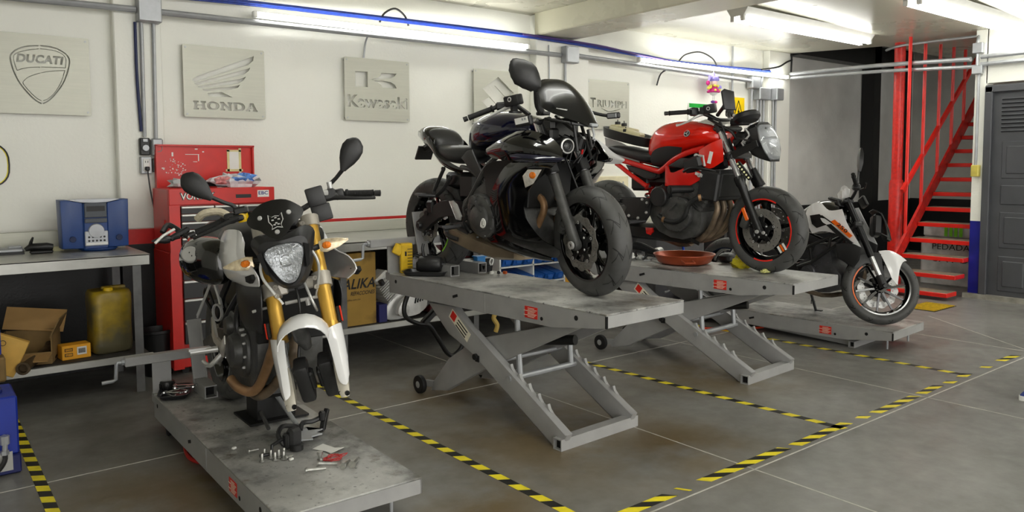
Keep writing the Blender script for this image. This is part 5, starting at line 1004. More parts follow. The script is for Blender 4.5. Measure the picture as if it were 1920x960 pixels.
K.grip((-.60, -.37, 1.008), (-.525, -.245, 1.052), bar=True)
K.grip((-.60, .37, 1.008), (-.525, .245, 1.052), bar=True)
for s in (-1, 1):
    b = MB(); b.tube([(-.53, s*.25, 1.05), (-.47, s*.16, 1.075), (-.36, s*.11, 1.0)], .013, 10, k=3); b.box((-.50, s*.21, 1.062), (.05, .06, .045), bev=.01, rot=(0, 0, s*.5)); K.put('handlebar', b, M_MB, True)
    b = MB(); b.tube([(-.42, s*.20, 1.055), (-.45, s*.24, 1.035), (-.475, s*.30, 1.01), (-.49, s*.36, .985), (-.51, s*.385, .975)], [.012, .009, .007, .006, .008], 8, k=3); K.put('lever', b, M_SIL if s < 0 else M_MB, True)
b = MB(); b.box((-.365, -.205, 1.085), (.095, .065, .06), bev=.010, seg=2, rot=(.1, -.1, .45)); b.m = 1; b.lathe([(.008, .002), (.014, .002), (.014, 0)], (-.345, -.243, 1.09), (.3, -1, .1), 12, closed=True); b.m = 0; b.box((-.39, -.19, 1.05), (.03, .03, .05)); K.put('brake_reservoir', b, [M_MB, M_SIL], True)
b = MB(); b.m = 0; b.box((-.255, -.262, .945), (.12, .03, .055), bev=.008, rot=(.2, -.12, .12)); b.m = 1; b.box((-.255, -.279, .948), (.09, .004, .033), rot=(.2, -.12, .12)); b.m = 2
for k in range(4): b.box((-.285+.02*k, -.2815, .950+.002*k), (.010, .002, .012), rot=(.2, -.12, .12))
K.put('sticker_box', b, [M_MB, M_WHITE, M_GALV])
b = MB(); b.box((-.20, .36, .965), (.10, .035, .035), bev=.008); b.tube([(-.51, .24, 1.05), (-.40, .27, 1.02), (-.30, .33, .98), (-.24, .355, .966)], .010, 8, k=3); b.m = 1; b.box((-.19, .341, .965), (.075, .004, .022)); K.put('side_lamp', b, [M_MB, M_GALV], True)
# exposed headlight bay
b = MB(); b.lathe([(.020, .012), (.032, .016), (.044, .012), (.048, 0), (.046, -.06), (.02, -.09)], (-.11, -.085, .812), (1, -.25, -.05), 28); b.m = 1; b.lathe([(0, .016), (.012, .014), (.021, .008)], (-.11, -.085, .812), (1, -.25, -.05), 20); b.m = 2; b.lathe([(.034, .0175), (.041, .0155), (.041, .014), (.034, .016)], (-.11, -.085, .812), (1, -.25, -.05), 28, closed=True); K.put('projector_lamp', b, [M_BKM, M_LENS, M_SIL])
b = MB(); rnd = random.Random(4)
for p, q in (((-.20, -.16, .96), (-.06, -.10, .93)), ((-.06, -.10, .93), (.0, 0, .915)), ((-.20, .16, .96), (-.0, .03, .915)), ((-.24, -.14, .93), (-.17, -.16, .83)), ((-.06, -.08, .93), (-.05, -.06, .78)), ((-.22, -.06, .98), (-.05, -.03, .86)), ((-.05, .02, .9), (-.03, .03, .80)), ((-.2, .12, .95), (-.1, .1, .75))): b.bar(p, q, .018, .014, None, .003)
b.box((-.24, 0, .90), (.10, .22, .13), bev=.02); b.box((-.20, -.11, .87), (.07, .07, .08), bev=.012); b.box((-.10, .0, .83), (.06, .06, .08), bev=.012, rot=(0, .3, .4)); K.put('headlight_bracket', b, M_BKM)
b = MB()
for k in range(7): a = .05*k-.12; b.tube([(-.20, a*.9, .88), (-.14+.02*(k % 2), a+.02, .80+.02*(k % 3)), (-.16, a*.7, .72)], .004, 6, k=4)
K.put('wiring', b, M_BLACKP)
b = MB(); b.tube([(-.13, .035, .83), (-.10, .03, .80), (-.11, .035, .77)], .006, 6, k=3); K.put('red_wire', b, mat('red wire', (.8, .1, .1), .4))
b = MB(); b.tube([(.0, .0, .915), (.015, .0, .87), (.012, -.005, .845), (.03, -.01, .84)], .006, 6); b.box((.0, 0, .92), (.05, .05, .02), bev=.005); K.put('screen_bracket', b, M_GALV)
# engine and exhaust
b = MB(); b.plate(cat([(-.92, .50), (-.93, .40), (-.86, .30), (-.66, .235), (-.40, .24), (-.33, .34), (-.36, .46), (-.46, .64), (-.62, .66), (-.75, .58)], 2, True), -.165, .165, .01); K.put('engine_block', b, M_MBR)
b = MB(); b.plate(cat([(-.82, .47), (-.80, .36), (-.74, .30), (-.64, .29), (-.58, .36), (-.60, .46), (-.67, .53), (-.76, .54)], 3, True), -.215, -.16, .012); b.lathe([(0, .03), (.055, .028), (.075, .018), (.08, 0)], (-.70, -.21, .40), (0, -1, 0), 28); b.lathe([(0, .018), (.03, .016), (.035, 0)], (-.76, -.21, .50), (0, -1, 0), 18); bolts(b, (-.70, .41), .125, 11, -.215); b.bar((-.72, -.235, .49), (-.66, -.235, .44), .01, .012); b.bar((-.78, -.22, .45), (-.72, -.22, .52), .01, .01); K.put('clutch_cover', b, M_MBR)
b = MB(); b.m = 0; b.lathe([(0, .034), (.028, .033), (.03, .03)], (-.645, -.205, .375), (0, -1, 0), 24); b.m = 1; b.box((-.645, -.2395, .375), (.003, .002, .022)); b.box((-.635, -.2395, .36), (.012, .002, .003)); K.put('round_sticker', b, [M_WHITE, M_HOLE])
b = MB(); b.lathe([(.016, .02), (.03, .02), (.034, 0)], (-.86, -.165, .44), (0, -1, 0), 18); b.lathe([(.0, .01), (.016, .01)], (-.86, -.165, .44), (0, -1, 0), 18); K.put('pivot_cap', b, M_BKM)
b = MB(); b.box((-.335, 0, .60), (.035, .33, .26), bev=.006, rot=(0, .12, 0)); K.put('radiator', b, M_RADI)
for y in (-.075, .06):
    b = MB(); b.tube([(-.40, y, .55), (-.315, y, .52), (-.295, y, .46), (-.34, y, .38), (-.385, y, .30), (-.44, y*.8, .22), (-.56, y*.6-.03, .185)], .021, 14, k=4); K.put('header_pipe', b, M_BRONZE)
b = MB(); b.loft([[(x, y0+dy*w, z0+dz*h) for dy, dz in ((-1, -.6), (-.6, -1), (.6, -1), (1, -.6), (1, .6), (.6, 1), (-.6, 1), (-1, .6))] for x, y0, z0, w, h in ((-.48, -.05, .195, .09, .035), (-.62, -.07, .205, .115, .05), (-.82, -.10, .245, .115, .06), (-.98, -.135, .285, .085, .055), (-1.05, -.15, .305, .06, .045), (-1.07, -.155, .31, .05, .036))]); b.m = 1; b.cyl((-1.068, -.155, .31), (-1.078, -.155, .312), .022); K.put('muffler', b, [mat('heat stained muffler', (.62, .56, .47), .3, metal=.8, var=.3, scale=7), mat('yellow plug', (.80, .80, .45), .5)], ang=40)
b = MB(); b.tube([(-1.0, -.19, .35), (-1.02, -.22, .30), (-.98, -.23, .275), (-.90, -.22, .26)], .014, 8, k=3); b.plate([(-.99, .355), (-.88, .37), (-.83, .28), (-.79, .24), (-.86, .27), (-.97, .305)], -.20, -.185, .006); K.put('exhaust_guard', b, M_MB)
b = MB(); b.plate([(-1.22, .60), (-1.08, .56), (-1.02, .46), (-1.05, .44), (-1.12, .53), (-1.23, .57)], -.09, .09, .01); K.put('rear_hugger', b, M_MB)
b = MB(); b.box((-1.30, -.13, .44), (.07, .05, .09), bev=.012); b.cyl((-1.33, -.16, .40), (-1.33, -.11, .40), .018); b.box((-1.05, 0, .62), (.3, .20, .10), bev=.02); b.box((-.95, 0, .58), (.16, .24, .16), bev=.02); K.put('rear_caliper', b, M_BKM)
# ---------------------------------------------------------------- red naked motorcycle on the second raised lift
Y_ = Bike('motorcycle', 'red naked motorcycle with its tail stripped on the second raised lift', (4.685, 3.094, .71), -86, -3)
Y_.wheel(0, .30, .30, .062, .212, 5, M_GB, ((-.068, .149, .095, 0, 30), (.068, .149, .095, 0, 30)), True, stripe=(M_ORL if False else mat('red rim stripe', (.92, .16, .10), .4), ((-.5, .55), (1.2, 1.9), (2.6, 3.8), (3.95, 5.2))), spw=.024)
Y_.wheel(-1.44, .315, .315, .08, .212, 5, M_GB, ((-.08, .11, .07, 0, 24),), False, stripe=(MATS['red rim stripe'], ((.4, 1.4), (2.2, 3.1))), spw=.024)
b = MB(); b.box((-.02, -.061, .19), (.004, .02, .02)); 
for k, m_ in enumerate((0, 1, 0)): b.m = m_; b.box((.13+.018*k, -.056, .175+.012*k), (.014, .004, .05), rot=(0, -.6, 0))
Y_.put('rim_sticker', b, [M_WHITE, M_ORG], True)
for s in (-1, 1):
    y = s*.098
    b = MB(); b.tube([Y_.fl(1.03, y), Y_.fl(.60, y)], .0205, 16); Y_.put('fork_tube', b, M_CHR, True)
    b = MB(); b.tube([Y_.fl(.665, y), Y_.fl(.65, y), Y_.fl(.61, y), Y_.fl(.60, y), Y_.fl(.36, y), Y_.fl(.30, y)], [.033, .036, .034, .028, .028, .030], 16); b.lathe([(0, .025), (.018, .025), (.026, .015), (.028, -.015), (0, -.015)], Y_.fl(.295, y), (0, s, 0), 16); Y_.put('fork_slider', b, M_BKM, True)
    b = MB(); b.lathe([(.0, .012), (.012, .012), (.014, 0)], Y_.fl(.295, s*.124), (0, s, 0), 10); b.lathe([(.0, .012), (.010, .012), (.012, 0)], Y_.fl(.29, s*.12, .045), (0, s, 0), 10); Y_.put('axle_bolt', b, M_SIL, True)
    b = MB(); c = Y_.fl(.40, s*.115, -.06); b.box((c[0]+.005, c[1], c[2]+.01), (.03, .012, .095), bev=.006, rot=(0, -.42, 0)); Y_.put('fork_reflector', b, M_ORG, True)
    b = MB(); c = Y_.fl(.36, s*.085, -.085); b.box(c, (.06, .05, .11), bev=.015, seg=2, rot=(0, .35, 0)); Y_.put('brake_caliper', b, M_MBR, True)
b = MB(); b.box(Y_.fl(.81, 0), (.07, .25, .04), bev=.01); b.box(Y_.fl(1.005, 0), (.09, .25, .035), bev=.012); b.tube([Y_.fl(.80, 0, -.05), Y_.fl(1.02, 0, -.05)], .03, 14)
for s in (-1, 1): b.tube([Y_.fl(.985, s*.098), Y_.fl(1.04, s*.098)], .030, 16); b.tube([Y_.fl(.79, s*.098), Y_.fl(.835, s*.098)], .030, 14)
Y_.put('triple_clamp', b, M_MB, True)
Y_.lofted('fuel_tank', [(-.96, .09, .90, .80), (-.93, .125, .985, .79), (-.86, .165, 1.045, .79), (-.76, .185, 1.075, .80), (-.62, .185, 1.08, .83), (-.50, .175, 1.065, .865), (-.40, .15, 1.035, .875), (-.33, .11, 1.005, .89), (-.31, .07, .985, .91)], M_REDP, 2.5, 30)
b = MB(); b.box((-.40, -.06, 1.052), (.20, .10, .004), rot=(.25, .17, 0)); Y_.put('tank_protector', b, M_WHITE)
for s in (-1, 1):
    b = MB(); b.patch([[(-.89, s*.155, .80), (-.84, s*.178, .86), (-.72, s*.190, .888), (-.58, s*.19, .875)], [(-.885, s*.14, .76), (-.80, s*.165, .79), (-.70, s*.172, .81), (-.60, s*.17, .84)], [(-.86, s*.115, .742), (-.78, s*.125, .742), (-.68, s*.13, .775), (-.62, s*.14, .82)]], 12, 3, .006); Y_.put('knee_pad', b, M_SEAT)
    b = MB(); b.m = 0; b.lathe([(0, .006), (.024, .005), (.026, 0)], (-.545, s*.178, .975), (0, s, .35), 24); b.m = 1; b.lathe([(.021, .0065), (.0245, .006), (.021, .005)], (-.545, s*.178, .975), (0, s, .35), 24)
    T = axis_m((-.545, s*.184, .977), (0, s, .35))
    for a in range(3): b.prism([(-.003, 0), (.003, 0), (.003, .016), (0, .02), (-.003, .016)], 0, .0012, T @ Matrix.Rotation(2*pi*a/3, 4, 'Z'))
    Y_.put('tank_emblem', b, [M_BLACKP, M_SIL])
    b = MB(); b.patch([[(-.455, s*.16, .85), (-.36, s*.175, .895), (-.275, s*.15, .93)], [(-.44, s*.168, .79), (-.34, s*.182, .81), (-.255, s*.16, .84)], [(-.42, s*.165, .745), (-.345, s*.175, .722), (-.255, s*.155, .775)]], 10, 4, .006); b.m = 1; Y_.put('tank_scoop', b, M_REDP)
    b = MB(); b.box((-.345, s*.184, .80), (.028, .003, .085), rot=(0, .25, 0)); Y_.put('white_sticker', b, M_WHITE)
    b = MB(); b.tube([(-1.205, s*.128, .788), (-1.15, s*.13, .78), (-.96, s*.14, .735), (-.84, s*.145, .705), (-.79, s*.148, .71), (-.68, s*.155, .785), (-.56, s*.16, .835), (-.42, s*.14, .87)], .021, 12, k=3); b.tube([(-1.255, s*.118, .762), (-1.20, s*.125, .735), (-1.10, s*.13, .675), (-.93, s*.14, .585)], .018, 12, k=2)
    b.plate([(-.735, .745), (-.71, .745), (-.70, .69), (-.66, .685), (-.62, .70), (-.57, .73), (-.545, .68), (-.45, .705), (-.40, .68), (-.42, .645), (-.56, .575), (-.66, .60), (-.735, .585)], s*.175-.008, s*.175+.008, .006); b.box((-.66, s*.187, .60), (.13, .01, .018), rot=(0, .1, 0)); Y_.put('frame', b, M_REDF)
    b = MB(); b.box((-.50, s*.165, .755), (.16, .06, .10), bev=.02, rot=(0, -.3, 0)); b.plate([(-.72, .74), (-.60, .80), (-.45, .80), (-.44, .74), (-.56, .72)], s*.16-.02, s*.16+.01, .01); Y_.put('intake_cover', b, M_MB)
    b = MB(); b.tube([(-.47, s*.165, .815), (-.405, s*.17, .81), (-.395, s*.17, .74)], .013, 8); b.lathe([(.0, .012), (.016, .012), (.016, 0)], (-.47, s*.165, .815), (0, s, 0), 12); b.lathe([(.006, .02), (.014, .02), (.016, 0)], (-.42, s*.19, .675), (0, s, 0), 12); b.bar((-.46, s*.19, .69), (-.40, s*.2, .67), .01, .02); Y_.put('frame_bracket', b, M_SIL)
    b = MB(); b.plate([(-1.16, .755), (-.83, .695), (-.82, .655), (-.92, .63), (-.965, .65), (-1.12, .70)], s*.12-.01, s*.12+.012, .012); b.lathe([(0, .005), (.01, .005), (.012, 0)], (-.86, s*.132, .672), (0, s, 0), 10); Y_.put('side_cover', b, M_MB)
    b = MB(); b.plate([(-1.16, .50), (-.93, .505), (-.86, .50), (-.845, .46), (-.865, .37), (-.905, .315), (-.99, .32), (-1.02, .36), (-1.10, .33), (-1.14, .36), (-1.06, .43), (-1.16, .46)], s*.19-.008, s*.19+.008, .012); b.lathe([(.014, .012), (.028, .012), (.03, 0)], (-.885, s*.195, .465), (0, s, 0), 16); Y_.put('footrest_plate', b, M_MB)
    b = MB()
    for x, z in ((-.93, .49), (-.885, .465), (-.89, .39), (-.97, .345), (-1.06, .36)): b.lathe([(0, .012), (.008, .012), (.011, .006), (.011, 0)], (x, s*.198, z), (0, s, 0), 10)
    Y_.put('plate_bolt', b, M_SIL)
    b = MB(); b.cyl((-.90, s*.2, .325), (-.96, s*.31, .315), .013); b.box((-.95, s*.28, .327), (.05, .09, .012), rot=(0, 0, s*.3)); b.cyl((-1.15, s*.2, .47), (-1.24, s*.24, .50), .012); Y_.put('footpeg', b, M_MB)
    b = MB(); b.plate(cat([(-.92, .44), (-.92, .38), (-1.10, .36), (-1.40, .285), (-1.50, .29), (-1.50, .34), (-1.38, .365), (-1.12, .45)], 2, True), s*.125-.02, s*.125+.02, .008); b.lathe([(0, .03), (.018, .03), (.024, .02), (.024, 0)], (-1.44, s*.135, .315), (0, s, 0), 14); Y_.put('swingarm', b, M_MBR)
Y_.lofted('seat', [(-1.36, .10, .905, .86), (-1.30, .125, .91, .84), (-1.20, .135, .90, .815), (-1.08, .135, .875, .785), (-.98, .125, .855, .765), (-.92, .10, .845, .77)], M_SEAT, 3.4, 26)
for s in (-1, 1):
    b = MB(); b.patch([[(-1.55, s*.08, .985), (-1.40, s*.125, .935), (-1.28, s*.145, .86), (-1.16, s*.145, .80)], [(-1.55, s*.09, .92), (-1.42, s*.145, .86), (-1.29, s*.162, .825), (-1.14, s*.155, .787)], [(-1.54, s*.07, .82), (-1.42, s*.12, .775), (-1.30, s*.14, .762), (-1.20, s*.14, .762)]], 12, 3, .005); Y_.put('tail_panel', b, M_WP)
b = MB(); b.loft([rr(.14, .32, 0, 2.6, 24), rr(.15, .33, .02, 2.6, 24), rr(.165, .345, .075, 2.6, 24), rr(.15, .33, .075, 2.6, 24), rr(.13, .30, .03, 2.6, 24), rr(.12, .28, .022, 2.6, 24)]); b2 = MB(); T = Matrix.Translation((-1.23, 0, .94)) @ Matrix.Rotation(.24, 4, 'Y') @ Matrix.Rotation(pi/2, 4, 'Z') @ Matrix.Diagonal((.85, .72, 1, 1)); b2.add(b.v, b.f, T)
o = b2.build('seat_tray', M_MB, None, 40, None); o.matrix_world = Matrix.Translation((4.685, 3.094, .71)) @ Matrix.Rotation(radians(-86), 4, 'Z'); tag(o, 'black upturned seat base resting on the tail of the red motorcycle', 'seat base')
tt = thing('battery_parts', 'cream plastic reservoir parts lying in the upturned black seat base', 'parts', (4.685+1.23*cos(radians(94)), 3.094+1.23*sin(radians(94)), .71+.965), radians(-86))
M_CREAM = mat('cream plastic', (.86, .83, .66), .4, var=.1)
b = MB(); b.box((-.05, 0, .055), (.20, .15, .075), bev=.012, seg=2, rot=(0, .2, 0)); b.box((-.12, .01, .09), (.08, .12, .05), bev=.01); b.build('tank', M_CREAM, tt)
b = MB(); b.box((.09, -.02, .03), (.12, .10, .04), bev=.01, rot=(0, .3, .2)); b.build('small_tank', M_CREAM, tt)
for x, y, z in ((-.13, .02, .128), (-.03, -.02, .11), (.02, -.06, .06)): b = MB(); b.box((x, y, z), (.035, .035, .025), bev=.004); b.cyl((x, y, z), (x, y, z+.03), .004, n=6); b.build('connector', M_BLACKP, tt)
# cockpit
Y_.grip((-.55, -.375, 1.122), (-.475, -.245, 1.13), bar=True); Y_.grip((-.55, .375, 1.122), (-.475, .245, 1.13), bar=True)
for s in (-1, 1):
    b = MB(); b.tube([(-.475, s*.25, 1.13), (-.43, s*.16, 1.12), (-.36, s*.08, 1.075), (-.35, 0, 1.07)], .013, 10, k=3); b.box((-.455, s*.215, 1.13), (.06, .06, .06), bev=.015, seg=2, rot=(0, 0, s*.5)); Y_.put('handlebar', b, M_MB, True)
    b = MB(); b.tube([(-.40, s*.19, 1.11), (-.43, s*.23, 1.09), (-.455, s*.28, 1.06), (-.475, s*.34, 1.04), (-.485, s*.37, 1.035)], [.012, .009, .007, .007, .010], 8, k=3); Y_.put('lever', b, M_SIL, True)
b = MB(); b.box((-.335, -.19, 1.145), (.085, .065, .065), bev=.010, seg=2, rot=(.1, -.15, .4)); b.m = 1; b.lathe([(.008, .002), (.014, .002), (.014, 0)], (-.325, -.225, 1.145), (.3, -1, 0), 12, closed=True); b.m = 0; b.box((-.39, -.20, 1.135), (.04, .04, .05), bev=.008); Y_.put('brake_reservoir', b, [M_MB, M_SIL], True)
b = MB(); Tm = axis_m((-.14, -.25, 1.19), (.88, -.40, .1), (.35, .9, .1)); b.prism([(-.048, -.06), (.04, -.075), (.048, .055), (-.02, .08), (-.048, .065)], -.012, .012, Tm, .012); b.m = 1; b.prism([(-.042, -.055), (.035, -.068), (.042, .05), (-.018, .072), (-.042, .058)], -.0135, -.011, Tm); mi = Y_.put('mirror', b, [M_MB, M_CHR], True)
b = MB(); b.tube([(-.155, -.245, 1.185), (-.20, -.22, 1.15), (-.26, -.18, 1.12), (-.30, -.15, 1.10)], [.018, .014, .012, .014], 10, k=3); b.ball((-.15, -.245, 1.185), .02, 8); Y_.put('mirror_stalk', b, M_MB, True)
b = MB(); Tm = axis_m((-.165, 0, 1.085), (-.35, 0, 1), (1, 0, .35)); b.loft([[Tm @ V((.085*sx*cos(a*pi/10)*k, .11*sin(a*pi/10)*k, h)) for a in range(20)] for sx, k, h in ((1, .75, -.04), (1, 1, -.015), (1, 1, .01), (1, .9, .022))]); b.box((-.22, 0, 1.05), (.10, .12, .05), bev=.012); Y_.put('instrument', b, M_MB, True)
HP = ((-.45, -1), (.45, -1), (.8, -.55), (1, .1), (.85, .75), (.45, 1), (-.45, 1), (-.85, .75), (-1, .1), (-.8, -.55))
hr = lambda x, w, h, zc=.905: [V((x-.34*z*h, y*w, zc+z*h)) for y, z in HP]
b = MB(); b.loft([hr(-.13, .07, .09), hr(-.07, .10, .115), hr(.0, .116, .135), hr(.012, .118, .137), hr(.010, .108, .127), hr(-.03, .09, .10)], True); hs = Y_.put('headlight_shell', b, M_MB, True, 28)
b = MB(); b.loft([hr(-.025, .105, .122), hr(.018, .108, .126), hr(.038, .09, .10), hr(.05, .05, .055), hr(.053, .01, .01)]); b.build('headlight_glass', M_LENS, hs, 25, Y_.S)
b = MB(); b.sheet([[V((.004-.34*(z-.905)-.03*math.exp(-((y/.05)**2+((z-.87)/.05)**2))-.02*math.exp(-((y/.06)**2+((z-.955)/.025)**2)), y, z)) for y in [(-.095+.19*i/10)*min(1, .55+.5*(z-.78)/.1) for i in range(11)]] for z in [.79+.225*j/9 for j in range(10)]], .002); b.lathe([(0, .012), (.016, .010), (.018, 0)], (.005, 0, .875), (1, 0, .3), 16); b.box((.012, 0, .925), (.02, .13, .012), bev=.004); b.build('lamp_reflector', M_REFL, hs, 30, Y_.S)
b = MB(); b.bar((-.20, -.12, .815), (-.0, -.12, .895), .012, .05, (0, 0, 1), .004)
for k in range(12): b.bar((-.19+.0155*k, -.128, .80+.0063*k), (-.19+.0155*k, -.128, .84+.0063*k), .006, .006)
b.box((-.17, 0, .93), (.10, .16, .10), bev=.02); b.cyl((-.22, -.05, .90), (-.14, -.05, .93), .035, n=14); b.cyl((-.2, .06, .88), (-.12, .06, .9), .03, n=14)
rnd = random.Random(5)
for k in range(9): b.bar((-.24+rnd.random()*.1, -.13+rnd.random()*.22, .86+rnd.random()*.14), (-.12+rnd.random()*.1, -.13+rnd.random()*.22, .88+rnd.random()*.16), .014, .012)
Y_.put('headlight_bracket', b, M_BKM, True)
b = MB()
for k in range(4): b.tube([(-.12, -.09+.03*k, 1.0), (-.08, -.10+.03*k, .95+.02*(k % 2)), (-.13, -.11+.03*k, .90), (-.10, -.08+.03*k, .86)], .007, 6, k=3)
Y_.put('bare_wiring', b, M_SIL, True)
hose(Y_, 'wire_loom', [(-.40, -.12, 1.08), (-.30, -.13, 1.03), (-.22, -.10, .98), (-.2, -.05, .9)], .010, st=True); hose(Y_, 'brake_hose', [(-.36, -.17, 1.11), (-.28, -.15, 1.05), (-.24, -.11, .9), (-.22, -.06, .75), (-.12, -.07, .6), (-.07, -.09, .42)], .006, st=True)
b = MB(); b.m = 0; b.bar((-.205, -.05, .765), (-.10, -.05, .65), .035, .02, (0, -1, 0), .004); b.m = 1
for k in range(6): t_ = (k+.5)/6; b.ball((-.205+.105*t_, -.063, .765-.115*t_), .008, 8)
Y_.put('led_bar', b, [M_BKM, mat('led lens', (.92, .90, .70), .2)], True)
b = MB(); b.tube([(-.15, .06, .72), (-.09, .07, .60)], [.02, .03], 12); Y_.put('horn', b, M_MB, True)
# engine
b = MB(); b.plate(cat([(-.90, .50), (-.90, .40), (-.80, .25), (-.58, .20), (-.44, .27), (-.42, .40), (-.50, .50), (-.70, .56)], 2, True), -.17, .17, .01); Tc = Matrix.Translation((-.47, 0, .53)) @ Matrix.Rotation(.6, 4, 'Y'); b.box((0, 0, 0), (.20, .34, .20), Tc, .015); b.box((0, 0, .12), (.23, .36, .08), Tc, .02)
for k in range(4): b.box((0, 0, -.07+.035*k), (.21, .35, .008), Tc)
Y_.put('engine_block', b, M_MBR)
b = MB(); b.lathe([(0, .045), (.066, .043), (.074, .036), (.078, .0), (.08, -.05)], (-.755, -.20, .515), (0, -1, 0), 32); b.lathe([(.06, .0455), (.064, .0455), (.064, .044)], (-.755, -.20, .515), (0, -1, 0), 32); bolts(b, (-.755, .515), .085, 9, -.2); Y_.put('stator_cover', b, M_MB)
b = MB(); b.plate(cat([(-.74, .44), (-.72, .30), (-.60, .26), (-.50, .34), (-.50, .46), (-.58, .52), (-.68, .50)], 3, True), -.215, -.165, .012); bolts(b, (-.62, .39), .12, 10, -.215); b.bar((-.66, -.225, .42), (-.60, -.225, .47), .01, .01); Y_.put('clutch_cover', b, M_MBR)
b = MB(); b.tube([(-.50, -.15, .575), (-.56, -.24, .575), (-.595, -.315, .572)], [.026, .028, .032], 16); b.lathe([(.010, .002), (.022, .002), (.022, .0)], (-.597, -.318, .572), (-.45, -.9, 0), 14); Y_.put('crash_slider', b, M_RUB)
b = MB(); b.plate([(-.84, .24), (-.56, .26), (-.50, .20), (-.60, .165), (-.80, .17)], -.10, .10, .01); b.bar((-.70, -.14, .26), (-.45, -.15, .18), .012, .025, (0, 0, 1)); Y_.put('oil_sump', b, M_BKM)
b = MB(); b.box((-.66, -.135, .235), (.10, .03, .05), bev=.006); b.cyl((-.76, -.165, .36), (-.71, -.17, .35), .012); Y_.put('sump_bracket', b, M_SIL)
b = MB(); b.box((-.30, 0, .605), (.04, .36, .22), bev=.006, rot=(0, .16, 0)); b.box((-.30, 0, .605), (.05, .30, .17), bev=.006, rot=(0, .16, 0)); Y_.put('radiator', b, M_RADI)
b = MB(); b.box((-.36, -.165, .60), (.16, .05, .21), bev=.012, rot=(0, .16, 0)); Y_.put('radiator_cowl', b, M_MB)
b = MB()
for i, y in enumerate((-.13, -.045, .045, .13)):
    b = MB(); b.tube([(-.40, y, .53), (-.345, y, .51), (-.315, y, .45), (-.33, y, .38), (-.38, y*.9, .29), (-.46, y*.75, .22), (-.56, y*.5, .185), (-.66, y*.3, .18)], .0205, 14, k=4); Y_.put('header_pipe', b, M_DPIPE)
b = MB(); b.tube([(-.62, 0, .18), (-.72, .0, .175), (-.85, 0, .19), (-1.0, -.02, .20)], [.04, .05, .035, .03], 14, k=3); Y_.put('collector_pipe', b, M_DPIPE); b = MB(); b.loft([[(x, dy*w, z+dz*h) for dy, dz in ((-1, -.6), (-.6, -1), (.6, -1), (1, -.6), (1, .6), (.6, 1), (-.6, 1), (-1, .6))] for x, z, w, h in ((-.80, .21, .10, .04), (-.9, .23, .12, .06), (-1.12, .235, .12, .06), (-1.18, .235, .10, .05))]); Y_.put('muffler', b, M_BKM)
hose(Y_, 'coolant_hose', [(-.40, -.17, .52), (-.44, -.2, .51), (-.50, -.215, .46), (-.53, -.22, .38), (-.60, -.225, .335), (-.70, -.21, .34), (-.78, -.19, .37)], .019, M_RUB, n=12)
b = MB(); b.lathe([(.021, -.01), (.025, -.01), (.025, .01), (.021, .01)], (-.425, -.185, .515), (-.5, -.3, -.1), 14, closed=True); Y_.put('hose_clip', b, M_BRONZE); b = MB(); b.lathe([(.021, -.01), (.025, -.01), (.025, .01), (.021, .01)], (-.72, -.205, .345), (-1, 0, .3), 14, closed=True); Y_.put('hose_clip', b, M_BRONZE)
hose(Y_, 'frame_hose', [(-.57, -.18, .70), (-.50, -.19, .725), (-.40, -.18, .72), (-.30, -.16, .70)], .011)
b = MB(); b.box((-.80, 0, .66), (.35, .20, .14), bev=.03); b.box((-1.05, 0, .62), (.18, .18, .14), bev=.02); Y_.put('airbox', b, M_BLACKP)
b = MB(); b.tube([(-.99, -.03, .62), (-.93, -.03, .42)], .03, 14)
for k in range(5): b.lathe([(.034, -.006), (.044, 0), (.034, .006)], (-.985+.01*k, -.06, .60-.035*k), (.2, 0, -1), 16)
Y_.put('shock_spring', b, M_REDF)
b = MB(); b.plate([(-.96, .27), (-.89, .27), (-.88, .24), (-.91, .21), (-.95, .22)], -.13, -.10, .012); Y_.put('red_stand_block', b, M_REDF)

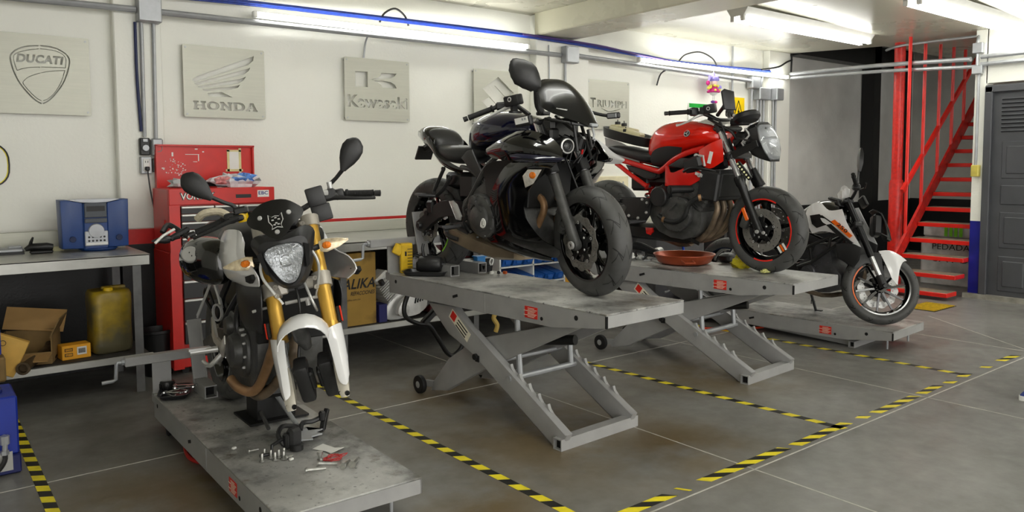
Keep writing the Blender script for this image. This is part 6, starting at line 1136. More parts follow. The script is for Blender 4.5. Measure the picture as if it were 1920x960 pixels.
# ---------------------------------------------------------------- white and black motorcycle by the stair
D4 = Bike('motorcycle', 'white and black naked motorcycle with orange rim marks on the low lift by the stair', (6.080, 2.985, .18), -86, 40)
D4.wheel(.0, .29, .29, .055, .215, 10, M_GB, ((.068, .150, .10, 10, 36),), True, stripe=(M_ORG, ((2.3, 3.95),)), spw=.012, disc_m=M_SIL)
D4.wheel(-1.36, .305, .305, .075, .215, 5, M_GB, ((-.075, .115, .07, 8, 24),), False, spw=.02)
for s in (-1, 1):
    y = s*.10; b = MB(); b.tube([D4.fl(.98, y), D4.fl(.52, y)], .027, 16); D4.put('fork_tube', b, mat('black fork anodised', (.16, .16, .165), .25, metal=.7), True)
    b = MB(); b.tube([D4.fl(.52, y), D4.fl(.36, y)], .0205, 14); D4.put('fork_slider', b, M_CHR, True)
    b = MB(); b.tube([D4.fl(.38, y), D4.fl(.29, y)], [.028, .032], 12); b.lathe([(0, .022), (.014, .022), (.02, .01), (.02, 0)], D4.fl(.295, y*1.2), (0, s, 0), 12); D4.put('fork_foot', b, M_MB, True)
    b = MB(); b.patch([[(-0.245, s*.085, .435), (-0.195, s*.09, .52), (-0.065, s*.09, .56), (-0.025, s*.088, .55)], [(-0.205, s*.09, .42), (-0.155, s*.094, .49), (-0.055, s*.095, .50), (-0.015, s*.092, .47)], [(-0.165, s*.088, .44), (-0.125, s*.092, .47), (-0.045, s*.095, .42), (0.005, s*.092, .37)]], 10, 3, .004); D4.put('fender_stay', b, M_MB, True)
    b = MB(); b.patch([[(-0.045, s*.082, .575), (0.035, s*.08, .59), (0.115, s*.06, .565), (0.180, s*.03, .53)], [(-0.015, s*.092, .52), (0.045, s*.092, .53), (0.105, s*.08, .52), (0.145, s*.05, .51)], [(0.035, s*.094, .42), (0.075, s*.094, .42), (0.105, s*.09, .42), (0.115, s*.085, .44)], [(0.055, s*.094, .37), (0.080, s*.094, .34), (0.100, s*.09, .32), (0.105, s*.09, .32)]], 10, 3, .004); D4.put('fender_panel', b, M_WP, True)
    b = MB(); b.patch([[(-.56, s*.12, .90), (-.50, s*.14, .955), (-.44, s*.13, .965), (-.36, s*.145, .905), (-.25, s*.15, .92)], [(-.55, s*.16, .85), (-.45, s*.18, .88), (-.36, s*.185, .85), (-.27, s*.18, .83), (-.20, s*.165, .81)], [(-.53, s*.16, .78), (-.43, s*.18, .79), (-.34, s*.185, .77), (-.24, s*.178, .74), (-.14, s*.16, .71)], [(-.50, s*.14, .71), (-.40, s*.16, .735), (-.28, s*.17, .72), (-.18, s*.165, .66), (-.09, s*.15, .625)]], 14, 3, .005); D4.put('tank_shroud', b, M_WP)
    def side(pts, dy=.0): return [(x, s*(.185+dy), z) for x, z in pts]
    b = MB(); b.plate([(-.50, .86), (-.42, .875), (-.36, .83), (-.42, .82), (-.36, .79), (-.44, .76), (-.48, .79), (-.44, .81)], s*.184-.006, s*.184+.006); b.plate([(-.36, .79), (-.32, .80), (-.20, .70), (-.24, .69)], s*.187-.006, s*.187+.006); b.plate([(-.30, .735), (-.26, .74), (-.14, .655), (-.17, .65)], s*.176-.008, s*.176+.006); b.bar((-.40, s*.192, .865), (-.29, s*.19, .795), .006, .008); D4.put('black_graphic', b, M_BLACKP)
    b = MB(); b.plate([(-.32, .82), (-.29, .835), (-.145, .715), (-.165, .695)], s*.189-.006, s*.189+.004); D4.put('orange_graphic', b, M_ORG)
    if s < 0:
        b = MB(); add_text(b, '250', axis_m((-.225, -.196, .772), (0, -1, 0), (.78, 0, -.62)), .04, .10, .015); D4.put('number_lettering', b, M_BLACKP)
    b = MB(); b.plate([(-.29, .64), (-.17, .66), (-.08, .62), (-.10, .52), (-.14, .46), (-.27, .52)], s*.15-.02, s*.15, .012); D4.put('radiator_shroud', b, M_MB)
    b = MB(); b.tube([(-.20, s*.12, .80), (-.33, s*.14, .70), (-.52, s*.15, .60), (-.62, s*.15, .50)], .014, 8); b.tube([(-.20, s*.12, .72), (-.30, s*.13, .63), (-.50, s*.15, .47), (-.62, s*.15, .42)], .014, 8); b.tube([(-.34, s*.14, .70), (-.36, s*.14, .60)], .012, 8); b.tube([(-.52, s*.14, .60), (-.50, s*.14, .48)], .012, 8); b.tube([(-.5, s*.14, .62), (-.9, s*.13, .78), (-1.3, s*.09, .85)], .013, 8); D4.put('frame_tube', b, M_BKM)
    b = MB(); b.plate([(-.62, .45), (-.62, .38), (-1.0, .37), (-1.42, .28), (-1.42, .34), (-1.0, .45)], s*.12-.015, s*.12+.015, .006); D4.put('swingarm', b, M_BKM)
    D4.grip((-.33, s*.385, 1.088), (-.285, s*.28, 1.05), bar=True)
    b = MB(); b.tube([(-.285, s*.29, 1.05), (-.265, s*.20, 1.025), (-.27, s*.09, .985), (-.275, 0, .985)], .013, 10, k=3); b.box((-.275, s*.25, 1.04), (.06, .05, .05), bev=.012); D4.put('handlebar', b, M_MB, True)
    b = MB(); b.tube([(-.235, s*.22, 1.03), (-.22, s*.28, 1.03), (-.23, s*.36, 1.05)], .007, 8); D4.put('lever', b, M_MB, True)
    b = MB(); b.tube([(-.275, s*.25, 1.05), (-.27, s*.265, 1.13), (-.268, s*.27, 1.19)], .008, 8); b.loft([[(-.262+dx*w, s*.272+dy*w*1.2, z) for dx, dy in ((-.012, -.03), (.012, -.03), (.018, 0), (.012, .03), (-.012, .03), (-.018, 0))] for z, w in ((1.16, .5), (1.22, 1.15), (1.30, 1.25), (1.355, .5))]); s > 0 or D4.put('mirror', b, M_MB, True)
b = MB(); b.box(D4.fl(.77, 0), (.07, .26, .05), bev=.012); b.box(D4.fl(.955, 0), (.08, .25, .035), bev=.01); b.tube([D4.fl(.76, 0, -.05), D4.fl(.97, 0, -.05)], .03, 12); D4.put('triple_clamp', b, M_MB, True)
b = MB(); b.patch([[(-.10, -.05, .92), (-.085, 0, .93), (-.10, .05, .92)], [(-.04, -.085, .88), (-.015, 0, .89), (-.04, .085, .88)], [(.0, -.09, .78), (.035, 0, .78), (.0, .09, .78)], [(.02, -.05, .685), (.06, 0, .68), (.02, .05, .685)]], 11, 4, .006); b.box((-.05, 0, .80), (.08, .13, .18), bev=.02); b.tube([(-.04, -.085, .89), (.02, -.088, .76), (.055, -.045, .68), (.02, -.08, .70), (-.03, -.085, .72)], .004, 6); hs = D4.put('headlight', b, M_MB, True)
b = MB(); b.patch([[(-.0, -.055, .85), (.015, 0, .85), (-.0, .055, .85)], [(.022, -.06, .77), (.048, 0, .77), (.022, .06, .77)], [(.038, -.03, .70), (.064, 0, .70), (.038, .03, .70)]], 9, 3, .004); b.build('headlight_glass', M_GLASS, hs, 35, D4.S)
b = MB(); b.box((-.16, 0, .985), (.03, .14, .09), bev=.01, rot=(0, -.5, 0)); D4.put('instrument', b, M_MB, True)
D4.lofted('fuel_tank', [(-.66, .08, .87, .72), (-.60, .12, .92, .70), (-.50, .15, .975, .70), (-.40, .15, .975, .72), (-.30, .12, .93, .76), (-.24, .08, .90, .78)], M_GB, 2.6, 24)
D4.lofted('seat', [(-1.40, .06, .93, .87), (-1.20, .11, .91, .83), (-1.05, .12, .86, .78), (-.85, .14, .83, .74), (-.66, .10, .83, .74)], M_SEAT, 3, 22)
b = MB(); b.plate(cat([(-.66, .44), (-.62, .30), (-.45, .22), (-.28, .26), (-.26, .38), (-.34, .46), (-.36, .60), (-.48, .62), (-.52, .50)], 2, True), -.12, .12, .01); D4.put('engine_block', b, mat('grey engine casting', (.30, .30, .31), .42, metal=.5, var=.25, scale=14))
b = MB(); b.lathe([(0, .03), (.055, .028), (.062, .02), (.065, -.03)], (-.53, -.125, .385), (0, -1, 0), 26); bolts(b, (-.53, .385), .073, 8, -.125); b.lathe([(.03, .032), (.036, .032), (.036, .028)], (-.53, -.125, .385), (0, -1, 0), 22); b.lathe([(0, .02), (.03, .018), (.035, -.02)], (-.36, -.125, .32), (0, -1, 0), 20); bolts(b, (-.40, .42), .06, 6, -.125); D4.put('clutch_cover', b, MATS['grey engine casting'])
b = MB(); add_text(b, 'KTM', axis_m((-.20, -.1515, .565), (0, -1, 0), (1, 0, -.2)), .025, .05, .01); D4.put('maker_lettering', b, M_WHITE)
b = MB(); b.plate([(-.50, .26), (-.15, .35), (-.13, .42), (-.20, .46), (-.3, .30)], -.10, .10, .01); b.box((-.16, 0, .56), (.04, .24, .20), bev=.006); D4.put('belly_guard', b, M_MB)
b = MB(); b.tube([(-.66, .13, .24), (-.62, .20, .0)], .012, 8); b.box((-.60, .21, .005), (.06, .03, .008)); b.tube([(-.64, .16, .12), (-.66, .19, .06), (-.63, .2, .08)], .004, 6, k=2); D4.put('side_stand', b, M_MB)
b = MB(); b.tube([(-.22, .0, .52), (-.14, .03, .40), (-.20, .05, .26), (-.5, .06, .17), (-.9, .1, .25)], .02, 10, k=4); D4.put('exhaust_pipe', b, M_DPIPE)
crumple('white_rag', mat('white rag cloth', (.88, .88, .88), .8), (6.04, 3.28, 1.215), (.035, .04, .06), 'white crumpled rag hung on the handlebar of the white motorcycle', 'rag', 12, .35, 12)
# ---------------------------------------------------------------- white streetfighter without front wheel on the low front lift
G1 = Bike('motorcycle', 'white and black motorcycle with gold fork and no front wheel on the low front lift', (1.298, 2.889, .248), -93.7, -26.9, 25, .10, 2.84)
G1.wheel(-1.374, .31, .31, .075, .215, 5, M_GB, ((-.075, .115, .07, 10, 24),), False, spw=.02)
for s in (-1, 1):
    y = s*.105; f = lambda z, dx=0.0, yy=None: G1.fl(z, y if yy is None else yy, dx+.02)
    b = MB(); b.tube([f(.97), f(.52), f(.515)], [.030, .0305, .029], 20); b.tube([f(.545), f(.515)], .032, 20); G1.put('fork_tube', b, M_GOLD, True)
    b = MB(); b.tube([f(.52), f(.40)], .0185, 14); G1.put('fork_slider', b, M_CHR, True)
    b = MB(); b.tube([f(.985), f(.94)], [.039, .039], 20); b.lathe([(.010, .001), (.02, .001), (.02, -.004)], f(.987), (-.42, 0, .9), 16); b.bar(f(.96), f(.96, -.02, s*.05), .05, .03, (0, 0, 1), .006); q = f(.965, .034, s*.075); b.lathe([(.0, .002), (.005, .002), (.005, .008), (.010, .008), (.011, 0)], q, (1, 0, .3), 12); G1.put('fork_clamp', b, mat('pale cast alloy', (.68, .66, .62), .35, metal=.4), True); b = MB(); b.tube([f(.745), f(.69)], .040, 20); b.bar(f(.72), f(.72, -.01, s*.04), .05, .05, (0, 0, 1), .006)
    for z in (.735, .70): q = f(z, .035, s*.082); b.lathe([(.0, .002), (.005, .002), (.005, .008), (.010, .008), (.011, 0)], q, (1, 0, .3), 12)
    G1.put('fork_clamp', b, mat('pale cast alloy', (.68, .66, .62), .35, metal=.7), True)
    b = MB(); b.loft([[V(f(z))+V((dx*w, s*dy*w, 0)) for dx, dy in ((-.03, -.02), (.03, -.02), (.036, .0), (.03, .024), (-.03, .024), (-.036, 0))] for z, w in ((.42, .8), (.38, 1), (.32, 1), (.29, .95), (.265, .75))]); G1.put('fork_foot', b, mat('cast fork foot', (.70, .68, .63), .38, metal=.5, var=.15, scale=20), True)
    b = MB()
    for dx in (-.012, .018): q = f(.283, dx+.035, s*.105); b.lathe([(0, .001), (.005, .001), (.006, .007), (.0095, .007), (.0105, 0)], (q[0]-.004, q[1]+(.014 if dx > 0 else -.014), q[2]), (1, 0, -.1), 12)
    G1.put('pinch_bolt', b, M_BKM, True)
    b = MB(); b.bar(f(.60, .0, s*.145), f(.54, .0, s*.145), .016, .016, (0, 1, 0), .004); b.m = 1; b.bar(f(.60, .0, s*.155), f(.54, .0, s*.155), .020, .006, (0, 1, 0), .002); G1.put('fork_reflector', b, [M_MB, M_REFR], True)
    # white fork guard / fender leg
    rowsy = [[f(.53, .055, s*.083), f(.54, .05, s*.118), f(.535, -.0, s*.145), f(.52, -.03, s*.14)], [f(.47, .055, s*.088), f(.475, .052, s*.122), f(.47, .0, s*.146), f(.46, -.03, s*.14)], [f(.41, .05, s*.092), f(.41, .048, s*.122), f(.40, .0, s*.143), f(.40, -.02, s*.138)], [f(.35, .044, s*.095), f(.345, .045, s*.122), f(.345, .01, s*.138), f(.36, -.01, s*.135)], [f(.325, .04, s*.10), f(.31, .042, s*.118), f(.325, .02, s*.132), f(.35, .0, s*.132)]]
    b = MB(); b.patch(rowsy, 8, 3, .004); G1.put('fork_guard', b, M_WP, True)
    b = MB(); q = f(.36, -.055, s*.05); b.box((q[0]-.02, q[1], q[2]-.02), (.09, .06, .185), bev=.016, seg=2, rot=(0, .42, 0)); b.box((q[0]-.01, q[1]-s*.032, q[2]-.02), (.05, .022, .09), bev=.008, rot=(0, .42, 0)); b.cyl((q[0]+.03, q[1]+s*.03, q[2]+.03), (q[0]+.03, q[1]-s*.03, q[2]+.03), .012); G1.put('brake_caliper', b, M_MB, True)
    b = MB(); b.tube([(-.10, s*.10, .86), (-.115, s*.135, .865)], .012, 8); b.m = 1; b.loft([[(-.105+dx*w*.6, s*yy, .868+.018*(yy-.14)*0+dz*w) for dx, dz in ((-.02, -.028), (.03, -.03), (.035, 0), (.02, .022), (-.02, .022))] for yy, w in ((.135, .8), (.16, 1.05), (.21, .75), (.255, .15))]); b.m = 2; b.ball((-.085, s*.165, .865), (.018, .02, .016), 8); G1.put('turn_signal', b, [M_MB, mat('smoked clear lens', (.80, .74, .62), .1, metal=.35, var=.3, scale=60), M_ORL], True)
    # white tank shroud wings
    rows = [[(-.74, s*.17, .945), (-.58, s*.185, .955), (-.42, s*.185, .95), (-.38, s*.18, .90)], [(-.73, s*.20, .88), (-.56, s*.215, .875), (-.40, s*.21, .87), (-.31, s*.20, .85)], [(-.70, s*.205, .82), (-.52, s*.235, .80), (-.34, s*.235, .815), (-.19, s*.215, .825)], [(-.62, s*.20, .77), (-.46, s*.235, .75), (-.26, s*.24, .775), (-.095, s*.21, .775)], [(-.52, s*.185, .74), (-.40, s*.20, .725), (-.26, s*.205, .725), (-.15, s*.19, .73)]]
    b = MB(); b.patch(rows, 14, 3, .005); G1.put('tank_shroud', b, M_WP, ang=25)
    b = MB(); b.plate([(-.20, .770), (-.12, .783), (-.105, .765), (-.14, .745), (-.19, .748)], s*.228-.006, s*.228+.012, .004); G1.put('shroud_vent', b, M_HOLE)
    b = MB(); b.patch([[(-.62, s*.15, .76), (-.42, s*.18, .73), (-.20, s*.17, .72)], [(-.66, s*.15, .66), (-.42, s*.19, .66), (-.18, s*.175, .66)], [(-.62, s*.15, .56), (-.44, s*.18, .56), (-.20, s*.17, .56)], [(-.56, s*.14, .52), (-.44, s*.165, .52), (-.22, s*.16, .52)]], 10, 3, .005); G1.put('radiator_shroud', b, M_MB)
    b = MB(); b.tube([(-.28, s*.06, .86), (-.45, s*.12, .78), (-.70, s*.155, .60), (-.90, s*.16, .48)], .017, 8); b.tube([(-.45, s*.12, .72), (-.58, s*.165, .60), (-.60, s*.165, .48), (-.50, s*.15, .40)], .013, 8, k=3); b.tube([(-.80, s*.14, .72), (-.90, s*.155, .62), (-.96, s*.16, .50)], .016, 8); b.tube([(-.72, s*.14, .74), (-1.0, s*.12, .80), (-1.45, s*.08, .90)], .014, 8); G1.put('frame_tube', b, M_MB)
    b = MB(); b.plate([(-.90, .45), (-.90, .37), (-1.1, .36), (-1.42, .28), (-1.45, .33), (-1.1, .44)], s*.12-.017, s*.12+.017, .006); G1.put('swingarm', b, M_MBR)
    b = MB(); b.plate([(-.93, .52), (-.91, .53), (-.85, .43), (-.76, .415), (-.70, .46), (-.69, .42), (-.74, .35), (-.76, .35), (-.80, .39), (-.90, .40), (-.935, .43)], s*.20-.006, s*.20+.006, .006); b.plate([(-.91, .49), (-.87, .44), (-.90, .42), (-.915, .44)], s*.20-.0075, s*.20+.0075); G1.put('heel_guard', b, mat('bare alloy guard', (.80, .79, .76), .35, metal=.5))
    b = MB(); b.cyl((-.80, s*.21, .385), (-.82, s*.33, .38), .015); b.box((-.82, s*.29, .393), (.045, .10, .012)); b.tube([(-.78, s*.2, .36), (-.80, s*.24, .315), (-.86, s*.25, .305), (-.92, s*.25, .31)], .012, 8, k=3); G1.put('footpeg', b, M_SIL)
    G1.grip((-.445, s*.40, 1.02), (-.47, s*.275, 1.045), .0175, bar=True, endm=M_MB)
    b = MB(); b.tube([(-.47, s*.28, 1.045), (-.45, s*.16, 1.05), (-.38, s*.07, 1.02), (-.37, 0, 1.015)], .013, 10, k=3); b.box((-.46, s*.245, 1.05), (.05, .05, .05), bev=.012, seg=2); G1.put('handlebar', b, M_MB, True)
    b = MB(); b.tube([(-.40, s*.20, 1.045), (-.385, s*.25, 1.035), (-.375, s*.31, 1.02), (-.38, s*.38, 1.005), (-.385, s*.40, 1.003)], [.012, .010, .008, .007, .009], 8, k=3); b.box((-.41, s*.21, 1.045), (.04, .07, .03), bev=.008); G1.put('lever', b, M_MB, True)
    b = MB(); b.tube([(-.45, s*.21, 1.06), (-.45, s*.215, 1.10), (-.44, s*.25, 1.125), (-.42, s*.30, 1.165)], [.012, .010, .009, .010], 8, k=3)
    c = V((-.40, s*.335, 1.215)); d_ = V((0, s*.60, .80)); n_ = V((0, -s*.80, .60)); rings = []
    for t, w in ((-.075, .012), (-.055, .022), (-.03, .036), (.0, .046), (.03, .049), (.055, .040), (.072, .020), (.078, .006)):
        rings.append([c+d_*t*1.05+n_*w*cos(a*pi/7)+V((.014*(w/.045)*sin(a*pi/7)*(1 if sin(a*pi/7) > 0 else .6), 0, 0)) for a in range(14)])
    b.loft(rings); G1.put('mirror', b, M_MB, True, 60)
# front fender arch joining the guards
b = MB(); rows = []
for x, zc, w, h in ((-.10, .52, .10, .07), (-.045, .545, .10, .085), (.01, .555, .102, .09), (.065, .545, .10, .08), (.09, .535, .098, .07)):
    rows.append([(x, -w*cos(pi*k/10), zc-.02+h*sin(pi*k/10)) for k in range(11)])
b.sheet(rows, .004); G1.put('front_fender', b, M_WP, True, 60)
# headlight mask, flyscreen
b = MB(); gl = [(-.056, .908), (.0, .915), (.056, .908), (.078, .878), (.056, .812), (.030, .765), (.0, .75), (-.030, .765), (-.056, .812), (-.078, .878)]
out = [(-.128, .935), (-.098, .965), (-.05, .955), (.0, .945), (.05, .955), (.098, .965), (.128, .935), (.112, .88), (.09, .80), (.048, .738), (.0, .722), (-.048, .738), (-.09, .80), (-.112, .88)]
def ringx(pl, x, k=1.0, bulge=.0): return [V((x-bulge*abs(y)*1.0-(.845-z)*.10, y*k, .845+(z-.845)*k)) for y, z in pl]
oo = resample([(0, y, z) for y, z in cat(out, 3, True)]+[(0, *out[0])], 45)[:-1]; oo = [(p.y, p.z) for p in oo]
gi = resample([(0, y, z) for y, z in cat(gl, 3, True)]+[(0, *gl[0])], 45)[:-1]; gi = [(p.y, p.z) for p in gi]
j0 = min(range(44), key=lambda j: (gi[j][0]-oo[0][0])**2+(gi[j][1]-oo[0][1])**2); gi = gi[j0:]+gi[:j0]
md = [((a[0]*.45+c[0]*.55), (a[1]*.45+c[1]*.55)) for a, c in zip(oo, gi)]
b.loft([ringx(oo, -.12, 1.0, .3), ringx(oo, -.055, 1.0, .3), ringx(md, -.02, 1.0, .25), ringx(gi, -.018, 1.03, .2), ringx(gi, -.05, 1.0, .2)], False); b.loft([ringx(oo, -.12, 1.0, .3), ringx(oo, -.16, .6, .2)], False); mk = G1.put('headlight_mask', b, M_MB, True, 28)
for s in (-1, 1): b = MB(); b.loft([[V((-.026+dx, s*(y), z)) for y, z in ((.085, .90), (.104, .89), (.088, .81), (.074, .80))] for dx in (-.02, .004)]); b.build('mask_vent', M_HOLE, mk, 30, G1.S)
b = MB(); b.loft([ringx(gi, -.045, 1.0, .2), ringx(gi, -.014, .98, .15), ringx(gi, -.002, .70, .1), ringx(gi, .004, .2, .0)]); b.build('headlight_glass', M_LENS, mk, 25, G1.S)
b = MB(); b.loft([ringx(gi, -.040, .97, .2), ringx(gi, -.045, .75, .1), ringx(gi, -.062, .4, .1), ringx(gi, -.066, .05, .0)]); b.lathe([(.0, .006), (.016, .008), (.022, 0)], (-.05, 0, .845), (1, 0, .05), 20); b.lathe([(.010, .003), (.018, .006), (.018, 0)], (-.03, 0, .775), (1, 0, 0), 16)
for k in range(9): b.box((-.040, -.056+.014*k, .87), (.006, .003, .07-.006*abs(k-4)))
for z in (.90, .87, .835, .80): b.box((-.040, 0, z), (.005, .10-.9*(.9-z)*.6, .003))
b.build('lamp_reflector', M_REFL, mk, 30, G1.S)
fs = [(-.055, 1.083, 0), (.0, 1.094, 0), (.055, 1.085, 0), (.098, 1.052, 0), (.112, 1.028, 0), (.098, 1.002, 0), (.064, .984, 0), (.035, .955, 0), (.0, .940, 0), (-.035, .955, 0), (-.064, .984, 0), (-.098, 1.002, 0), (-.112, 1.028, 0), (-.098, 1.052, 0)]
b = MB(); ol = cat([(y, z) for y, z, q in fs], 3, True); cx = lambda y, z: .02-2.4*y*y-(z-.95)*.38
b.loft([[V((cx(y*k, .95+(z-.95)*k+(1-k)*.07), y*k, 1.02+(z-1.02)*k)) for y, z in ol] for k in (1.0, .8, .55, .25, .04)], False); b.loft([[V((cx(y, z)-dx, y, z)) for y, z in ol] for dx in (0, .006)], False); sn = G1.put('flyscreen', b, M_GLASS, True, 50)
b = MB()
for y, z in ((-.057, 1.034), (.057, 1.034), (0, .968)): b.lathe([(0, .005), (.007, .005), (.010, 0)], (cx(y, z)+.002, y, z), (1, y*4, .35), 12)
b.build('screen_bolt', M_SIL, sn, 35, G1.S)
b = MB(); T = axis_m((cx(.005, 1.012)+.006, .004, 1.012), (1, 0, .36), (0, 1, 0))
for po in ([(-.028, .03), (-.015, .018), (0, .022), (.015, .018), (.028, .03), (.03, .0), (.018, -.02), (.022, -.035), (.0, -.028), (-.022, -.035), (-.018, -.02), (-.03, 0)],):
    for (p, q) in zip(po, po[1:]+po[:1]): b.add([T @ V((*p, 0)), T @ V((*q, 0)), T @ V((q[0]*.86, q[1]*.86, 0)), T @ V((p[0]*.86, p[1]*.86, 0))], [(0, 1, 2, 3)])
for p in ((-.012, .004), (.012, .004), (0, -.010), (-.008, -.016), (.008, -.016), (.0, .012)): b.add([T @ V((p[0]-.005, p[1]-.002, 0)), T @ V((p[0]+.005, p[1]-.003, 0)), T @ V((p[0]+.004, p[1]+.003, 0)), T @ V((p[0]-.004, p[1]+.003, 0))], [(0, 1, 2, 3)])
b.build('silver_crest', M_SIL, sn, 35, G1.S)
b = MB(); b.box((-.13, 0, 1.0), (.06, .15, .08), bev=.012, rot=(0, -.5, 0)); b.box((-.14, 0, .93), (.10, .14, .05), bev=.01); G1.put('instrument', b, M_MB, True)
b = MB(); b.m = 0; b.box((-.42, -.185, 1.075), (.055, .06, .035), bev=.008); b.m = 1; b.lathe([(.022, -.022), (.026, .0), (.024, .02)], (-.42, -.185, 1.045), (0, 0, 1), 16); G1.put('brake_reservoir', b, [M_MB, mat('yellow brake fluid', (.90, .74, .06), .25)], True)
b = MB(); b.box((-.33, .150, 1.065), (.016, .078, .085), bev=.007, seg=2, rot=(.06, 0, .1)); b.box((-.335, .160, .99), (.016, .085, .075), bev=.007, seg=2, rot=(.04, 0, .1)); b.box((-.40, .20, 1.06), (.03, .07, .05), bev=.008); G1.put('cable_cover', b, M_MB, True)
b = MB(); b.tube([(-.42, .12, 1.05), (-.36, .14, 1.075), (-.38, .20, 1.07)], .014, 8, k=3); b.lathe([(.008, 0), (.012, 0), (.012, .03), (.008, .03)], (-.44, .215, 1.085), (0, 0, 1), 12); G1.put('silver_bar_riser', b, M_SIL, True)
b = MB(); b.box(G1.fl(.965, 0, -.01), (.06, .20, .03), bev=.008); b.box(G1.fl(.72, 0, .0), (.06, .20, .05), bev=.008); b.tube([G1.fl(.70, 0, -.04), G1.fl(.97, 0, -.04)], .03, 12); G1.put('triple_clamp', b, M_MB, True)
for s, y0 in ((-1, -.03), (1, .04)): hose(G1, 'cable', [(-.12, y0, .93), (-.09, s*.10, .86), (-.09, s*.115, .80), (-.12, s*.10, .74), (-.15, s*.07, .66)], .006, M_SIL if s > 0 else M_WHITE, True)
hose(G1, 'brake_hose', [(-.20, -.02, .80), (-.13, .0, .68), (-.12, -.02, .55), (-.10, -.05, .45), (-.08, -.06, .38)], .006, st=True); hose(G1, 'brake_hose', [(-.20, .02, .78), (-.12, .05, .66), (-.14, .06, .60)], .006, M_SIL, True)
b = MB(); b.cyl((-.15, -.06, .66), (-.15, .10, .655), .008, n=8); b.cyl((-.15, .03, .66), (-.15, .03, .63), .010, n=8); b.cyl((-.17, -.20, .655), (-.16, -.12, .66), .006, n=8); G1.put('abs_line', b, M_SIL, True)
b = MB(); b.tube([(-.02, -.02, .60), (-.06, -.015, .52), (-.1, -.01, .47)], [.03, .035, .02], 12); G1.put('horn', b, M_MBR, True)
# tank, seat, tail
G1.lofted('fuel_tank', [(-1.0, .11, .90, .76), (-.93, .16, .965, .75), (-.82, .185, 1.0, .75), (-.66, .19, 1.0, .76), (-.50, .17, .975, .78), (-.38, .12, .93, .80)], M_MB, 2.5, 28)
b = MB(); b.lathe([(0, .012), (.03, .012), (.045, .008), (.05, 0)], (-.70, 0, .995), (0, 0, 1), 22); G1.put('tank_lid', b, M_SIL)
# black side tank shell hanging out on the near side with its cap
b = MB(); S_ = cat([(-1.02, .06, .86, .72, -.25), (-.98, .085, .90, .72, -.245), (-.90, .10, .92, .70, -.23), (-.80, .09, .915, .69, -.21), (-.72, .06, .90, .70, -.20), (-.68, .03, .86, .72, -.195)], 3)
b.loft([se_ring((x, yo, (zt+zb)/2), w, (zt-zb)/2, 2.4, 24) for x, w, zt, zb, yo in S_]); b.ball((-.93, -.26, .80), (.10, .075, .075), 14); sh = G1.put('tank_side_shell', b, M_GB, ang=60)
b = MB(); b.m = 0; b.lathe([(0, .008), (.034, .008), (.038, .004), (.040, -.012)], (-.815, -.312, .842), (.84, -.46, .32), 26); b.lathe([(.03, .0095), (.033, .0095), (.033, .007)], (-.815, -.312, .842), (.84, -.46, .32), 26); b.m = 1; T = axis_m((-.810, -.315, .843), (.84, -.46, .32)); b.box((.006, .0, .008), (.006, .004, .003), T); b.box((-.01, -.012, .008), (.006, .004, .003), T); b.build('filler_cap', [M_SIL, M_BLACKP], sh, 35)
b = MB(); b.box((-.96, -.262, .905), (.06, .03, .045), bev=.005, rot=(.3, 0, .2)); b.m = 1; b.lathe([(.012, .0), (.018, .001), (.018, 0)], (-.935, -.28, .90), (.7, -.6, .1), 14, closed=True); b.build('white_red_sticker', [M_WHITE, M_REFR], sh, 35)
G1.lofted('seat', [(-1.62, .05, .98, .92), (-1.45, .11, .97, .90), (-1.30, .13, .92, .84), (-1.10, .14, .86, .79), (-.95, .10, .85, .79)], M_SEAT, 3.0, 24)
b = MB(); b.tube([(-1.15, -.34, .905), (-1.13, -.29, .915)], .008, 8); b.tube([(-1.15, -.335, .905), (-1.15, -.36, .905), (-1.15, -.42, .90)], [.018, .022, .004], 10, k=2); G1.put('rear_turn_signal', b, M_MB)
b = MB(); b.tube([(-1.1, -.24, .90), (-1.2, -.30, .96), (-1.22, -.33, .975), (-1.2, -.36, .94)], .014, 8, k=3); b.box((-1.15, -.29, .93), (.03, .11, .03), bev=.008, rot=(.5, 0, 0)); G1.put('grab_handle', b, M_MB)
b = MB(); b.tube([(-1.16, -.31, .955), (-1.13, -.37, .925), (-1.12, -.41, .89)], .007, 6); G1.put('strap', b, M_WHITE)
b = MB(); b.tube([(-1.15, -.20, 1.0), (-1.12, -.17, 1.03), (-1.1, -.10, 1.035), (-1.08, -.05, 1.0)], .020, 10, k=4); G1.put('corrugated_hose', b, mat('cream corrugated hose', (.80, .76, .66), .6, bump=.6, bscale=50))
# engine
b = MB(); b.plate(cat([(-.92, .50), (-.92, .38), (-.80, .26), (-.56, .23), (-.40, .30), (-.36, .46), (-.42, .64), (-.60, .66), (-.72, .56)], 2, True), -.15, .15, .012); b.box((-.46, 0, .62), (.20, .24, .22), bev=.02, rot=(0, -.3, 0)); b.box((-.60, 0, .68), (.25, .2, .16), bev=.03); G1.put('engine_block', b, M_MBR)
b = MB(); b.lathe([(0, .05), (.05, .048), (.072, .038), (.082, .018), (.086, -.03)], (-.60, -.165, .40), (0, -1, 0), 30); bolts(b, (-.58, .40), .105, 11, -.16, .007); b.plate(cat([(-.70, .44), (-.66, .31), (-.55, .28), (-.46, .34), (-.46, .46), (-.54, .51), (-.64, .50)], 3, True), -.17, -.14, .012); G1.put('clutch_cover', b, M_MBR)
b = MB(); b.plate(cat([(-.86, .50), (-.86, .40), (-.74, .38), (-.64, .48), (-.66, .56), (-.76, .57)], 3, True), -.165, -.12, .012); b.lathe([(0, .03), (.035, .028), (.045, .015), (.048, -.02)], (-.72, -.165, .50), (0, -1, 0), 22); bolts(b, (-.76, .48), .075, 7, -.165, .008); G1.put('sprocket_cover', b, M_MBR)
b = MB()
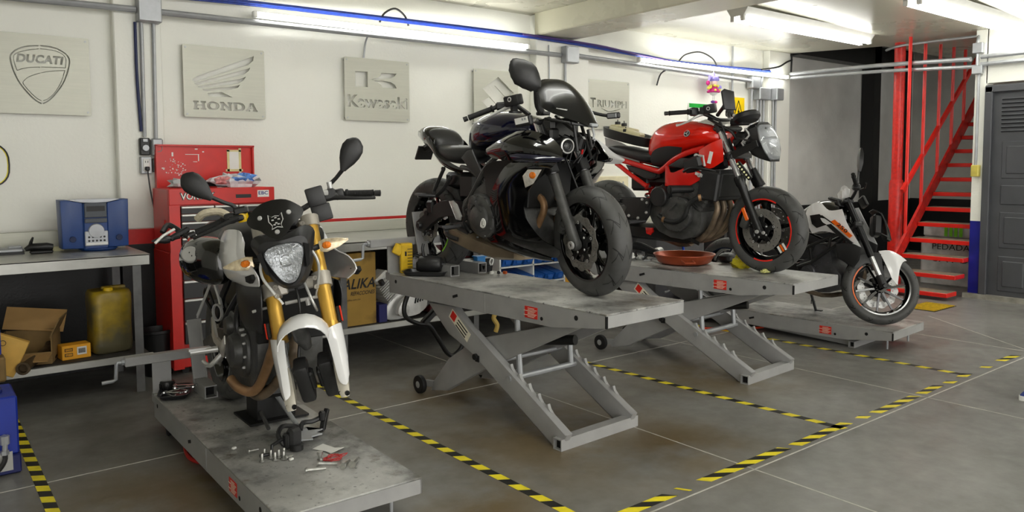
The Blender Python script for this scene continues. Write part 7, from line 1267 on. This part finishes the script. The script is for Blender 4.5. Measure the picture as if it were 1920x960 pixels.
for x, z in ((-.52, .505), (-.49, .485), (-.475, .45), (-.47, .39), (-.49, .34)): b.lathe([(0, .012), (.004, .012), (.0065, .008), (.0065, -.01)], (x, -.17, z), (.3, -1, 0), 10)
G1.put('cover_bolt', b, M_SIL)
b = MB(); b.box((-.28, 0, .60), (.03, .34, .26), bev=.006, rot=(0, .15, 0))
for k in range(16): b.box((-.262-.0024*k, 0, .70-.0135*k), (.006, .31, .004))
G1.put('radiator', b, M_RADI)
b = MB(); b.tube([(-.32, -.10, .52), (-.27, -.105, .50), (-.255, -.11, .46), (-.28, -.115, .42), (-.36, -.12, .33), (-.44, -.13, .255), (-.50, -.15, .225), (-.58, -.18, .235), (-.66, -.19, .26)], .022, 16, k=4); G1.put('header_pipe', b, M_BRONZE)
b = MB(); b.tube([(-.30, -.01, .48), (-.27, -.02, .42), (-.32, -.05, .33), (-.41, -.08, .245), (-.50, -.105, .20), (-.60, -.11, .195), (-.8, -.08, .2)], .022, 16, k=4); G1.put('header_pipe', b, M_DPIPE)
b = MB(); b.box((-.74, .02, .19), (.30, .16, .07), bev=.02); G1.put('skid_plate', b, M_BLACKP); b = MB(); b.box((-1.05, 0, .62), (.30, .16, .16), bev=.02); G1.put('battery_box', b, M_BLACKP); b = MB(); b.box((-.75, 0, .70), (.30, .20, .14), bev=.03); G1.put('airbox', b, M_BLACKP)
b = MB(); b.plate([(-1.62, .52), (-1.45, .63), (-1.20, .60), (-1.02, .50), (-1.05, .44), (-1.22, .54), (-1.46, .57)], -.09, .09, .01); b.tube([(-1.0, -.16, .50), (-1.10, -.19, .60), (-1.0, -.2, .66), (-.95, -.18, .56)], .008, 6, k=3); b.plate([(-1.14, .58), (-1.0, .60), (-.92, .56), (-.95, .50), (-1.10, .50)], -.17, -.13, .01); G1.put('rear_hugger', b, M_MB)
b = MB(); b.tube([(-1.06, -.24, .52), (-.98, -.2, .66), (-.95, -.19, .72)], .006, 6); b.tube([(-1.06, -.24, .51), (-.94, -.2, .68)], .006, 6); b.tube([(-.95, -.19, .74), (-.90, -.17, .62), (-.86, -.17, .57)], .010, 6); b.lathe([(.035, -.006), (.043, -.006), (.043, .006), (.035, .006)], (-.86, -.19, .55), (.3, -1, 0), 20, closed=True); G1.put('rear_brake_lines', b, M_SIL)
# ---------------------------------------------------------------- things on the lift decks
js = thing('support_stand', 'dark steel box stand holding up the front of the white motorcycle', 'stand', (1.435, 3.835, .184), radians(-91))
b = MB(); b.box((-.0, 0, .115), (.16, .20, .23), bev=.004); b.box((0, 0, .005), (.26, .30, .01)); b.box((-.02, 0, .238), (.24, .30, .02)); b.lathe([(0, .02), (.02, .02), (.024, 0)], (.08, -.0, .15), (1, 0, 0), 12); b.build('box_column', mat('oily dark steel plate', (.10, .10, .10), .5, metal=.4, var=.3), js)
b = MB(); b.tube([(.085, 0, .12), (.30, .02, .02)], .012, 10); b.build('strut', M_GALV, js)
b = MB(); b.tube([(.085, -.08, .05), (.24, -.10, .012)], .010, 8); b.build('pry_bar', M_MBR, js)
# detached bracket
bk = thing('headlight_bracket', 'black and grey detached motorcycle bracket lying before the stand on the deck', 'bracket', (1.40, 3.34, .184), radians(10))
b = MB(); b.m = 0
b.tube([(-.11, -.01, .02), (-.12, .02, .06), (-.08, .05, .085), (-.02, .06, .07), (.02, .08, .05)], .011, 8, k=3); b.tube([(.02, .06, .04), (.06, .10, .055), (.11, .10, .05), (.15, .09, .06)], .012, 8, k=3)
b.prism([(.0, .0), (.03, .0), (.075, .085), (.06, .095), (.025, .045)], -.012, .012, Matrix.Translation((.14, .07, .0)) @ Matrix.Rotation(.5, 4, 'Z') @ XZ, .004); b.box((.155, .08, .07), (.03, .03, .05), bev=.008)
b.box((-.07, -.03, .05), (.06, .05, .09), bev=.012); b.box((-.10, -.02, .04), (.03, .04, .07), bev=.008); b.cyl((-.07, -.05, .0), (-.07, -.05, .025), .03); b.tube([(-.24, -.03, .012), (-.19, -.04, .012), (-.185, -.035, .045), (-.12, -.01, .05)], .008, 8)
b.box((.06, .03, .012), (.10, .05, .02), bev=.006, rot=(0, 0, .4)); b.m = 1; b.prism([(-.05, -.04), (.0, -.075), (.015, -.04), (.07, -.045), (.06, .0), (.11, .01), (.05, .04), (.07, .09), (.02, .07), (-.03, .09), (-.05, .02)], .03, .036)
b.build('frame', [M_MB, M_GALV], bk)
# bolts standing up and lying about
M_BOLT = mat('zinc bolt steel', (.70, .70, .68), .32, metal=.75, var=.15, scale=60)
b = MB(); b.lathe([(0, 0), (.011, 0), (.011, .005), (.006, .006), (.0055, .034), (.004, .036), (0, .036)], n=12); b0 = b.build('bolt', M_BOLT); b0.location = (1.165, 3.235, .184); tag(b0, 'zinc bolt standing on its head in the small cluster on the low front lift deck', 'bolt', 'bolts standing in a cluster')
for dx, dy in ((.03, .05), (.045, .015), (.05, -.02), (.075, .0), (.10, .005), (.085, -.03)):
    o = b0.copy(); COL.objects.link(o); o.location = (1.165+dx, 3.235+dy, .184)
def lying(x, y, a, l, r, label, group=None):
    b = MB(); b.lathe([(0, 0), (r*1.7, 0), (r*1.8, .006), (r*1.1, .008), (r, .010), (r*.9, l), (0, l)], (0, 0, 0), (1, 0, 0), 12); o = b.build('bolt', M_BOLT); o.location = (x, y, .184+r*1.5); o.rotation_euler = (0, .06, a); return tag(o, label, 'bolt', group)
lying(1.25, 3.19, .3, .04, .006, 'short zinc bolt lying next to the cluster of standing bolts')
lying(1.15, 3.37, .1, .05, .006, 'short zinc bolt lying behind the cluster of standing bolts')
GL = 'pair of long grey pins'
lying(1.26, 3.0, -.25, .085, .0065, 'long zinc pin lying nearest the deck end', GL); lying(1.33, 3.04, -.55, .085, .0065, 'long zinc pin lying with its head towards the red wire', GL)
lying(1.40, 2.94, .75, .075, .008, 'thick grey pin of the pair beside the red wire', 'pair of thick pins'); lying(1.435, 2.925, .78, .085, .009, 'thick grey pin of the pair beside the red wire', 'pair of thick pins')
b = MB(); b.lathe([(0, 0), (.012, 0), (.014, .012), (.008, .016), (.008, .03), (.013, .032), (.013, .045), (0, .045)], n=12); o = b.build('rubber_grommet', M_BOLT); o.location = (1.36, 3.075, .184); tag(o, 'stubby zinc spacer standing beside the red wire', 'spacer')
b = MB(); rnd = random.Random(3); pts = []
for k in range(15): a = k*2.3; pts.append((1.425+.075*cos(a)*(.3+.7*rnd.random()), 3.07+.045*sin(a)*(.2+.8*rnd.random()), .187+.006*rnd.random()))
b.tube(pts, .0022, 5, k=4); tag(b.build('red_wire', mat('red wire sheath', (.72, .10, .10), .4)), 'tangled thin red wire on the pale patch of the low front deck', 'wire')
b = MB(); b.sheet([[(1.395, 3.235, .186), (1.455, 3.255, .19)], [(1.43, 3.17, .1855), (1.48, 3.185, .186)], [(1.435, 3.13, .186), (1.505, 3.14, .195)]], .0012); tag(b.build('folded_paper', M_WHITE), 'small folded white paper on the low front lift deck', 'paper')
for x, y, l in ((1.12, 3.46, 'beside the bracket arm'), (1.27, 3.17, 'by the standing bolts')): b = MB(); b.box((x, y, .189), (.02, .015, .01), bev=.003, rot=(0, 0, .4)); tag(b.build('scrap', M_WHITE), 'tiny pale scrap of paper on the deck '+l, 'scrap')
# tool trays
def tray(loc, rz, label, sx=.10, sy=.075):
    t = thing('parts_tray', label, 'tray', loc, rz); b = MB(); b.loft([rr(sx*.9, sy*.88, 0), rr(sx, sy, .022), rr(sx*1.06, sy*1.08, .024), rr(sx*1.05, sy*1.07, .027), rr(sx*.98, sy*.97, .025), rr(sx*.86, sy*.84, .004)]); b.build('dish', mat('dark steel tray', (.24, .24, .245), .3, metal=.7, var=.2), t); return t
tray((1.15, 4.53, .184), radians(70), 'dark steel tray of wrenches at the rear of the low front lift', .13, .08)
M_WR = mat('chrome wrench', (.80, .80, .80), .2, metal=.95)
for k in range(7):
    b = MB(); L_ = .10; b.bar((-L_/2, 0, 0), (L_/2, 0, 0), .010, .005, (0, 0, 1), .002); b.lathe([(.006, 0), (.012, 0), (.012, .007), (.006, .007)], (-L_/2-.008, 0, -.0035), (0, 0, 1), 12, closed=True); b.lathe([(.007, 0), (.013, 0), (.013, .007), (.007, .007)], (L_/2+.008, 0, -.0035), (0, 0, 1), 12, closed=True, a0=.5, a1=5.8)
    o = b.build('wrench', M_WR); o.location = (1.15+.02*(k-3)*.8, 4.50-.012*(k % 3), .198+.006*k); o.rotation_euler = (.15*(k % 3-1), .12*(k % 2), 1.9+.35*((k*5) % 4)); tag(o, 'chrome wrench heaped in the dark tray by the oil filter', 'wrench', 'wrenches in the tray')
b = MB(); b.lathe([(0, 0), (.036, 0), (.04, .006), (.04, .05), (.036, .056), (.026, .056), (.026, .050), (0, .050)], n=22)
for k in range(14): a = 2*pi*k/14; b.box((.04*cos(a), .04*sin(a), .028), (.006, .006, .03), rot=(0, 0, a))
o = b.build('oil_filter', M_BKM); o.location = (1.13, 4.62, .19); tag(o, 'black ribbed oil filter in the wrench tray', 'oil filter')
tray((2.645, 4.265, .756), radians(-49), 'dark steel tray with a black motor at the rear of the black motorcycle lift', .145, .08)
sm = thing('starter_motor', 'black cylindrical motor lying in the steel tray', 'motor', (2.665, 4.255, .765), radians(-52))
b = MB(); b.lathe([(0, -.075), (.048, -.075), (.054, -.066), (.054, .05), (.046, .07), (.02, .078), (.012, .095), (0, .095)], (.01, 0, .058), (1, .1, 0), 24); b.build('body', M_MB, sm)
b = MB(); b.box((-.06, .0, .045), (.05, .06, .06), bev=.008); b.cyl((-.04, .0, .09), (-.045, .0, .13), .012); b.tube([(-.04, 0, .11), (-.045, -.005, .16), (-.04, 0, .19)], .010, 8); b.build('terminal', M_BKM, sm)
for k in range(3):
    b = MB(); b.tube([(2.62+.01*k, 4.50, .80), (2.66+.02*k, 4.46, .86+.01*k), (2.72, 4.42+.01*k, .84), (2.74, 4.38, .80)], .006, 6, k=4); tag(b.build('loose_cable', M_BLACKP), 'loose black cable looping over the tray at the rear wheel', 'cable', 'loose cables by the rear wheel')
crumple('parts_bag', M_POLY, (2.69, 4.52, .80), (.06, .05, .06), 'clear plastic parts bag behind the steel tray at the rear wheel', 'bag', 12, .35, 21)
b = MB(); b.box((3.04, 4.22, .80), (.07, .05, .09), bev=.004); b.box((3.04, 4.22, .848), (.08, .06, .008)); o = b.build('blue_box', mat('sky blue plastic box', (.16, .52, .80), .4)); tag(o, 'small sky blue box on deck behind the black motorcycle rear wheel', 'box')
cu = thing('black_cup', 'small black cup with a pale ring handle beside the sky blue box', 'cup', (3.04, 4.13, .756))
b = MB(); b.lathe([(0, .002), (.03, .0), (.036, .04), (.033, .04), (.028, .004), (0, .004)], n=20); b.build('body', M_BLACKP, cu)
b = MB(); b.tube([(.034, 0, .035), (.05, 0, .07), (.035, 0, .085), (.02, 0, .06)], .005, 8, closed=True, k=3); b.build('handle', M_WHITE, cu)
for i, (x, y, c, l) in enumerate(((2.98, 4.0, M_WHITE, 'pale small clip on deck by the black cup'), (3.02, 3.98, M_BLACKP, 'black small clip on deck by the black cup'), (3.05, 3.95, mat('orange clip', (.8, .35, .1), .4), 'orange small clip on deck by the black cup'))): b = MB(); b.box((x, y, .765), (.028, .02, .02), bev=.005, rot=(0, 0, i)); tag(b.build('clip', c), l, 'clip')
cl = thing('ruler_clamp', 'yellow slotted plastic block hanging on the vise arm behind the black motorcycle', 'tool', (2.58, 4.50, .93), radians(-6))
b = MB(); b.m = 0; b.box((.03, -.05, -.085), (.085, .03, .19), bev=.005); b.box((-.03, -.05, -.02), (.06, .026, .07), bev=.005, rot=(0, .5, 0)); b.m = 1
for k in range(7): b.box((.05, -.0665, -.02-.02*k), (.035, .004, .004))
b.box((.02, -.0665, -.05), (.012, .004, .03)); b.m = 0; b.box((.03, -.02, .01), (.08, .08, .015)); b.build('block', [mat('yellow tool plastic', (.88, .72, .12), .45, var=.15, scale=20), M_BLACKP], cl)
# copper pan and heap on the red motorcycle's lift
pn = thing('drain_pan', 'round copper coloured drain pan on the red motorcycle lift', 'pan', (4.635, 3.775, .716))
b = MB(); b.lathe([(0, 0), (.17, 0), (.195, .012), (.225, .065), (.232, .068), (.232, .073), (.222, .072), (.19, .018), (.17, .008), (0, .008)], n=48); b.build('bowl', mat('copper enamel', (.66, .30, .17), .32, metal=.35, var=.15, scale=12), pn)
b = MB(); b.tube([(-.14, -.19, .045), (-.15, -.225, .03), (-.21, -.18, .03), (-.20, -.14, .045)], .007, 8); b.build('handle', MATS['copper enamel'], pn)
b = MB(); b.lathe([(0, .012), (.17, .012)], n=40); b.build('old_oil', M_GB, pn)
hp = random.Random(8); GH = 'loose white and grey parts heaped by the copper pan'
for k in range(16):
    x = 4.53+hp.uniform(-.08, .10); y = 4.10+hp.uniform(-.14, .16); z = .728+hp.uniform(0, .035); b = MB(); q = k % 4
    if q == 0: b.box((0, 0, 0), (.06, .03, .022), bev=.005)
    elif q == 1: b.tube([(-.04, 0, 0), (0, .02, .015), (.04, -.01, 0)], .009, 8, k=3)
    elif q == 2: b.lathe([(.01, -.012), (.02, -.012), (.02, .012), (.01, .012)], (0, 0, 0), (1, .3, .2), 12, closed=True)
    else: b.prism([(-.03, -.02), (.03, -.015), (.02, .02), (-.01, .012)], -.006, .006)
    o = b.build('loose_part', (M_WHITE, M_GALV, M_SIL, M_BLACKP)[(k*3) % 4]); o.location = (x, y, z); o.rotation_euler = (hp.uniform(-.5, .5), hp.uniform(-.5, .5), hp.uniform(0, 6)); tag(o, 'small loose white, grey or black fitting in the heap beside the copper pan', 'part', GH)
b = MB(); b.tube([(4.56, 4.42, .77), (4.66, 4.30, .81), (4.72, 4.18, .77), (4.74, 4.12, .75)], [.03, .035, .028, .02], 10, k=3); tag(b.build('intake_duct', M_MB), 'black curved plastic duct on the parts heap beside the pan', 'duct')
b = MB(); b.lathe([(0, -.05), (.03, -.05), (.034, -.03), (.034, .05), (0, .05)], (4.85, 4.22, .75), (1, .4, 0), 16); tag(b.build('spray_can', M_SIL), 'silver can lying behind the copper pan', 'can')
b = MB(); b.loft([rr(.07, .05, 0, 3), rr(.085, .065, .02, 3), rr(.085, .065, .05, 3), rr(.06, .045, .068, 3), rr(.02, .02, .072, 3)]); o = b.build('air_filter_case', M_MB); o.location = (4.93, 3.58, .718); tag(o, 'black rounded case lying between the copper pan and the front wheel', 'case')
b = MB(); b.loft([rr(.05, .06, 0, 3), rr(.06, .07, .05, 3), rr(.03, .04, .10, 3)]); o = b.build('grey_cover', M_GALV); o.location = (5.0, 3.55, .716); tag(o, 'grey cover standing behind the black rounded case', 'cover')
for k in range(10):
    b = MB(); b.lathe([(.004, -.003), (.009, -.003), (.009, .003), (.004, .003)], n=8, closed=True); o = b.build('washer', M_BLACKP); o.location = (4.77+.02*(k % 5)+.004*k, 3.30+.022*(k//5), .7195); tag(o, 'tiny black washer strewn before the black rounded case', 'washer', 'strewn black washers')
M_YC = mat('yellow rubber glove', (.86, .80, .16), .5, var=.15, scale=25)
crumple('rubber_glove', M_YC, (4.75, 3.33, .765), (.06, .075, .06), 'crumpled yellow rubber glove by the red motorcycle front wheel', 'glove', 14, .45, 15)
crumple('foam_scrap', mat('pale yellow foam', (.86, .86, .55), .7), (4.62, 3.06, .728), (.035, .025, .014), 'pale yellow foam scrap on the lift edge under the front wheel', 'scrap', 10, .4, 17)
# red and dark tool trolley seen under the red motorcycle
tr = thing('tool_trolley', 'dark grey and red tool trolley standing behind the red motorcycle lift', 'trolley', (5.55, 4.85, 0))
b = MB(); b.box((.35, .2, .45), (.7, .4, .7), bev=.008); b.build('body', mat('grey trolley paint', (.34, .34, .35), .45), tr)
b = MB(); b.box((.35, .2, .83), (.74, .44, .06), bev=.008); b.box((.35, .2, .55), (.72, .42, .025)); b.build('rim', M_RED, tr)
b = MB(); b.tube([(.3, -.03, .95), (.36, -.03, .62)], .012, 8); b.build('blue_handle', mat('blue tool handle', (.1, .3, .75), .4), tr)
for x in (.06, .64): b = MB(); b.lathe([(0, -.015), (.05, -.015), (.05, .015), (0, .015)], (x, .06, .05), (0, 1, 0), 16); b.build('caster', M_RUB, tr)
# ---------------------------------------------------------------- passer-by at the frame edge
ps = thing('person', 'person in blue jeans and blue white-soled sneakers walking past', 'person', (5.772, 1.534, 0), radians(142))
M_SK = mat('skin', (.72, .52, .42), .5, var=.06)
def skin_mesh(joints, edges, name, m, parent):
    me = bpy.data.meshes.new(name); me.from_pydata([j[:3] for j in joints], edges, []); o = bpy.data.objects.new(name, me); COL.objects.link(o)
    md = o.modifiers.new('s', 'SKIN'); o.modifiers.new('d', 'SUBSURF').levels = 2
    for v, j in zip(me.skin_vertices[0].data, joints): v.radius = (j[3], j[3])
    me.skin_vertices[0].data[0].use_root = True
    dg = bpy.context.evaluated_depsgraph_get(); ev = o.evaluated_get(dg); m2 = bpy.data.meshes.new_from_object(ev); bpy.data.objects.remove(o)
    m2.materials.clear(); m2.materials.append(m); m2.polygons.foreach_set('use_smooth', [True]*len(m2.polygons)); o = bpy.data.objects.new(name, m2); COL.objects.link(o); o.parent = parent; return o
J = [(0, 0, .95, .13), (0, 0, 1.12, .12), (0, 0, 1.32, .14), (0, 0, 1.45, .07), (0, 0, 1.52, .055), (.01, 0, 1.60, .085), (.015, 0, 1.70, .095), (.01, 0, 1.76, .06), (-.02, .19, 1.40, .055), (-.08, .23, 1.14, .042), (-.10, .24, .90, .032), (.02, -.19, 1.40, .055), (-.08, -.24, 1.14, .042), (-.14, -.24, .92, .032)]
fing = []
for s, w in ((1, 10), (-1, 13)):
    x, y, z, r = J[w]
    J.append((x+.02, y, z-.05, .028)); h = len(J)-1; fing.append((w, h))
    for k, (dx, l) in enumerate(((-.026, .075), (-.009, .085), (.009, .08), (.025, .065))):
        J.append((x+.02+dx, y, z-.09, .009)); J.append((x+.025+dx, y-s*.012, z-.09-l*.6, .008)); J.append((x+.03+dx, y-s*.025, z-.09-l, .007)); n = len(J); fing += [(h, n-3), (n-3, n-2), (n-2, n-1)]
    J.append((x+.055, y-s*.01, z-.06, .010)); J.append((x+.07, y-s*.02, z-.10, .008)); n = len(J); fing += [(h, n-2), (n-2, n-1)]
skin_mesh(J, [(0, 1), (1, 2), (2, 3), (3, 4), (4, 5), (5, 6), (6, 7), (2, 8), (8, 9), (9, 10), (2, 11), (11, 12), (12, 13)]+fing, 'body', M_SK, ps)
b = MB(); b.ball((.105, 0, 1.655), (.02, .014, .026), 8); 
for s in (-1, 1): b.ball((.0, s*.098, 1.655), (.02, .012, .032), 8)
b.build('face_features', M_SK, ps); b = MB(); b.ball((-.012, 0, 1.715), (.112, .104, .10), 14); b.build('hair', mat('dark hair', (.08, .06, .05), .6), ps)
b = MB(); b.ball((.088, .035, 1.675), .012, 8); b.ball((.088, -.035, 1.675), .012, 8); b.build('eyes', M_WHITE, ps); b = MB(); b.box((.098, 0, 1.60), (.012, .045, .010), bev=.004); b.build('mouth', mat('lips', (.6, .35, .32), .5), ps)
skin_mesh([(0, 0, .96, .15), (0, 0, 1.14, .14), (0, 0, 1.34, .155), (0, 0, 1.45, .08), (-.02, .19, 1.40, .075), (-.045, .215, 1.24, .062), (.02, -.19, 1.40, .075), (0, -.22, 1.24, .062)], [(0, 1), (1, 2), (2, 3), (2, 4), (4, 5), (2, 6), (6, 7)], 'shirt', mat('dark shirt', (.14, .15, .18), .8), ps)
M_JN = mat('blue jeans', (.28, .38, .56), .8, var=.25, scale=40)
skin_mesh([(0, 0, .96, .145), (.0, .09, .86, .095), (.16, .10, .50, .07), (.30, .10, .11, .055), (.0, -.09, .86, .095), (-.02, -.10, .48, .07), (-.12, -.10, .12, .06)], [(0, 1), (1, 2), (2, 3), (0, 4), (4, 5), (5, 6)], 'jeans', M_JN, ps)
for x, y, z, lab in ((.325, .10, 0, 1), (-.10, -.10, 0.0, 2)):
    b = MB(); b.m = 0; b.loft([[V((x+q[0]*1.0, y+q[1], zz_)) for q in [(.14*cos(2*pi*k/20)*(1 if cos(2*pi*k/20) > 0 else .85), .047*sin(2*pi*k/20)) for k in range(20)]] for zz_ in (0, .006, .024, .03)]); b.m = 1
    b.loft([[V((x+ox+a_*cos(2*pi*k/20), y+w_*sin(2*pi*k/20), zz_)) for k in range(20)] for zz_, ox, a_, w_ in ((.03, .01, .125, .044), (.05, .0, .115, .045), (.075, -.03, .085, .043), (.11, -.06, .055, .042), (.13, -.065, .05, .042))]); b.build('sneaker', [M_WHITE, mat('blue sneaker mesh', (.12, .22, .55), .6)], ps, 50)
